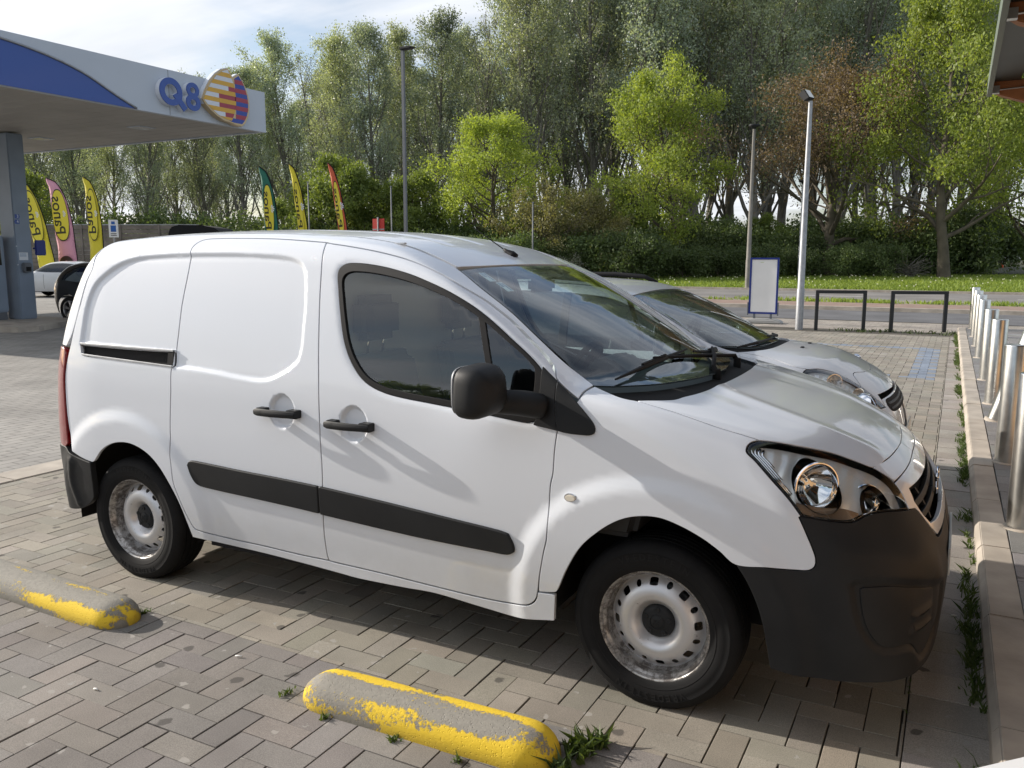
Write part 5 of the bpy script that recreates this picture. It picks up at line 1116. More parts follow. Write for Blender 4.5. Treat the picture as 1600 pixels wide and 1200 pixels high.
def stopmat(name,seed,thr,bias):
    m=pmat(name,(.3,.28,.25),.85); b=m.node_tree.nodes['Principled BSDF']; tc=nd(m,'ShaderNodeTexCoord')
    mp_=nd(m,'ShaderNodeMapping'); mp_.inputs['Location'].default_value=seed; lk(m,tc.outputs['Object'],mp_.inputs[0])
    ms=nd(m,'ShaderNodeMapping'); ms.inputs['Scale'].default_value=(1.6,5.0,6); lk(m,mp_.outputs[0],ms.inputs[0])
    n=nd(m,'ShaderNodeTexNoise'); n.inputs['Scale'].default_value=1.25; n.inputs['Detail'].default_value=2; n.inputs['Roughness'].default_value=.5; lk(m,ms.outputs[0],n.inputs['Vector'])
    nf=nd(m,'ShaderNodeTexNoise'); nf.inputs['Scale'].default_value=55; nf.inputs['Detail'].default_value=6; nf.inputs['Roughness'].default_value=.8; lk(m,mp_.outputs[0],nf.inputs['Vector'])
    s=nd(m,'ShaderNodeMath',operation='MULTIPLY_ADD'); lk(m,nf.outputs[0],s.inputs[0]); s.inputs[1].default_value=.50
    so_=nd(m,'ShaderNodeSeparateXYZ'); lk(m,tc.outputs['Object'],so_.inputs[0])
    cr1=nd(m,'ShaderNodeMath',operation='MULTIPLY_ADD'); lk(m,so_.outputs[0],cr1.inputs[0]); cr1.inputs[1].default_value=bias[0]; cr1.inputs[2].default_value=0
    yy1=nd(m,'ShaderNodeMath',operation='ADD'); lk(m,so_.outputs[1],yy1.inputs[0]); yy1.inputs[1].default_value=-bias[1]
    yy2=nd(m,'ShaderNodeMath',operation='ABSOLUTE'); lk(m,yy1.outputs[0],yy2.inputs[0])
    st=nd(m,'ShaderNodeMapRange'); lk(m,yy2.outputs[0],st.inputs[0])
    for i,v in zip((1,2,3,4),(.0,.05,bias[2],0)): st.inputs[i].default_value=v
    lo=nd(m,'ShaderNodeMapRange'); lk(m,so_.outputs[2],lo.inputs[0])
    for i,v in zip((1,2,3,4),(.03,.105,bias[3],0)): lo.inputs[i].default_value=v
    a1=nd(m,'ShaderNodeMath',operation='ADD'); lk(m,cr1.outputs[0],a1.inputs[0]); lk(m,st.outputs[0],a1.inputs[1])
    a2=nd(m,'ShaderNodeMath',operation='ADD'); lk(m,a1.outputs[0],a2.inputs[0]); lk(m,lo.outputs[0],a2.inputs[1])
    a3=nd(m,'ShaderNodeMath',operation='ADD'); lk(m,a2.outputs[0],a3.inputs[0]); lk(m,n.outputs[0],a3.inputs[1]); lk(m,a3.outputs[0],s.inputs[2])
    r=nd(m,'ShaderNodeMapRange'); lk(m,s.outputs[0],r.inputs[0])
    for i,v in zip((1,2,3,4),(thr,thr+.035,0,1)): r.inputs[i].default_value=v
    x=nd(m,'ShaderNodeMixRGB'); lk(m,r.outputs[0],x.inputs[0]); x.inputs[2].default_value=(.72,.50,.03,1)
    c=nd(m,'ShaderNodeMixRGB'); lk(m,nf.outputs[0],c.inputs[0]); c.inputs[1].default_value=(.14,.13,.115,1); c.inputs[2].default_value=(.36,.34,.29,1); lk(m,c.outputs[0],x.inputs[1])
    # grime low down
    sp_=nd(m,'ShaderNodeSeparateXYZ'); lk(m,tc.outputs['Object'],sp_.inputs[0]); g=nd(m,'ShaderNodeMapRange'); lk(m,sp_.outputs[2],g.inputs[0])
    for i,v in zip((1,2,3,4),(.0,.045,.75,0)): g.inputs[i].default_value=v
    gm=nd(m,'ShaderNodeMath',operation='MULTIPLY'); lk(m,g.outputs[0],gm.inputs[0]); lk(m,nf.outputs[0],gm.inputs[1])
    y=nd(m,'ShaderNodeMixRGB'); lk(m,gm.outputs[0],y.inputs[0]); lk(m,x.outputs[0],y.inputs[1]); y.inputs[2].default_value=(.06,.055,.035,1); lk(m,y.outputs[0],b.inputs['Base Color'])
    v=nd(m,'ShaderNodeTexVoronoi'); v.inputs['Scale'].default_value=95; lk(m,mp_.outputs[0],v.inputs['Vector'])
    pt=nd(m,'ShaderNodeMapRange'); lk(m,v.outputs['Distance'],pt.inputs[0])
    for i,vv in zip((1,2,3,4),(.05,.3,0,1)): pt.inputs[i].default_value=vv
    hh=nd(m,'ShaderNodeMath',operation='MULTIPLY_ADD'); lk(m,r.outputs[0],hh.inputs[0]); hh.inputs[1].default_value=.6; lk(m,pt.outputs[0],hh.inputs[2])
    h3=nd(m,'ShaderNodeMath',operation='ADD'); lk(m,hh.outputs[0],h3.inputs[0]); lk(m,nf.outputs[0],h3.inputs[1])
    bp=nd(m,'ShaderNodeBump'); bp.inputs['Distance'].default_value=.003; bp.inputs['Strength'].default_value=.8; lk(m,h3.outputs[0],bp.inputs['Height']); lk(m,bp.outputs[0],b.inputs['Normal']); return m
for (x,y,rz,seed,thr,lab) in ((-3.23,-1.245,R(-1.5),(3.1,1.2,4),.95,'concrete wheel stop with worn yellow paint by the rear wheel, at the left edge'),(-.665,-1.335,R(1.5),(9.4,2.2,1.3),.765,'concrete wheel stop with thick yellow paint in front of the van')):
    L=1.92 if x<-2 else 1.03
    vs,fs=mk_stop(L); mb=MB(); mb.add(vs,fs); o=mb.build('wheel_stop',stopmat('worn_yellow_stop',seed,thr,(.04,.02,.13,.13) if x<-2 else (.14,.035,.22,.16)),smooth=True,sub=1); o.location=(x,y,0); o.rotation_euler=(0,0,rz)
    tag(o,lab,'wheel stop','wheel stops of the parking bays')
random.seed(9)
weeds('stop_weeds',[(-2.33,-1.16,0,.5),(-1.24,-1.40,0,.45),(-1.0,-1.47,0,.3),(-.7,-1.47,0,.35),(-.45,-1.47,0,.3)],'small weeds sprouting round the wheel stops',60,.02,.02,.004)
weeds('weed_tuft',[(-.12,-1.25,0,.7),(-.10,-1.19,0,.5),(-.13,-1.36,0,.4),(-.06,-1.17,0,.3)],'leafy green weed tuft at the end of the near wheel stop',80,.03,.05,.008)
# cigarette ends, paper scraps
mb=MB()
lit=[(-1.62,-1.27,.03,.3),(-1.02,-2.0,.035,.9),(-1.9,-1.72,.02,.1),(.98,.55,.03,.5),(1.0,-1.02,.02,0)]
for i,(x,y,s,a) in enumerate(lit):
    mb=MB(); mb.tube([(-s/2,0,.004),(0,0.002,.005),(s/2,0,.004)],.0035,7); o=mb.build('cigarette_end',pmat('paper_white',(.75,.74,.70),.7),smooth=True); o.location=(x,y,.001); o.rotation_euler=(0,0,a)
    tag(o,['white cigarette end on the dark paving near the middle','white crumpled scrap on the dark paving at the bottom','tiny pale scrap on the paving by the left wheel stop','small scrap lying by the kerb weeds','tiny scrap by the kerb at the bottom right'][i],'litter','litter on the paving')
# street lamps
def lamp_head_box():
    mb=MB(); mb.prism([(-.02,.0),(.30,.02),(.34,.14),(.30,.22),(-.02,.16)],'y',-.13,.13); return mb
def street_lamp(loc,h,r0,r1,head,label,mat,facing=0,arm=.0):
    e=thing('street_lamp',loc,label,'street lamp','street lamps')
    mb=MB()
    if head=='led': mb.prism([(-.037,-.037),(.037,-.037),(.037,.037),(-.037,.037)],'z',0,h)
    else: mb.tube([(0,0,0),(0,0,h*.18),(0,0,h*.185),(0,0,h)],[r0,r0,r0*.9,r1],14)
    mb.build('pole',mat,e,smooth=head!='led',auto=40 if head!='led' else None)
    mb=MB()
    if head=='led': mb.prism([(-.06,.0),(.26,.01),(.40,.04),(.26,.08),(-.06,.08)],'y',-.09,.09); o=mb.build('lamp_head',M['plastic'],e,bevel=.02,loc=(0,0,h))
    elif head=='box':
        mb.prism([(-.08,.06),(.05,.0),(.20,.16),(.06,.25)],'y',-.12,.12); o=mb.build('lamp_head',M['plastic'],e,bevel=.01,loc=(-.04,0,h))
        mb=MB(); mb.prism([(-.070,.072),(.045,.240),(.040,.243),(-.075,.075)],'y',-.10,.10); g=mb.build('lamp_glass',pmat('lamp_glass',(.5,.52,.5),.15),o); 
    else: mb.lathe([(.0001,.16),(.25,.13),(.28,.06),(.12,-.02),(.05,-.10)],n=20); o=mb.build('lamp_head',M['plastic'],e,smooth=True,loc=(0,0,h))
    o.rotation_euler=(0,0,facing); return e
M['darkpole']=pmat('grey_painted_steel',(.12,.13,.145),.5,var=.12,vscale=3)
M['concpole']=pmat('grey_concrete_pole',(.20,.19,.17),.8,var=.15,vscale=3)
street_lamp((-13.07+.6,15.6,0),7.0,.07,.05,'led','tall slim dark grey street lamp with flat head, behind the van roof',M['darkpole'],R(0))
street_lamp((-2.23,16.33,0),5.0,.085,.045,'box','silver street lamp with boxy head, beside the black hoops',M['galv'],R(160))
street_lamp((-8.51,39.9,.05),7.9,.13,.06,'dish','tall grey street lamp on the verge, behind the white board',M['concpole'],0)
for (x,y,h,lab) in ((-8.0,52,5.9,'thin grey lamp pole without arm in the shrubs right of the white board'),(-2.6,66,4.2,'thin pale lamp pole among the trees, under the copper tree'),(-1.1,72,3.3,'short pale lamp pole among the trees, right of the copper tree trunk')):
    street_lamp((x,y,.3),h,.07,.05,'dish',lab,M['galv'])
# white board on a moulded base
e=thing('poster_board',(-3.34,17.8,0),'blank white poster board with dark blue frame on a grey weighted base','sign')
mb=MB(); mb.box((-.30,-.012,.28),(.30,.012,1.57)); mb.build('poster',pmat('blank_white_poster',(.78,.77,.75),.35,var=.04,vscale=2),e)
mb=MB()
for a,b_ in (((-.345,-.03,.235),(-.30,.03,1.615)),((.30,-.03,.235),(.345,.03,1.615)),((-.30,-.03,.235),(.30,.03,.28)),((-.30,-.03,1.57),(.30,.03,1.615))): mb.box(a,b_)
mb.build('blue_frame',pmat('dark_blue_frame',(.012,.03,.20),.35),e,bevel=.004)
for s in (-1,1):
    mb=MB(); mb.box((s*.20-.025,-.02,.08),(s*.20+.025,.02,.24)); mb.build('post',M['darkpole'],e)
    mb=MB(); mb.box((s*.345-.012+s*.014,-.045,.20),(s*.345+.012+s*.014,.045,.52)); mb.build('spring_cover',M['darkpole'],e)
mb=MB(); mb.prism([(-.50,0),(.50,0),(.46,.07),(.28,.12),(-.28,.12),(-.46,.07)],'y',-.25,.25); mb.build('base',pmat('grey_moulded_base',(.33,.33,.32),.5),e,bevel=.03,segs=3)
e.rotation_euler=(0,0,R(4))
mb=MB(); mb.box((-.10,-.0135,1.50),(-.02,-.0125,1.508)); mb.build('small_print',pmat('yellow_green_print',(.35,.45,.05),.5),e)
# black hoops
for i,(x0,x1,y0,y1,lab) in enumerate(((-1.86,-.90,16.28,16.58,'left black square-tube bicycle hoop'),(-.34,.70,16.62,17.05,'right black square-tube bicycle hoop'))):
    e=thing('bicycle_hoop',(x0,y0,0),lab,'bicycle hoop','black bicycle hoops'); L=math.hypot(x1-x0,y1-y0); e.rotation_euler=(0,0,math.atan2(y1-y0,x1-x0))
    hm=pmat('anthracite_coating',(.018,.020,.022),.55) if i==0 else hm
    for s in (0,L):
        mb=MB(); mb.box((s-.035,-.035,-.03),(s+.035,.035,.83)); mb.build('upright',hm,e,bevel=.003)
    mb=MB(); mb.box((-.035,-.035,.831),(L+.035,.035,.90)); mb.build('top_bar',hm,e,bevel=.003)
# orange marker post, small white post, red sign back, small sign
e=thing('marker_post',(5.43,112,.1),'slim orange marker post beside the far road at the right','marker post'); mb=MB(); mb.box((-.13,-.05,0),(.13,.05,1.9)); mb.cur=1; mb.box((-.135,-.055,.9),(.135,.055,1.1)); mb.box((-.135,-.055,1.4),(.135,.055,1.55)); mb.build('post',[pmat('orange_paint',(.75,.10,.03),.5),pmat('marker_white',(.7,.7,.68),.5)],e)
mb=MB(); mb.prism([(-.09,-.06),(.09,-.06),(.09,.06),(-.09,.06)],'z',0,.95); tag(mb.build('reflector_post',pmat('white_post',(.75,.76,.78),.5),loc=(-.9,100,.1),bevel=.02),'short white reflector post near the hedge end','marker post')
e=thing('road_sign',(-19.9,24.4,0),'red back of a road sign showing above the van roof','road sign'); mb=MB(); mb.box((-.30,-.012,2.30),(.30,.012,3.15)); mb.build('plate',pmat('red_sign_paint',(.45,.035,.025),.5),e,bevel=.02); mb=MB(); mb.tube([(0,-.04,0),(0,-.04,3.2)],.035); mb.box((-.29,-.03,2.7),(.29,-.012,2.74)); mb.build('post',M['galv'],e)
e=thing('information_sign',(-25.9,16.8,0),'small white sign with a blue rectangle on a post behind the flags','sign'); e.rotation_euler=(0,0,R(35))
mb=MB(); mb.box((-.16,-.02,2.30),(.16,.02,2.92)); mb.build('panel',pmat('sign_white',(.75,.76,.76),.5),e,bevel=.01)
mb=MB(); mb.box((-.09,-.026,2.50),(.09,-.021,2.72)); mb.box((-.06,-.026,2.76),(.06,-.021,2.86)); mb.build('blue_symbol',pmat('sign_blue',(.03,.12,.40),.5),e)
mb=MB(); mb.box((-.10,-.026,2.42),(.10,-.021,2.44)); mb.box((-.10,-.026,2.36),(.10,-.021,2.38)); mb.build('caption_lines',M['black'],e)
mb=MB(); mb.tube([(0,0,0),(0,0,2.3)],.03); mb.build('post',M['galv'],e)
# ------------------------------------------------------------------ silver estate car in the next bay
sil=thing('estate_car',(0,2.6,0),'silver estate car with black roof rails parked behind the van','car')
sf=silver_f
def sS(x,z): return onS(x,z,sf)
def sT(x,y): return onT(x,y,sf)
def sF(y,z): return onF(y,z,sf)
def sR(y,z): return onR(y,z,sf)
def PS(*a,**k):
    k.setdefault('f',sf); k.setdefault('grid',.03); k.setdefault('h',.02); return panel(*a,**k)
M['glass2']=M['wsglass']
def arc(cx,cz,r,a0,a1,n,S_): return [S_(cx+r*math.cos(R(a)),cz+r*math.sin(R(a))) for a in np.linspace(a0,a1,n)]
shl=seg('s_headlight'); shs=seg('s_hoodside'); shf=seg('s_hoodfront')
wl2=seg('s_ws_left')
side=[sS(-3.40,.62),sS(-3.42,.9),sS(-3.36,1.12),sS(-3.20,1.32)]+[sT(x,-.60) for x in (-3.0,-2.5,-2.0,-1.6,-1.3)]+wl2[:-1]+shs[:]+[shl[1],shl[0],shl[-1],shl[-2],shl[-3],shl[-4]]+[sS(.27,.66),sS(.22,.60)]+arc(-.10,.31,.375,52,184,10,sS)[0:]+[sS(-.47,.22),sS(-2.30,.22)]+arc(-2.66,.31,.375,0,128,10,sS)[1:]+[sS(-3.0,.62)]
winS=[sS(-.62,1.01),sS(-.60,1.04),sS(-.80,1.15),sS(-1.10,1.30),sS(-1.30,1.355),sS(-1.9,1.385),sS(-2.6,1.36),sS(-3.0,1.28),sS(-3.12,1.10),sS(-2.6,1.04),sS(-1.6,1.01)]
PS('body_side',side,(0,-.9,.43),M['silver'],sil,holes=[winS])
PS('side_windows',winS,SIDE,M['darkglass'],sil,off=-.008,gap=.002,grid=.05)
for x in (-1.55,-2.45): PS('window_pillar',[sS(x-.03,1.02),sS(x+.03,1.02),sS(x+.01,1.38),sS(x-.05,1.38)],SIDE,M['rubber'],sil,off=.001,gap=0)
hl2=[shl[i] for i in (2,3,4,5,6)]
hh=[sT(-.17,0)]+seg('s_cowl')[::-1][2:-1]+shs+hl2+shf[1:3]
hh=[p for p in hh if p.y<-.02 or p is hh[0]]
PS('bonnet',hh+[sT(.40,0)]+[Vector((p.x,-p.y,p.z)) for p in hh[1:]][::-1],TOP,M['silver'],sil,both=False,gap=.002)
rr_=[sT(-3.18,0),sT(-3.16,-.45)]+[sT(x,-.585) for x in (-3.0,-2.5,-2.0,-1.6,-1.3)]+[wl2[0]]+[sT(-1.10,-.3),sT(-1.10,0)]
PS('roof',rr_+[Vector((p.x,-p.y,p.z)) for p in rr_[1:-1]][::-1],(0,0,1),M['silver'],sil,both=False,gap=.003)
wsh=[sT(-1.095,0),sT(-1.10,-.3)]+wl2[:4]+[Vector((-.50,-.70,1.055)),sT(-.40,-.55),sT(-.28,-.35),sT(-.23,0)]
wss=wsh+[Vector((p.x,-p.y,p.z)) for p in wsh[1:-1]][::-1]
PS('windscreen',wss,WS,M['wsglass'],sil,both=False,gap=.004,off=-.003,depth=.004)
c2=np.array([tuple(p) for p in wss]); cen=c2.mean(0); inner=[sT(*(q[:2])) for q in (cen+(c2-cen)*np.array([.91,.93,1]))]
PS('windscreen_border',wss,WS,M['rubber'],sil,both=False,gap=.005,off=-.008,depth=.003,holes=[inner])
cw=[sT(-.17,0)]+[p for p in seg('s_cowl')[::-1] if p.y<-.02]+[wl2[4]]
cw2=cw+[Vector((-.50,-.70,1.055)),sT(-.40,-.55),sT(-.28,-.35),sT(-.235,0)]
PS('scuttle_panel',cw2+[Vector((p.x,-p.y,p.z)) for p in cw2[1:-1]][::-1],WS,M['black'],sil,both=False,off=-.02,gap=-.01)
PS('headlight',shl,DIAG,M['lens'],sil,off=.001,gap=.002,depth=.004,corner=40)
PS('headlight_seal',shl,DIAG,M['rubber'],sil,gap=.0005,off=-.002,depth=.02,corner=40,holes=[[Vector(p) for p in np.array([tuple(q) for q in shl]).mean(0)+(np.array([tuple(q) for q in shl])-np.array([tuple(q) for q in shl]).mean(0))*.95]])
PS('headlamp_housing',[Vector(p) for p in np.array([tuple(q) for q in shl]).mean(0)+(np.array([tuple(q) for q in shl])-np.array([tuple(q) for q in shl]).mean(0))*.96],DIAG,M['hlchrome'],sil,off=-.022,gap=.002,depth=-.020,corner=40)
for c,r in (((.24,-.64,.845),.055),((.38,-.60,.775),.042)):
    mb=MB(); mb.lathe([(r*1.05,.01),(r,.01)]+[(r*k,-.04*(1-k*k)) for k in (.9,.7,.5,.3,.03)],n=30); o=mb.build('headlamp_reflector',M['chrome'],sil,smooth=True,auto=50); o.data.transform(AX.to_track_quat('Z','Y').to_matrix().to_4x4()); o.location=c; both(o)
fbu=[shl[i] for i in (11,10,9,8)]+[sF(-.48,.742),sF(-.30,.745),sF(0,.745),sF(0,.22),sF(-.5,.22),sS(.30,.22),sS(.26,.30),sS(.25,.42),sS(.20,.52),sS(.14,.60),sS(.22,.61),sS(.27,.67)]
PS('front_bumper',fbu,DIAG,M['silver'],sil,gap=.003,emb=[])
PS('nose_panel',[shf[1],shf[2],sT(.40,0),sF(0,.755),sF(-.30,.765),sF(-.47,.765),shl[8],shl[7],shl[6]],(.75,-.2,.6),M['silver'],sil,gap=.002)
PS('grille',[sF(0,.735),sF(-.30,.735),sF(-.43,.73),sF(-.46,.70),sF(-.44,.665),sF(-.36,.65),sF(0,.645)],(1,0,0),M['black'],sil,off=.002,gap=.002)
for z in (.675,.705): PS('grille_slat',[sF(0,z+.007),sF(-.42,z+.007),sF(-.42,z-.007),sF(0,z-.007)],(1,0,0),M['plastic'],sil,off=.004,gap=0)
PS('rear_bumper',[sS(-3.0,.62),sS(-3.40,.62),sR(-.6,.62),sR(0,.62),sR(0,.25),sR(-.6,.25),sS(-3.3,.25),sS(-3.05,.28),sS(-2.98,.5)],RD,M['silver'],sil)
PS('tailgate',[sR(0,.64),sR(-.66,.64),sR(-.70,1.0),sR(-.60,1.25),sT(-3.2,-.4),sT(-3.2,0)],(-1,0,.3),M['darkglass'],sil)
for x in (-.10,-2.66):
    for s in (-1,1):
        wheel(sil,(x,s*.735,.30),s,tyre_r=.308)
mb=MB(); mb.box((-3.2,-.5,.22),(.5,.5,.30)); mb.box((-2.25,-.78,.22),(-.5,.78,.3)); mb.box((-.5,-.5,.3),(.40,.5,.74)); mb.build('underbody',M['black'],sil)
for x in (-.10,-2.66):
    for s in (-1,1):
        mb=MB(); mb.lathe([(.385,.83),(.39,.78),(.39,.5),(.1,.5)],c=(x,0,.31),axis='y',n=30,a0=R(-6),a1=R(186)); o=mb.build('arch_liner',M['black'],sil,auto=40)
        if s>0: o.data.transform(Matrix.Scale(-1,4,(0,1,0)))
for s in (-1,1):
    mb=MB(); pts=[Vector((x,s*.60,sT(x,-.60).z+h)) for x,h in ((-2.95,.0),(-2.85,.035),(-2.4,.045),(-1.7,.045),(-1.45,.04),(-1.33,.0))]; mb.tube(pts,[.016,.018,.018,.018,.018,.016],8); mb.build('roof_rail',M['rubber'],sil,smooth=True)
    mb=MB(); mb.prism([(-2.9,.50),(-.6,.50),(-.62,.98),(-2.9,.98)],'y',s*.74,s*.79); mb.build('door_trim',M['dash'],sil)
    e=bpy.data.objects.new('seat',None); COL.objects.link(e); e.parent=sil; e.location=(-1.45,s*.36,.48)
    mb=MB(); mb.box((-.25,-.24,-.10),(.25,.24,.06)); mb.build('seat_cushion',M['seat'],e,bevel=.05,segs=3)
    mb=MB(); mb.prism([(-.30,0),(-.15,0),(-.32,.55),(-.42,.56)],'y',-.23,.23); mb.build('backrest',M['seat'],e,bevel=.04,segs=3)
    mb=MB(); mb.box((-.46,-.13,.62),(-.36,.13,.80)); mb.build('headrest',M['seat'],e,bevel=.045,segs=3)
    mb=MB(); mb.lathe([(.0001,-.05),(.05,-.04),(.085,0),(.08,.05),(.05,.07),(.0001,.075)],n=20); o=mb.build('door_mirror',M['silver'],sil,smooth=True); o.data.transform(Matrix.Rotation(R(90),4,'Y')@Matrix.Scale(1.25,4,(0,1,0))); o.location=(-.70,s*.98,1.02)
    mb=MB(); mb.tube([(0,0,0),(.02,-s*.10,-.04)],.025); mb.build('mirror_arm',M['plastic'],o,smooth=True)
mb=MB(); mb.prism([(-.22,.96),(-.50,.985),(-.86,.99),(-.92,.93),(-.90,.5),(-.3,.5)],'y',-.74,.74); mb.build('dashboard',M['dash'],sil,bevel=.03,segs=3)
mb=MB(); mb.prism([(-.70,.98),(-.92,.985),(-.90,1.03),(-.80,1.05)],'y',.20,.52); mb.build('instrument_cowl',M['dash'],sil,bevel=.02)
sw=[o for o in van.children if o.name.startswith('steering_wheel')][0]; o=sw.copy(); COL.objects.link(o); o.parent=sil; o.matrix_local=Matrix.Translation((-.98,.36,.98))@Matrix.Rotation(R(-68),4,'Y')@Matrix.Rotation(R(90),4,'Z')
for bl in (((-.38,-.58),(-.30,-.35),(-.26,-.05)),((-.30,.0),(-.28,.25),(-.36,.50))):
    mb=MB(); mb.tube([tuple(sT(*q)+Vector((0,0,.014))) for q in bl],[.006,.012,.006],6); mb.build('wiper',M['rubber'],sil)
for x in (-.03,):
    for s in (-1,1): mb=MB(); mb.box((-.012,-.018,-.003),(.012,.018,.008)); mb.build('washer_jet',M['rubber'],sil,bevel=.003,loc=sT(x,s*.16))
mb=MB(); mb.box((-.005,-.26,-.055),(.005,.26,.055)); mb.build('number_plate',pmat('number_plate_pale',(.72,.72,.66),.4),sil,bevel=.004,loc=sF(0,.47)+Vector((.010,0,0)))
# the driver of the silver car: only head and shoulders show through two windows
def person(loc,rz,label):
    e=thing('person',loc,label,'person'); e.rotation_euler=(0,0,rz)
    sk=pmat('skin',(.55,.36,.27),.55,spec=.4); cl=pmat('dark_jacket',(.05,.055,.07),.9,bump=.3,bscale=200); hr=pmat('dark_hair',(.03,.02,.015),.6)
    V=[(0,0,0),(.0,0,.18),(.02,0,.38),(.03,0,.50),(.045,0,.60),(.0,-.19,.44),(.10,-.24,.20),(.34,-.18,.24),(.0,.19,.44),(.10,.24,.20),(.34,.16,.26),(.20,-.10,-.02),(.48,-.12,.02),(.20,.10,-.02),(.48,.12,.02),(.60,-.12,-.36),(.60,.12,-.36)]
    E=[(0,1),(1,2),(2,3),(3,4),(2,5),(5,6),(6,7),(2,8),(8,9),(9,10),(0,11),(11,12),(0,13),(13,14),(12,15),(14,16)]
    rad=[.15,.15,.15,.075,.055,.075,.055,.04,.075,.055,.04,.095,.075,.095,.075,.05,.05]
    me=bpy.data.meshes.new('body'); me.from_pydata(V,E,[]); o=bpy.data.objects.new('body',me); COL.objects.link(o); o.parent=e; me.materials.append(cl)
    md=o.modifiers.new('k','SKIN'); 
    for i,v in enumerate(me.skin_vertices[0].data): v.radius=(rad[i],rad[i]); v.use_root=(i==0)
    o.modifiers.new('s','SUBSURF').render_levels=2
    # head with nose, brow, chin, ears
    mb=MB(); vs=[];fs=[];A,B=28,22
    for j in range(B+1):
        t=j/B; ph=-math.pi/2+math.pi*t
        for i in range(A):
            th=2*math.pi*i/A; x=.098*math.cos(ph)*math.cos(th); y=.076*math.cos(ph)*math.sin(th); z=.118*math.sin(ph)
            if z<0: k=1-.28*(-z/.118)**1.5; y*=k; x=x*(1-.12*(-z/.118))+.012*(-z/.118)
            fr=max(0,math.cos(th)); 
            n_=math.exp(-(y/.013)**2); x+=fr*(.022*n_*math.exp(-((z+.012)/.020)**2)+.010*n_*math.exp(-((z-.008)/.02)**2)); x-=fr*.008*math.exp(-((abs(y)-.030)/.014)**2-((z-.012)/.012)**2)
            x+=fr*(.006*math.exp(-(y/.022)**2-((z+.052)/.008)**2)+.008*math.exp(-(y/.02)**2-((z+.088)/.015)**2)+.004*math.exp(-((z-.030)/.01)**2))
            vs.append((x,y,z))
    for j in range(B):
        for i in range(A): fs.append((j*A+i,j*A+(i+1)%A,(j+1)*A+(i+1)%A,(j+1)*A+i))
    mb.add(vs,fs); h=mb.build('head',sk,e,smooth=True,loc=(.055,0,.72))
    for s in (-1,1):
        mb=MB(); mb.lathe([(.0001,.006),(.012,.010),(.016,0),(.012,-.008),(.0001,-.01)],n=14); q=mb.build('ear',sk,h,smooth=True); q.data.transform(Matrix.Rotation(R(90),4,'X')@Matrix.Scale(1.7,4,(0,1,0))); q.location=(-.005,s*.078,-.005)
        mb=MB(); mb.lathe([(.0001,.009),(.006,.007),(.009,0),(.006,-.007),(.0001,-.009)],n=12); q=mb.build('eye',pmat('eye_dark',(.08,.06,.05),.2),h,smooth=True,loc=(.083,s*.030,.012))
    mb=MB(); vs=[];fs=[]
    for j in range(13):
        ph=-.35+ (math.pi/2+.35)*j/12
        for i in range(24):
            th=2*math.pi*i/24; fr=math.cos(th); zz_=.126*math.sin(ph)+.004; 
            if fr>.35 and zz_<.055: zz_=.055+.02*fr
            vs.append((.108*math.cos(ph)*fr-.008,.086*math.cos(ph)*math.sin(th),zz_))
    for j in range(12):
        for i in range(24): fs.append((j*24+i,j*24+(i+1)%24,(j+1)*24+(i+1)%24,(j+1)*24+i))
    mb.add(vs,fs); mb.build('hair',hr,h,smooth=True)
    # hands on the wheel
    for s in (-1,1):
        mb=MB(); c=Vector((.36,s*.17,.26))
        mb.tube([c+Vector((-.03,0,-.01)),c+Vector((.03,0,.005)),c+Vector((.075,0,.01))],[.024,.036,.030],10)
        for k in range(4):
            y=(k-1.5)*.018; L=[.05,.058,.055,.043][k]
            mb.tube([c+Vector((.07,y,.012)),c+Vector((.07+L*.5,y,.018)),c+Vector((.07+L*.75,y,-.004)),c+Vector((.07+L*.55,y,-.024))],[.0095,.009,.0085,.007],7)
        mb.tube([c+Vector((.02,-s*.028,0)),c+Vector((.055,-s*.048,.002)),c+Vector((.08,-s*.045,-.008))],[.011,.010,.008],7)
        mb.build('hand',sk,e,smooth=True)
    return e
person((-1.50,2.6+.36,.56),0,'person in a dark jacket at the wheel of the silver car, seen through the windows')

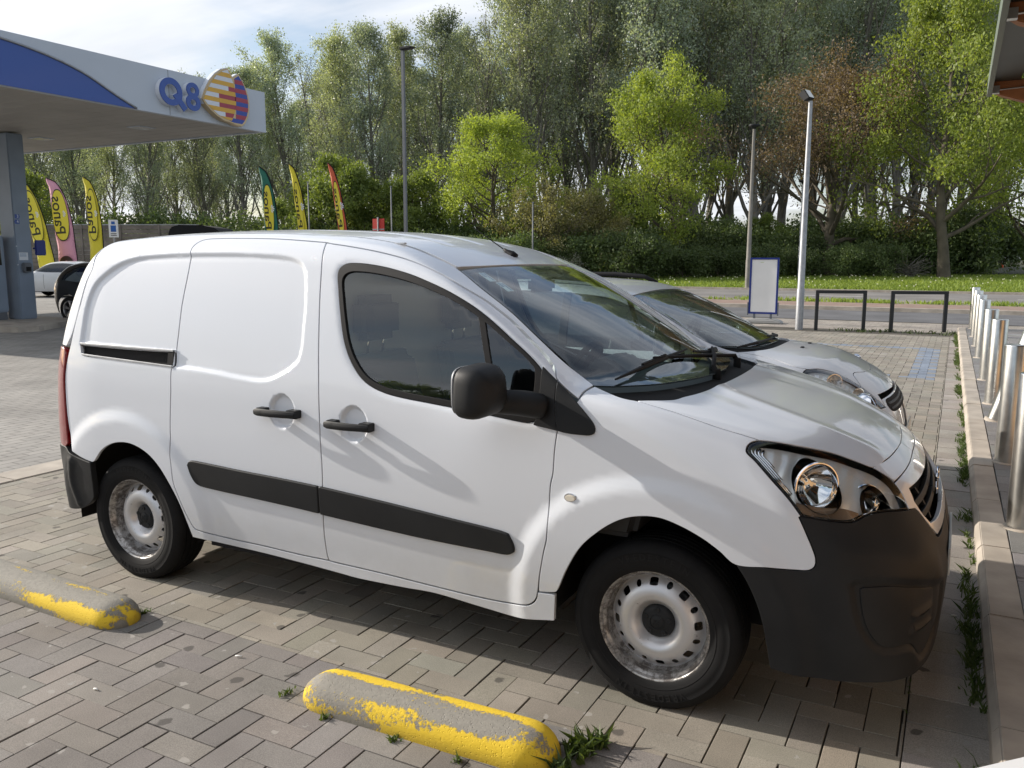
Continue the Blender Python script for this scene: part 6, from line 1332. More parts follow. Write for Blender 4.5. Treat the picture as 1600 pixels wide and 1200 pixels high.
# ------------------------------------------------------------------ small cars on the forecourt
def simplecar(name,loc,rz,label,body,L,Wd,prof,nosek,tailk,wb,belt,win,rearwin,tl,tailmat,wheelr=.32,zsill=.24,spoke=True,group=None,h=.04):
    "prof: (x,z) top line tail->nose"
    e=thing(name,loc,label,'car',group,rz); xs=[a for a,_ in prof]; zs_=[b for _,b in prof]; xl,xr_=-L/2,L/2
    def f(P):
        x,y,z=P[...,0],np.abs(P[...,1]),P[...,2]
        S=lerp(z,[.15,.4,.7,belt,belt+.2,belt+.4,belt+.55],[Wd*.95,Wd*.985,Wd,Wd*.97,Wd*.88,Wd*.76,Wd*.68])
        T=(z-(lerp(x+nosek*y*y*np.sign(x),xs,zs_)-.06*y*y))*.9
        fr=lerp(z,[.2,.5,.8,1.0,1.3],[xr_-.08,xr_,xr_-.04,xr_-.2,xr_-.5])-.28*y*y-.2*y**4
        re=lerp(z,[.2,.5,.8,1.0,1.5],tailk)+.22*y*y+.15*y**4
        g=smax(y-S,T,.13); g=smax(g,(x-fr)*.95,.16); g=smax(g,(re-x)*.95,.16); return smax(g,zsill-.04-z,.02)
    s_=lambda x,z:onS(x,z,f)
    def PP(*a,**k): k.setdefault('f',f); k.setdefault('grid',.05); k.setdefault('h',h); return panel(*a,**k)
    xf_,xr2=wb/2,-wb/2
    side=[s_(xl+.10,zsill+.05),s_(xl+.06,.6)]
    top=[onT(x,-Wd*.60,f) for x in np.linspace(xl+.30,xr_-.40,15)]
    side=[s_(xl+.22,zsill),s_(xl+.20,.5),s_(xl+.22,.85)]+top+[s_(xr_-.25,.62),s_(xr_-.22,.4),s_(xr_-.25,zsill)]
    rw=wheelr+.055
    side+=[s_(xf_+rw*1.0,zsill+.001)]+arc(xf_,wheelr,rw,0,180,9,s_)+[s_(xf_-rw,zsill),s_(xr2+rw,zsill)]+arc(xr2,wheelr,rw,0,180,9,s_)+[s_(xr2-rw,zsill)]
    wn=[s_(*q) for q in win]
    PP('body_side',side,(0,-.9,.43),body,e,holes=[wn],gap=0)
    PP('side_windows',wn,SIDE,M['darkglass'],e,off=-.01,gap=0)
    def strip(nm,x0,x1,mat,d=(0,0,1),w=.60,**k):
        X=np.linspace(x0,x1,6); a=[onT(x,-Wd*w,f) for x in X]; b=[onT(x,Wd*w,f) for x in X[::-1]]; PP(nm,a+b,d,mat,e,both=False,gap=0,**k)
    i0,i1=rearwin[0],rearwin[1]
    if i0-xl>.38: strip('boot_lid',xl+.30,i0,body)
    strip('rear_window',max(i0,xl+.30),i1,M['darkglass'],off=-.004); strip('roof',i1,rearwin[2],body); strip('windscreen',rearwin[2],rearwin[3],M['darkglass'],off=-.004); strip('bonnet',rearwin[3],xr_-.40,body)
    PP('rear_end',[s_(xl+.22,zsill),s_(xl+.20,.5),s_(xl+.22,.85),onT(xl+.31,-Wd*.60,f),onT(xl+.31,0,f),onR(0,.5,f),onR(0,zsill,f)],(-.8,-.5,.3),body,e,gap=0)
    PP('front_end',[s_(xr_-.25,zsill),s_(xr_-.22,.4),s_(xr_-.25,.62),onT(xr_-.41,-Wd*.60,f),onT(xr_-.41,0,f),onF(0,.5,f),onF(0,zsill,f)],(.8,-.5,.3),body,e,gap=0)
    PP('tail_light',[s_(*q) if q[0]<9 else onR(q[1],q[2],f) for q in tl],(-.7,-.7,0),tailmat,e,off=.006)
    PP('door_handle_strip',[s_(-.35,belt-.10),s_(-.16,belt-.10),s_(-.16,belt-.135),s_(-.35,belt-.135)],SIDE,M['chrome'],e,off=.02)
    PP('door_seam',[s_(.5,.35),s_(.512,.35),s_(.512,belt),s_(.5,belt)],SIDE,M['black'],e,off=.001,gap=0); PP('door_seam',[s_(-.40,.35),s_(-.388,.35),s_(-.388,belt),s_(-.40,belt)],SIDE,M['black'],e,off=.001,gap=0)
    for x in (xf_,xr2):
        for s in (-1,1):
            w=bpy.data.objects.new('wheel',None); COL.objects.link(w); w.parent=e; w.location=(x,s*(Wd-.12),wheelr)
            mb=MB(); mb.lathe([(wheelr*.68,-.10),(wheelr*.70,.085),(wheelr*.85,.105),(wheelr*.96,.095),(wheelr,.07),(wheelr,-.07),(wheelr*.96,-.1)],axis='y',n=40); o=mb.build('tyre',M['tyre'],w,smooth=True,auto=40)
            mb=MB(); mb.lathe([(wheelr*.70,.088),(wheelr*.66,.09),(wheelr*.62,.06),(wheelr*.60,.0)],axis='y',n=36); mb.lathe([(.0001,.055),(.05,.055),(.055,.03)],axis='y',n=16)
            for k in range(5):
                for dd_ in (-.14,.14):
                    a=2*math.pi*k/5+.3; mb.tube([(.03*math.cos(a),-.05,.03*math.sin(a)),(wheelr*.64*math.cos(a+dd_),-.075,wheelr*.64*math.sin(a+dd_))],[.022,.016],6)
            o2=mb.build('alloy_rim',M['rimalloy'],w,auto=40)
            mb=MB(); mb.lathe([(.0001,.0),(wheelr*.62,.0)],axis='y',n=30); o3=mb.build('brake_shadow_plate',M['black'],w)
            if s>0:
                w.rotation_euler=(0,0,math.pi)
    mb=MB(); mb.box((-L/2+.35,-Wd*.55,.2),(L/2-.45,Wd*.55,.6)); mb.build('underbody',M['black'],e)
    return e
M['rimalloy']=pmat('polished_alloy',(.45,.45,.46),.3,.9)
M['whitecar']=carpaint('pearl_white_paint',(.66,.68,.70),rough=.3)
simplecar('saloon_car',(-31.4,18.75,0),R(204),'white saloon car with alloy wheels, left of the pillar and beyond the black car','' and None or M['whitecar'],4.7,.92,
 [(-2.6,.98),(-2.25,1.06),(-1.75,1.10),(-1.35,1.22),(-.75,1.40),(-.1,1.44),(.45,1.38),(1.15,1.03),(1.7,.93),(2.1,.80),(2.35,.62)],.10,[-2.22,-2.33,-2.34,-2.28,-1.9],2.85,.92,
 [(-1.45,1.02),(-1.15,1.16),(-.7,1.31),(-.1,1.355),(.4,1.31),(1.02,1.02),(.4,1.0),(-.6,1.0)],(-1.75,-.80,.45,1.15),[(-2.13,.80),(-1.9,.84),(-1.95,.92),(-2.10,.98),(9,-.5,.98),(9,-.5,.82)],M['redlens'])
simplecar('hatchback_car',(-17.52,10.84,0),R(8),'black hatchback with its rounded tail showing just left of the van','' or M['blackpaint'],3.9,.86,
 [(-2.1,1.02),(-1.95,1.15),(-1.75,1.30),(-1.35,1.45),(-.6,1.51),(.1,1.48),(.55,1.40),(1.15,1.02),(1.6,.92),(1.8,.80),(1.98,.6)],.10,[-1.86,-1.94,-1.95,-1.90,-1.55],2.45,.95,
 [(-1.45,1.05),(-1.38,1.20),(-1.1,1.35),(-.5,1.42),(.1,1.40),(.45,1.32),(.98,1.03),(.3,.99),(-.8,1.0)],(-1.62,-1.25,.60,1.15),[(-1.76,.75),(-1.6,.80),(-1.6,.95),(-1.70,1.02),(9,-.5,1.02),(9,-.5,.80)],M['redlens'])

# ------------------------------------------------------------------ filling station canopy
M['canopy']=pmat('canopy_grey_panel',(.46,.51,.58),.45,var=.05,vscale=.6)
M['canopyblue']=pmat('canopy_blue_panel',(.025,.07,.30),.4,coat=.3)
M['soffit']=pmat('soffit_slats',(.34,.32,.29),.55,var=.12,vscale=.9)
M['pillar']=pmat('pillar_blue_grey',(.21,.26,.33),.45,var=.08,vscale=2)
can=thing('station_canopy',(-13.75,11.8,0),'large grey filling station canopy with a blue arc, upper left','canopy')
CX,CY=0,0   # local: corner at origin, runs to -X and -Y
mb=MB(); mb.box((-.12,-8.1,4.51),(0,0,5.42)); mb.box((-19,-.12,4.51),(-.121,0,5.42)); mb.box((-19,-8.1,4.51),(-18.88,-.121,5.42)); mb.box((-18.879,-8.1,4.51),(-.121,-7.98,5.42)); mb.build('fascia',M['canopy'],can)
mb=MB()
for k in range(20): 
    y=-.15-.385*k; mb.box((-18.86,y-.375,4.53),(-.14,y,4.56))
mb.build('soffit',M['soffit'],can,bevel=.006,segs=1)
mb=MB(); mb.box((-18.9,-8.0,4.9),(-.1,-.1,5.2)); mb.build('roof_deck',M['galv'],can)
curve=[(-3.58,4.515),(-4.05,4.70),(-4.69,4.98),(-5.4,5.16),(-6.21,5.27),(-7.2,5.33),(-8.08,5.36),(-8.08,4.515)]
mb=MB(); P2=smooth_loop(curve,.25,60,closed=False).tolist(); mb.prism([tuple(p) for p in P2],'x',.004,.02); mb.build('blue_arc_panel',M['canopyblue'],can)
mb=MB(); mb.tube([(.03,p[0],p[1]+.012) for p in P2 if p[0]>-8.05],.022,8); mb.build('arc_trim',M['galv'],can,smooth=True)
mb=MB(); 
for y in (-2.75,): mb.box((.0005,y-.004,4.52),(.003,y+.004,5.41))
mb.build('panel_joint',M['seamdark'],can)
for (x,y) in ((-2.02,-1.83),(-5.76,-1.74),(-2.02,-5.6),(-5.8,-5.6)):
    mb=MB(); mb.box((x-.22,y-.22,4.515),(x+.22,y+.22,4.535)); mb.cur=1; mb.box((x-.15,y-.15,4.508),(x+.15,y+.15,4.514)); mb.build('ceiling_lamp',[M['canopy'],pmat('lamp_glass_off',(.55,.55,.52),.2)],can)
def textmesh(name,body,size,ext,mat,parent=None,M4=None,mirror=False,align='CENTER',bevel=0,offset=0,shear=0):
    cu_=bpy.data.curves.new(name,'FONT'); cu_.body=body; cu_.size=size; cu_.extrude=ext; cu_.align_x=align; cu_.align_y='CENTER'; cu_.offset=offset; cu_.shear=shear; cu_.resolution_u=6
    t=bpy.data.objects.new(name+'_t',cu_); COL.objects.link(t); bpy.context.view_layer.update()
    dg=bpy.context.evaluated_depsgraph_get(); me=bpy.data.meshes.new_from_object(t.evaluated_get(dg)); bpy.data.objects.remove(t); bpy.data.curves.remove(cu_)
    if mirror: me.transform(Matrix.Scale(-1,4,(1,0,0))); me.flip_normals()
    if M4 is not None: me.transform(M4)
    me.materials.clear(); me.materials.append(mat); o=bpy.data.objects.new(name,me); COL.objects.link(o)
    if parent: o.parent=parent
    return o
# facing +X, reading along +Y
FX=Matrix(((0,0,1,0),(1,0,0,0),(0,1,0,0),(0,0,0,1)))
lb=pmat('letter_blue',(.012,.055,.30),.35,coat=.5); lw=pmat('letter_white_rim',(.62,.66,.72),.4)
def ringshape(mb,cy,cz,ry,rz_,w,x0,x1,n=40,a0=0,a1=2*math.pi):
    out=[];inn=[]
    for k in range(n+1):
        a=a0+(a1-a0)*k/n; out.append((cy+ry*math.cos(a),cz+rz_*math.sin(a))); inn.append((cy+(ry-w)*math.cos(a),cz+(rz_-w)*math.sin(a)))
    vs=[(x0,*p) for p in out]+[(x0,*p) for p in inn]+[(x1,*p) for p in out]+[(x1,*p) for p in inn]; m_=n+1; fs=[]
    for k in range(n):
        fs+=[(k,k+1,m_+k+1,m_+k),(2*m_+k,3*m_+k,3*m_+k+1,2*m_+k+1),(k,2*m_+k,2*m_+k+1,k+1),(m_+k,m_+k+1,3*m_+k+1,3*m_+k)]
    mb.add(vs,fs)
def glyphQ(mb,g,x0,x1):
    ringshape(mb,-2.80,4.965,.285+g,.275+g,.125+2*g,x0,x1)
    mb.prism([(-2.76-g,4.90+g),(-2.66,4.96+g),(-2.40+g,4.70),(-2.50,4.61-g)],'x',x0-.001,x1+.001)
def glyph8(mb,g,x0,x1):
    ringshape(mb,-2.235,5.085,.165+g,.155+g,.095+2*g,x0,x1); ringshape(mb,-2.235,4.835,.190+g,.170+g,.110+2*g,x0-.001,x1+.001)
mb=MB(); glyphQ(mb,.006,.002,.11); o=mb.build('letter_q_rim',lw,can)
mb=MB(); glyphQ(mb,0,.112,.13); mb.build('letter_q',lb,o)
mb=MB(); glyph8(mb,.006,.002,.11); o=mb.build('figure_8_rim',lw,can)
mb=MB(); glyph8(mb,0,.112,.13); mb.build('figure_8',lb,o)
# twin-sail emblem: two pointed sail shapes with coloured bars
def clip_poly(poly,z0,z1,yfn=None):
    def cut(P,fn):
        out=[]
        for i in range(len(P)):
            a,b=P[i],P[(i+1)%len(P)]; fa,fb=fn(a),fn(b)
            if fa>=0: out.append(a)
            if (fa>=0)!=(fb>=0): t=fa/(fa-fb); out.append((a[0]+(b[0]-a[0])*t,a[1]+(b[1]-a[1])*t))
        return out
    P=cut(poly,lambda p:p[1]-z0); P=cut(P,lambda p:z1-p[1]) if P else P; return P
def cuty(P,fn):
    out=[]
    for i in range(len(P)):
        a,b=P[i],P[(i+1)%len(P)]; fa,fb=fn(a),fn(b)
        if fa>=0: out.append(a)
        if (fa>=0)!=(fb>=0): t=fa/(fa-fb); out.append((a[0]+(b[0]-a[0])*t,a[1]+(b[1]-a[1])*t))
    return out
# emblem outline in canopy-local (y,z)
sail_l=[(-1.99,4.96),(-1.90,5.12),(-1.76,5.33),(-1.60,5.50),(-1.42,5.62),(-1.28,5.67),(-1.20,5.56),(-1.13,5.42),(-1.09,5.28),(-1.07,5.12),(-1.07,4.98),(-1.10,4.84),(-1.16,4.70),(-1.22,4.60),(-1.40,4.62),(-1.60,4.68),(-1.78,4.78),(-1.90,4.87)]
sail_r=[(-1.25,5.40),(-1.12,5.50),(-1.02,5.56),(-.96,5.60),(-.86,5.50),(-.78,5.36),(-.72,5.20),(-.70,5.04),(-.71,4.90),(-.76,4.76),(-.84,4.64),(-.92,4.56),(-1.08,4.56),(-1.22,4.58),(-1.28,4.60)]
hullp=[(-2.02,4.95),(-1.92,5.15),(-1.78,5.36),(-1.60,5.54),(-1.42,5.66),(-1.26,5.71),(-1.17,5.60),(-1.13,5.53),(-.95,5.64),(-.83,5.50),(-.74,5.36),(-.68,5.20),(-.66,5.04),(-.67,4.88),(-.72,4.74),(-.81,4.60),(-.90,4.52),(-1.10,4.53),(-1.24,4.56),(-1.44,4.58),(-1.64,4.65),(-1.82,4.76),(-1.94,4.85)]
mb=MB(); mb.prism(hullp,'x',.004,.16); em=mb.build('emblem_case',pmat('emblem_rim_gold',(.50,.38,.22),.35,.3),can,bevel=.006)
mb=MB(); mb.prism([(a*1.0-.012,b+.012) for a,b in hullp],'x',.003,.12); mb.build('emblem_side',lw,em)
ey=[(.62,.36,.05),(.62,.66,.72),(.33,.045,.075),(.035,.07,.33)]
emm=[pmat('emblem_yellow',ey[0],.4),pmat('emblem_white',ey[1],.4),pmat('emblem_red',ey[2],.4),pmat('emblem_blue',ey[3],.4)]
bars=[[],[],[],[]]
zs0=4.57; hb=.0935; 
for k in range(12):
    z0,z1=zs0+k*hb,zs0+(k+1)*hb; PL=clip_poly(sail_l,z0,z1); PR=clip_poly(sail_r,z0,z1)
    if k%2==0:   # yellow bar on left sail, blue beyond
        if len(PL)>2: bars[0].append(PL)
        if len(PR)>2:
            q=cuty(PR,lambda p:p[0]+1.075) if k>0 and k<9 else PR
            if len(q)>2: bars[3].append(q)
    else:
        if len(PL)>2:
            sp_=-1.64+.09*abs((k-4))*.9+(0 if k<5 else .06*(k-5)); 
            q=cuty(PL,lambda p:sp_-p[0]); r_=cuty(PL,lambda p:p[0]-sp_)
            if len(q)>2: bars[1].append(q)
            if len(r_)>2: bars[2].append(r_)
        if len(PR)>2: 
            q=cuty(PR,lambda p:p[0]+1.09)
            if len(q)>2: bars[2].append(q)
for i,nm in enumerate(('yellow_bars','white_bars','red_bars','blue_bars')):
    mb=MB()
    for q in bars[i]: 
        mb.add([(.162+.0015*(3-i),a,b) for a,b in q],[tuple(range(len(q)))])
    mb.build(nm,emm[i],em,recalc=False)
pil=thing('canopy_pillar',(-19.06,8.89,.12),'blue-grey square pillar holding up the station canopy','pillar')
mb=MB(); mb.box((-.55,0,0),(0,.40,4.38)); mb.build('shaft',M['pillar'],pil,bevel=.02)
for k,ch in enumerate('34'):
    z=2.45-.125*k; s=1 if k==0 else -1
    mb=MB(); mb.prism([(.09-.055*1,z+.05),(.09+.045,z+.05),(.09+.065*1,z),(.09+.045,z-.05),(.09-.055,z-.05)] if s>0 else [(.07-.035,z+.05),(.07+.065,z+.05),(.07+.065,z-.05),(.07-.035,z-.05),(.07-.06,z)],'x',.001,.008); o=mb.build('number_sign',M['canopyblue'],pil)
    textmesh('numeral',ch,.10,.001,lw,o,Matrix.Translation((.0095,.10 if k==0 else .09,z))@FX)
mb=MB(); mb.box((.001,.06,1.42),(.004,.28,1.60)); o=mb.build('paper_notice',pmat('notice_paper',(.66,.70,.74),.5),pil)
mb=MB(); 
for z in (1.575,1.55,1.53,1.51): mb.box((.0045,.075,z-.004),(.005,.24,z+.004))
mb.build('notice_lines',pmat('notice_ink',(.15,.25,.40),.6),o)
mb=MB(); mb.box((.001,.10,1.13),(.11,.30,1.36)); o=mb.build('towel_dispenser',M['darkpole'],pil,bevel=.02); mb=MB(); mb.box((.111,.14,1.16),(.115,.26,1.26)); mb.build('dispenser_slot',M['black'],o)
mb=MB(); mb.box((.02,.44,1.53),(.08,.71,1.90)); mb.box((-.02,.40,1.68),(.03,.50,1.72)); mb.build('blue_side_sign',pmat('side_sign_blue',(.02,.035,.20),.4),pil,bevel=.03)
for z in (1.74,1.30): mb=MB(); mb.box((.001,-.0,z),(.003,.03,z+.02)); mb.build('sticker_remnant',lw,pil)
kio=thing('pump_cabinet',(-19.30,8.10,.12),'grey fuel pump cabinet beside the canopy pillar, at the left edge','cabinet')
mb=MB(); mb.box((-.9,0,.18),(.0,.66,2.0)); mb.build('casing',M['pillar'],kio,bevel=.03); mb=MB(); mb.box((-.86,.03,0),(-.04,.63,.181)); mb.build('plinth',M['darkpole'],kio)
mb=MB(); mb.box((.001,.10,1.30),(.006,.56,1.75)); mb.build('display',M['darkglass'],kio)
mb=MB(); mb.tube([(.03,.15,1.2),(.12,.12,.9),(.14,.12,.5),(.08,.12,.25),(.10,.2,.6),(.06,.3,1.0)],.016); mb.build('hose',M['rubber'],kio,smooth=True)
mb=MB(); mb.prism([(-32,7.3),(-17.5,7.3),(-17.0,7.5),(-16.9,7.9),(-17.6,9.0),(-18.4,9.8),(-32,9.8)],'z',-.02,.12); o=mb.build('pump_island',M['concrete'],bevel=.015); struct(o)
for i,(x,y) in enumerate(((-28.5,8.89),)):
    o=thing('canopy_pillar',(x,y,.0),['farther canopy pillar hidden behind the pump cabinet','canopy pillar standing on the forecourt left of the picture'][i],'pillar'); mb=MB(); mb.box((-.62,0,0),(0,.50,4.50)); mb.build('shaft',M['pillar'],o,bevel=.02)

# ------------------------------------------------------------------ feather flags
def flag(loc,h,w,rz,lean,col,label,oval,ink,donut=False,strip=False,txtc=None):
    e=thing('feather_flag',loc,label,'flag','bakery feather flags'); e.rotation_euler=(0,lean,rz)
    # sail outline (x,z): mast on the right side (+x), curved over at the top to the left
    n=26; L=[];Rr=[]
    for k in range(n+1):
        t=k/n; z=.55+(h-.55)*t; xr=-w*(1-math.sqrt(max(0,1-max(0,(t-.46)/.54)**2.4))); xl=-w*(.96-.05*math.sin(t*3)) if t<.93 else -w
        xl=min(xl,xr-.002); L.append((xl,z)); Rr.append((xr,z))
    m_=pmat('flag_cloth_'+label.split()[0],col,.6); b=m_.node_tree.nodes['Principled BSDF']; b.inputs['Transmission Weight'].default_value=0
    b.inputs['Sheen Weight'].default_value=.2
    mb=MB(); 
    for k in range(n+1):
        for u in (0,.25,.5,.75,1):
            x=L[k][0]+(Rr[k][0]-L[k][0])*u; y=.035*math.sin(k*.9+u*5)*(1-u*.6); mb.v.append((x,y,L[k][1]))
    for k in range(n):
        for u in range(4): a=k*5+u; mb.f.append((a,a+1,a+6,a+5))
    mb.mi=[0]*len(mb.f); c=mb.build('cloth',m_,e,smooth=True); sd=c.modifiers.new('t','SOLIDIFY'); sd.thickness=.004
    mb=MB(); mb.tube([(.012,0,-.02)]+[(p[0]+.012,0,p[1]+(.012 if i>n-3 else 0)) for i,p in enumerate(Rr)]+[(Rr[-1][0]-.03,0,Rr[-1][1]+.012)],.02,6); mb.build('mast',M['black'],e,smooth=True)
    mb=MB(); mb.box((-.30,-.25,-.02),(.30,.25,.03)); mb.build('foot',M['black'],e,bevel=.01)
    # oval badge with the bakery name, seen mirrored from the back, reading upwards
    cz=h*.685; hh=h*(.22 if w>.55 else .19); ww=w*(.40 if w>.7 else .33); cx_=-w*.52; t=np.linspace(0,2*math.pi,37)[:-1]
    def bad(s): return [(cx_+ww*s*math.copysign(abs(math.cos(a))**.8,math.cos(a))*(1-.10*math.sin(a)),cz+hh*s*math.sin(a)) for a in t]
    for yy,dr in ((-.062,1),(.062,-1)):
        mb=MB(); mb.prism(bad(1),'y',yy,yy+.004*-dr); o=mb.build('badge_outline',ink,c)
        mb=MB(); mb.prism(bad(.955),'y',yy-.0045*dr,yy-.006*dr); mb.build('badge',oval,o)
    # the lettering, mirrored left-right as on the back of the cloth
    T_=Matrix.Translation((cx_-w*.10,-.071,cz))@Matrix.Diagonal((w/1.05,1,.92,1))@Matrix.Rotation(R(90),4,'X')@Matrix.Rotation(R(90),4,'Z')@Matrix.Scale(-1,4,(0,1,0))
    o=textmesh('lettering','Panos',hh*.68,.001,txtc or ink,c,T_,offset=.008)
    T2=Matrix.Translation((cx_-.12*w,.071,cz))@Matrix.Rotation(R(-90),4,'X')@Matrix.Rotation(R(-90),4,'Z')@Matrix.Scale(-1,4,(1,0,0))@Matrix.Scale(-1,4,(1,0,0))
    mb=MB()
    for k in range(5):
        a=R(-60+30*k); c0=Vector((cx_+w*.12,-.071,cz+.05)); d_=Vector((math.cos(a),0,math.sin(a))); s_=Vector((-math.sin(a),0,math.cos(a)))
        mb.add([c0+d_*.04-s_*.004,c0+d_*.13-s_*.022,c0+d_*.155,c0+d_*.13+s_*.022,c0+d_*.04+s_*.004],[(0,1,2,3,4)])
    mb.build('wheat_sheaf',lw,c,recalc=False)
    if donut:
        dz=h*.28; R0=w*.34
        mb=MB(); mb.prism([(cx_+R0*math.cos(a),dz+R0*math.sin(a)) for a in t],'y',-.062,-.064); o=mb.build('doughnut_dough',pmat('doughnut_dough',(.55,.36,.16),.6),c)
        dr=[(cx_+R0*1.02*math.cos(a),dz+.01+R0*(1.0*math.sin(a) if math.sin(a)>0 else .25*math.sin(a)+(-.18 if int(a*3)%2 else 0))) for a in t]
        mb=MB(); mb.prism(dr,'y',-.066,-.068); mb.build('doughnut_glaze',pmat('chocolate_glaze',(.045,.02,.015),.3),o)
        mb=MB(); mb.prism([(cx_+R0*.25*math.cos(a),dz+.02+R0*.25*math.sin(a)) for a in t],'y',-.070,-.072); mb.build('doughnut_hole',pmat('doughnut_hole',(.60,.28,.34),.6),o)
    return e
YC=(.62,.53,.03); yo=pmat('badge_yellow',(.66,.57,.05),.6); ink=pmat('badge_ink',(.04,.04,.02),.6)
FR=R(27.7)
def fpos(px,D):
    f=Vector((-math.sin(YAW),math.cos(YAW))); r=Vector((math.cos(YAW),math.sin(YAW))); q=f*D+r*((px-800)/FPX*D); return (CAM.x+q.x,CAM.y+q.y,0)
flag(fpos(101,36),4.95,.72,FR,R(-9.5),YC,'yellow bakery feather flag leaning left, nearest the pillar',yo,ink)
flag(fpos(131,36.5),4.95,.84,FR,R(-3.5),(.62,.30,.40),'pink bakery feather flag with a chocolate doughnut',yo,ink,donut=True)
flag(fpos(170,36),4.9,.62,FR,R(-.5),YC,'upright yellow bakery feather flag, rightmost of the left group',yo,ink)
flag(fpos(444,30),4.72,.50,FR,R(-2),(.012,.13,.085),'dark green bakery feather flag behind the van roof',yo,ink)
flag(fpos(496,30),4.85,.34,FR,R(-5.5),(.66,.57,.03),'slender yellow bakery feather flag behind the van roof, between green and red',yo,ink)
flag(fpos(560,30),4.9,.32,FR,R(-7),(.55,.10,.04),'red-orange bakery feather flag, rightmost, behind the van roof',yo,ink)
# timber screen wall and its dark rounded end
e=thing('timber_wall',(-41.5,22.4,0),'long grey weathered timber wall behind the feather flags','wall'); e.rotation_euler=(0,0,math.atan2(26.83-23.98,-32.95+38.38))
wm=pmat('weathered_timber',(.17,.15,.13),.85,var=.35,vscale=1.5)
mb=MB(); Lw=9.8
for k in range(15): mb.box((0,-.04,.1+k*.205),(Lw,.0,.1+k*.205+.19))
mb.build('boards',wm,e)
for k in range(6): mb=MB(); mb.box((k*1.94,-.09,0),(k*1.94+.1,-.041,3.2)); mb.build('post',wm,e)
mb=MB(); mb.box((0,-.06,3.17),(Lw,.02,3.22)); mb.build('capping',M['galv'],e)
e=thing('storage_shelter',(-31.9,25.1,0),'black rounded roof of a shelter at the end of the timber wall','shelter'); e.rotation_euler=(0,0,R(27))
mb=MB(); mb.prism([(-.7,0),(1.9,0),(1.9,2.7),(1.5,2.98),(.9,3.10),(-.2,3.12),(-.6,3.0),(-.7,2.7)],'y',0,2.5); mb.build('shell',M['black'],e,bevel=.06)
e=thing('low_wall',(-48,30,0),'pale rendered wall showing between pillar and flags','wall'); mb=MB(); mb.box((0,0,0),(12,.3,2.2)); mb.build('panel',pmat('pale_render',(.5,.5,.48),.8),e); e.rotation_euler=(0,0,R(27))
# thin posts and wires at the far left
for i,(x,y,h,lab) in enumerate(((-27.5,29.0,5.2,'thin grey post rising behind the timber wall'),(-15.4,29.3,3.9,'thin post standing behind the van roof, right of the lamp'),(-24.0,31.0,5.0,'slim post between the green flag and the canopy'))):
    e=thing('utility_post',(x,y,0),lab,'post'); mb=MB(); mb.tube([(0,0,0),(0,0,h)],[.035,.03],8); mb.build('pole',M['darkpole'],e,smooth=True); mb=MB(); mb.box((-.04,-.04,h),(.04,.04,h+.05)); mb.build('cap',M['darkpole'],e)
# ------------------------------------------------------------------ shop building on the right with overhanging eaves
shop=thing('shop_building',(1.0,4.93,0),'timber-clad shop with dark overhanging eaves on glulam beams, upper right corner','building')
M['glulam']=pmat('glulam_timber',(.36,.155,.065),.55,var=.25,vscale=7); M['dkmetal']=pmat('dark_green_sheet_metal',(.05,.06,.055),.4,.4,var=.1,vscale=4); M['eave']=pmat('grey_green_fascia',(.14,.17,.14),.45)
mb=MB(); mb.box((0,-16,3.0),(.035,.06,3.16)); mb.build('eave_fascia',M['eave'],shop)
mb=MB(); mb.box((.036,-16,3.10),(.24,.04,3.125)); mb.build('soffit_board',M['dkmetal'],shop)
mb=MB()
for k in range(14):
    x=.26+k*.16; mb.box((x,-16,3.115+.0*k),(x+.075,.04,3.16)); mb.box((x+.0751,-16,3.16),(x+.159,.04,3.175))
mb.build('corrugated_roof',M['dkmetal'],shop)
mb=MB(); mb.box((.04,-16,3.176),(2.6,.05,3.26)); mb.build('roof_deck',M['black'],shop)
for k in range(7):
    y=-2.54*k
    pts=[(.02,3.09),(.03,3.04),(.10,2.99),(.35,2.90),(.8,2.83),(2.6,2.80),(2.6,3.112),(.04,3.112)]
    mb=MB(); mb.prism(pts,'y',y-.07,y+.05); mb.build('beam',M['glulam'],shop,bevel=.008)
    mb=MB(); mb.tube([(.06,y-.10,3.04),(1.9,y-.10,3.9-.0)],.008); 
    mb=MB(); mb.tube([(.08,y-.09,3.03),(2.0,y-.09,3.098)],.007); mb.box((.03,y-.12,3.0),(.09,y-.06,3.06)); mb.build('tie_rod',M['steel'],shop)
brk=pmat('ochre_cladding',(.42,.25,.12),.7,var=.25,vscale=3)
mb=MB()
for k in range(62):
    y=-16+k*.26
    mb.box((2.15,y,.10),(2.20+.02*(k%2),y+.25,3.1))
mb.build('wall',brk,shop)
mb=MB(); mb.box((2.3,-16,.1),(9,.1,3.15)); mb.build('core',M['concrete'],shop)
for y in (-3.6,-7.4,-11.2):
    mb=MB(); mb.box((2.10,y-1.3,.9),(2.14,y+1.3,2.5)); o=mb.build('window',M['darkglass'],shop)
    mb=MB()
    for a,b_ in (((2.08,y-1.38,.82),(2.145,y+1.38,.9)),((2.08,y-1.38,2.5),(2.145,y+1.38,2.58)),((2.08,y-1.38,.9),(2.145,y-1.3,2.5)),((2.08,y+1.3,.9),(2.145,y+1.38,2.5)),((2.08,y-.03,.9),(2.145,y+.03,2.5))): mb.box(a,b_)
    mb.build('frame',pmat('window_frame_white',(.6,.6,.58),.5),o)

mb=MB(); mb.prism([(.90,-1.59),(1.14,-1.345),(1.62,-1.80),(1.36,-2.1)],'z',.11,.45); tag(mb.build('unknown_pale_object',pmat('white_gloss_box',(.72,.73,.74),.35),bevel=.03,segs=4),'unidentified pale object just entering the bottom right corner, built as a plain white box','box')  # made-up white box standing in for a pale object of unknown kind
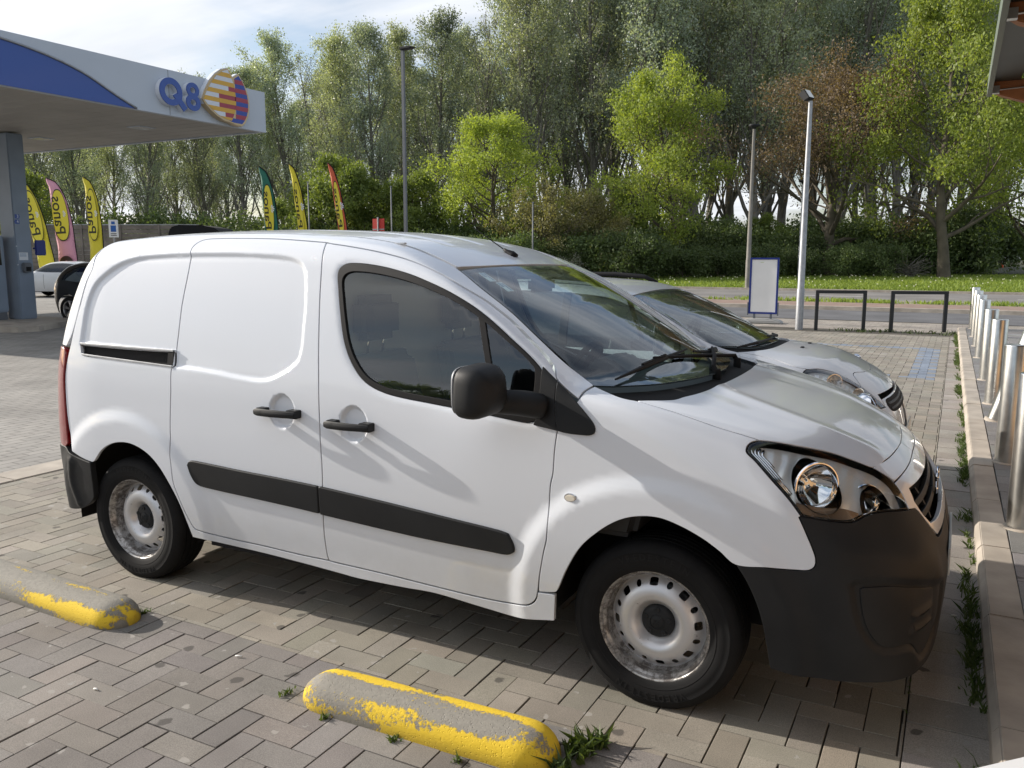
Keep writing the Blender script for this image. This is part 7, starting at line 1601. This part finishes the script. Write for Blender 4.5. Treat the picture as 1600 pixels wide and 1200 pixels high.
# ------------------------------------------------------------------ trees
def wpos(px,D):
    "ground point seen in picture column px at depth D (metres along the view)"
    f=Vector((-math.sin(YAW),math.cos(YAW))); r=Vector((math.cos(YAW),math.sin(YAW))); q=f*D+r*((px-800)/FPX*D); return CAM.x+q.x,CAM.y+q.y
def rvec(r,n): v=r.normal(size=(n,3)); return v/np.linalg.norm(v,axis=1,keepdims=True)
def leaves(name,C,per,sig,size,mat,r,parent=None,flat=.0,droop=0):
    C=np.repeat(C,per,0); n=len(C); P=C+r.normal(size=(n,3))*sig*np.array([1,1,.8])
    N=rvec(r,n); N[:,2]=N[:,2]*(1-flat)+flat*np.abs(N[:,2]); T=rvec(r,n); T-=N*np.sum(T*N,1,keepdims=True); T/=np.linalg.norm(T,axis=1,keepdims=True)+1e-9; B=np.cross(N,T)
    s=size*r.uniform(.55,1.25,(n,1)); V=np.stack([P-T*s,P+B*s*.55+T*s*.05,P+T*s,P-B*s*.55+T*s*.05],1).reshape(-1,3)
    me=bpy.data.meshes.new(name); me.vertices.add(n*4); me.vertices.foreach_set('co',V.reshape(-1)); me.loops.add(n*4); me.loops.foreach_set('vertex_index',np.arange(n*4,dtype=np.int32))
    me.polygons.add(n); me.polygons.foreach_set('loop_start',np.arange(0,n*4,4,dtype=np.int32)); me.polygons.foreach_set('loop_total',np.full(n,4,dtype=np.int32)); me.update(calc_edges=True)
    me.materials.append(mat); o=bpy.data.objects.new(name,me); COL.objects.link(o)
    if parent: o.parent=parent
    return o
def branch(mb,r,p,d,L,rad,lev,tips,up,spread,nseg=5,kids=4,wob=.12,minr=.02):
    pts=[Vector(p)]; rs=[rad]; d=Vector(d).normalized(); q=Vector(p)
    for i in range(nseg):
        d=(d+Vector(r.normal(size=3)*wob)+Vector((0,0,up))).normalized(); q=q+d*(L/nseg); pts.append(q.copy()); rs.append(max(minr*.5,rad*(1-.8*(i+1)/nseg)))
    mb.tube(pts,rs,6 if lev<2 else 4,cap=False)
    if lev<=0: 
        for i in range(1,len(pts)): tips.append(pts[i])
        return
    for k in range(kids):
        t=.25+.75*(k+r.uniform(0,1))/kids; i=min(nseg-1,int(t*nseg)); b=pts[i].lerp(pts[i+1],t*nseg-i)
        a=r.uniform(0,2*math.pi); dd=(pts[i+1]-pts[i]).normalized(); o=dd.orthogonal().normalized(); o=Matrix.Rotation(a,3,dd)@o
        nd_=(dd*math.cos(spread)+o*math.sin(spread)).normalized()
        branch(mb,r,b,nd_,L*r.uniform(.38,.62)*(1.15-.5*t),max(minr,rs[i]*.55),lev-1,tips,up,spread,max(3,nseg-1),kids,wob,minr)
    tips.append(pts[-1])
BK={'poplar':pmat('poplar_bark',(.16,.15,.13),.9,bump=.6,bscale=12,bdist=.03,var=.3,vscale=1.5),'maple':pmat('maple_bark',(.10,.085,.062),.9,bump=.6,bscale=14,bdist=.03,var=.3,vscale=2)}
LF={'poplar':leafmat('poplar_leaves',(.14,.18,.14),(.34,.395,.33),.38,.42),'poplar2':leafmat('poplar_leaves_olive',(.155,.19,.13),(.36,.40,.30),.40,.42),
    'lime':leafmat('fresh_maple_leaves',(.145,.205,.038),(.325,.385,.085),.44),'mid':leafmat('mid_green_leaves',(.10,.15,.038),(.23,.285,.075),.4),
    'copper':leafmat('copper_leaves',(.095,.066,.045),(.215,.155,.095),.35),'dark':leafmat('dark_shrub_leaves',(.045,.075,.028),(.13,.175,.06),.3),
    'olive':leafmat('olive_bush_leaves',(.13,.125,.055),(.28,.27,.13),.35),'blossom':leafmat('pale_blossom',(.30,.31,.27),(.55,.55,.50),.4),'twig':leafmat('dry_twigs',(.06,.05,.035),(.12,.10,.08),.1)}
def tree(kind,seed,H,leafm,bark,cfg):
    r=np.random.default_rng(seed); e=bpy.data.objects.new(kind,None); COL.objects.link(e)
    mb=MB(); tips=[]
    n=cfg['seg']; pts=[Vector((0,0,-.3))]; rs=[cfg['r']*1.25]; q=Vector((0,0,0)); d=Vector((r.normal()*.03,r.normal()*.03,1))
    for i in range(n):
        d=(d+Vector((r.normal()*cfg['wob'],r.normal()*cfg['wob'],.1))).normalized(); q=q+d*(H*cfg.get('th',.95)/n); pts.append(q.copy()); rs.append(cfg['r']*(1-.88*(i+1)/n))
    mb.tube(pts,rs,10,cap=False)
    for k in range(cfg['nb']):
        t=cfg['b0']+(1-cfg['b0'])*((k+r.uniform(0,1))/cfg['nb'])**cfg.get('bp',1); i=min(n-1,int(t*n)); b=pts[i+0].lerp(pts[i+1],t*n-i)
        a=2.399*k+r.uniform(-.5,.5); sp=cfg['spread']*r.uniform(.75,1.25)
        prof=cfg['prof'](t); L=prof*H*r.uniform(.7,1.15)
        dd=Vector((math.cos(a)*math.sin(sp),math.sin(a)*math.sin(sp),math.cos(sp)))
        branch(mb,r,b,dd,L,max(.03,rs[i]*.5),cfg['lev'],tips,cfg['up'],cfg['sp2'],5,cfg['kids'],cfg.get('bw',.14),cfg.get('minr',.02))
    tk=mb.build('trunk',bark,e,smooth=True,recalc=False)
    T=np.array([tuple(t) for t in tips]); keep=r.uniform(size=len(T))<cfg.get('keep',1); T=T[keep]
    leaves('crown',T,cfg['per'],cfg['sig'],cfg['leaf'],leafm,r,e,flat=.3); return e,len(T)*cfg['per']
def place(proto,px,D,s,label,cat,group,rz=None,sz=None,name=None,z=None,xy=None):
    o=proto.copy(); COL.objects.link(o)
    for ch in proto.children: c=ch.copy(); COL.objects.link(c); c.parent=o
    x,y=xy or wpos(px,D); o.location=(x,y,zv(y)-.05 if z is None else z); o.rotation_euler=(0,0,random.uniform(0,6.28) if rz is None else rz); o.scale=(s,s,sz or s)
    tag(o,label,cat,group); return o
def drop(proto):
    for ch in list(proto.children): bpy.data.objects.remove(ch)
    bpy.data.objects.remove(proto)
pop=[]
for k in range(5):
    cfg=dict(seg=12,r=.34,wob=.035,nb=30,b0=.07+.05*(k%3),bp=.9,spread=.50,prof=lambda t:.27*(1-t)**.6+.07,lev=2,up=.16,sp2=.55,kids=4,per=16,sig=.36,leaf=.105,keep=.92,th=.93,bw=.10)
    if k==4: cfg.update(per=4,keep=.6)     # thinly leaved one
    e,nl=tree('poplar_tree',100+k,24,LF['poplar' if k%2 else 'poplar2'],BK['poplar'],cfg); pop.append(e); pass
random.seed(21)
POP=[(75,72,.72),(135,80,.72),(185,86,.70),(235,78,.70),(285,90,.76),(335,82,.74),(385,76,.72),(425,88,.83),(462,78,.84),(505,92,.90),(545,80,.86),(590,74,.84),(632,86,.96),(672,78,.92),(715,90,.98),(752,80,.92),(800,84,1.10),(838,74,1.08),(880,88,1.22),(922,80,1.22),(960,92,1.30),(1005,78,1.24),(1045,86,1.30),(1090,80,1.34),(1135,92,1.42),(1175,78,1.30),(1215,86,1.42),(1262,94,1.48),(1300,80,1.38),(1345,90,1.45),(1392,84,1.38),(1440,94,1.5),(1490,88,1.35),(30,80,.72),(-20,74,.72),(-80,84,.8),(1545,96,1.2)]
words=['slender grey-green poplar','tall grey-green poplar','bushy-topped grey-green poplar']
for i,(px,D,s) in enumerate(POP):
    k=i%5 if i not in (15,) else 4
    if k==4 and i!=15 and i%3: k=1
    LM=((-80,'beyond the left picture edge'),(-20,'left of the pillar'),(30,'behind the pillar top'),(75,'above the leftmost yellow flag'),(135,'above the pink flag'),(185,'above the small blue-and-white sign'),(235,'above the rear corner of the van roof'),(285,'above the timber wall'),(335,'above the black shelter roof, under the letters'),(385,'under the canopy emblem'),(425,'at the canopy corner, above the green flag'),(462,'between the green and yellow flags'),(505,'above the slender yellow flag'),(545,'above the red flag'),(590,'just left of the slim dark lamp'),(632,'just right of the slim dark lamp'),(672,'left of the airy spring maple'),(715,'over the left half of the airy maple'),(752,'bare-topped, between two fuller ones above the airy maple'),(800,'over the right half of the airy maple'),(838,'at the left end of the olive bush'),(880,'over the middle of the olive bush'),(922,'over the right end of the olive bush'),(960,'left of the pale blossoming shrub'),(1005,'left of the bright maple with the bare trunk'),(1045,'over the left side of the bright maple'),(1090,'over the right side of the bright maple'),(1135,'between the bright maple and the grey lamp'),(1175,'behind the tall grey lamp'),(1215,'over the left half of the copper tree'),(1262,'behind the silver lamp head'),(1300,'over the middle of the copper tree'),(1345,'over the right half of the copper tree'),(1392,'between the copper tree and the big maple'),(1440,'over the left side of the big maple'),(1490,'over the big maple crown'),(1545,'beside the shop eaves'))
    lab=('thinly leaved poplar ' if i==15 else 'grey-green poplar ')+dict(LM)[px]
    place(pop[k],px,D,s*random.uniform(.96,1.04),lab,'tree','front row of poplars in the belt behind the road',sz=s)
# extra thin poplars behind, to close the belt
for i in range(40):
    px=-60+i*41+random.uniform(-20,20); D=random.uniform(102,122); s=(.85 if px<500 else 1.05 if px<850 else 1.5)*random.uniform(.9,1.05)
    place(pop[i%4],px,D,s,'poplar in the rear row of the belt, mostly hidden behind the front row','tree','poplars in the rear row of the belt')
lime=[]
for k in range(3):
    cfg=dict(seg=8,r=.30,wob=.06,nb=27,b0=.14,spread=1.05,prof=lambda t:.34*(1-t)**.55+.10,lev=2,up=.05,sp2=.75,kids=4,per=26,sig=.36,leaf=.095,keep=.82,th=.82,bw=.16)
    e,nl=tree('maple_tree',300+k,14,LF['lime'],BK['maple'],cfg); lime.append(e); pass
place(lime[0],770,60,.92,'yellow-green spring maple with an airy crown, behind the van roof','tree',None,rz=1.0,sz=.84)
place(lime[1],1062,58,1.02,'bright yellow-green maple with a bare trunk, left of the tall lamps','tree',None,rz=5.0,sz=1.10)
place(lime[2],1470,52,1.15,'large bright yellow-green maple at the right, beside the eaves','tree',None,rz=.4,sz=1.30)
place(lime[0],1610,60,1.1,'fresh green maple half cut off by the right picture edge','tree',None,rz=4,sz=1.0)
midp=[]
for k in range(2):
    cfg=dict(seg=7,r=.22,wob=.06,nb=18,b0=.10,spread=1.1,prof=lambda t:.42*(1-t)**.5+.12,lev=2,up=.05,sp2=.8,kids=4,per=24,sig=.30,leaf=.11,keep=.95,th=.78)
    e,nl=tree('broadleaf_tree',400+k,9,LF['mid'],BK['maple'],cfg); midp.append(e)
for px,D,s,lab in ((525,62,1.05,'mid-green leafy tree behind the green and yellow flags'),(590,64,.85,'mid-green leafy tree just left of the slim grey lamp'),(655,62,.90,'mid-green leafy tree just right of the slim grey lamp'),(450,66,.70,'low mid-green tree right of the canopy edge, below the emblem'),(905,64,.75,'small mid-green tree left of the bright maple'),(1000,66,.9,'mid-green tree filling the gap left of the bright maple trunk'),(30,50,.8,'pale green tree seen left of the canopy pillar'),(330,72,.55,'low mid-green tree behind the timber wall end'),(1190,66,.55,'small green tree behind the white poster board')):
    place(midp[random.randrange(2)],px,D,s,lab,'tree',None)
cfg=dict(seg=7,r=.34,wob=.07,nb=24,b0=.16,spread=.85,prof=lambda t:.42*(1-t)**.5+.14,lev=2,up=.06,sp2=.75,kids=4,per=30,sig=.40,leaf=.07,keep=.8,th=.75,bw=.16)
e,nl=tree('copper_tree',501,13,LF['copper'],BK['maple'],cfg); cop=e
place(cop,1290,58,1.24,'broad copper-leaved tree with reddish brown crown behind the silver lamp','tree',None,rz=.5,sz=1.16); drop(cop)
cfg=dict(seg=4,r=.12,wob=.10,nb=16,b0=.05,spread=.9,prof=lambda t:.55*(1-t)**.4+.22,lev=2,up=.08,sp2=.8,kids=4,per=20,sig=.26,leaf=.085,keep=.9,th=.5)
e,nl=tree('olive_bush',601,6.5,LF['olive'],BK['maple'],cfg); ol=e
place(ol,868,56,1.0,'wide olive-brown bush above the van windscreen','bush',None,rz=0); place(ol,930,60,.7,'smaller olive-brown bush right of the wide one','bush',None,rz=2); drop(ol)
cfg=dict(seg=4,r=.05,wob=.10,nb=12,b0=.05,spread=.9,prof=lambda t:.55*(1-t)**.4+.25,lev=1,up=.06,sp2=.8,kids=4,per=16,sig=.16,leaf=.06,keep=.9,th=.5)
e,nl=tree('blossom_shrub',602,2.6,LF['blossom'],BK['maple'],cfg); bl=e
for px,D,s,lab in ((985,53,.95,'pale blossoming shrub above the silver car roof'),(885,54,.8,'pale blossoming shrub half hidden by the van bonnet'),(1280,66,.9,'pale shrub glimpsed under the copper tree')): place(bl,px,D,s,lab,'shrub',None)
drop(bl)
# undergrowth: individual dark shrubs along the woodland edge
dk=[]
for k in range(3):
    cfg=dict(seg=4,r=.06,wob=.10,nb=16,b0=.03,spread=1.0,prof=lambda t:.60*(1-t)**.35+.25,lev=1,up=.05,sp2=.9,kids=5,per=34,sig=.30,leaf=.095,keep=1,th=.45)
    e,nl=tree('dark_shrub',700+k,3.2,LF['dark'],BK['maple'],cfg); dk.append(e)
random.seed(77)
for i in range(74):
    px=-40+i*21.5+random.uniform(-8,8); row=i%3; D=[54,60,68][row]+random.uniform(-1.5,1.5)
    if px>1420 and row<1: D+=6
    if px>1530: continue
    s=random.uniform(.75,1.05)*(1 if row==0 else 1.3 if row==1 else 1.45)*(.72 if row==0 and px>1050 else 1)
    place(dk[i%3],px,D,s,'dark green shrub in the dense undergrowth along the woodland edge','shrub','dark shrubs of the woodland edge')
for px,D,s,lab in ((1478,60,1.6,'dark rounded evergreen behind the big maple trunk'),(1530,66,1.5,'dark rounded evergreen at the end of the hedge'),(1105,58,1.0,'deep green rounded shrub right of the bright maple trunk')): place(dk[1],px,D,s,lab,'shrub',None)
for i in range(7): place(midp[i%2],1525+i*22,150+random.uniform(-8,8),.75,'pale scrubby bush on the far bank at the right edge','bush','scrub on the far bank')
cfg=dict(seg=3,r=.02,wob=.2,nb=60,b0=.05,spread=1.2,prof=lambda t:.7,lev=0,up=0,sp2=.8,kids=2,per=1,sig=.2,leaf=.08,keep=.4,th=.4)
e,nl=tree('brushwood_heap',811,2.0,LF['twig'],BK['poplar'],cfg); place(e,1418,53,1.0,'heap of dry brushwood before the undergrowth, left of the big maple','brushwood',None); drop(e)
# trees on the viewer's side of the car park (they show in the van's glass and paint)
random.seed(4)
for i in range(13):
    place(midp[i%2],0,0,random.uniform(.75,1.15),'leafy tree behind the viewer, mirrored in the van windows','tree','trees behind the viewer',xy=(-78+i*9.5+random.uniform(-2,2),-58+random.uniform(-4,4)),z=0)
for p_ in pop+lime+midp+dk: drop(p_)
b2=thing('low_building',(-34,-50,0),'low flat building behind the viewer, mirrored in the van door glass','building'); mb=MB(); mb.box((0,0,0),(22,8,3.6)); mb.build('wall',pmat('grey_brick',(.16,.14,.13),.8),b2); mb=MB(); mb.box((-.4,-.4,3.6),(22.4,8.4,3.9)); mb.build('roof',M['darkpole'],b2)
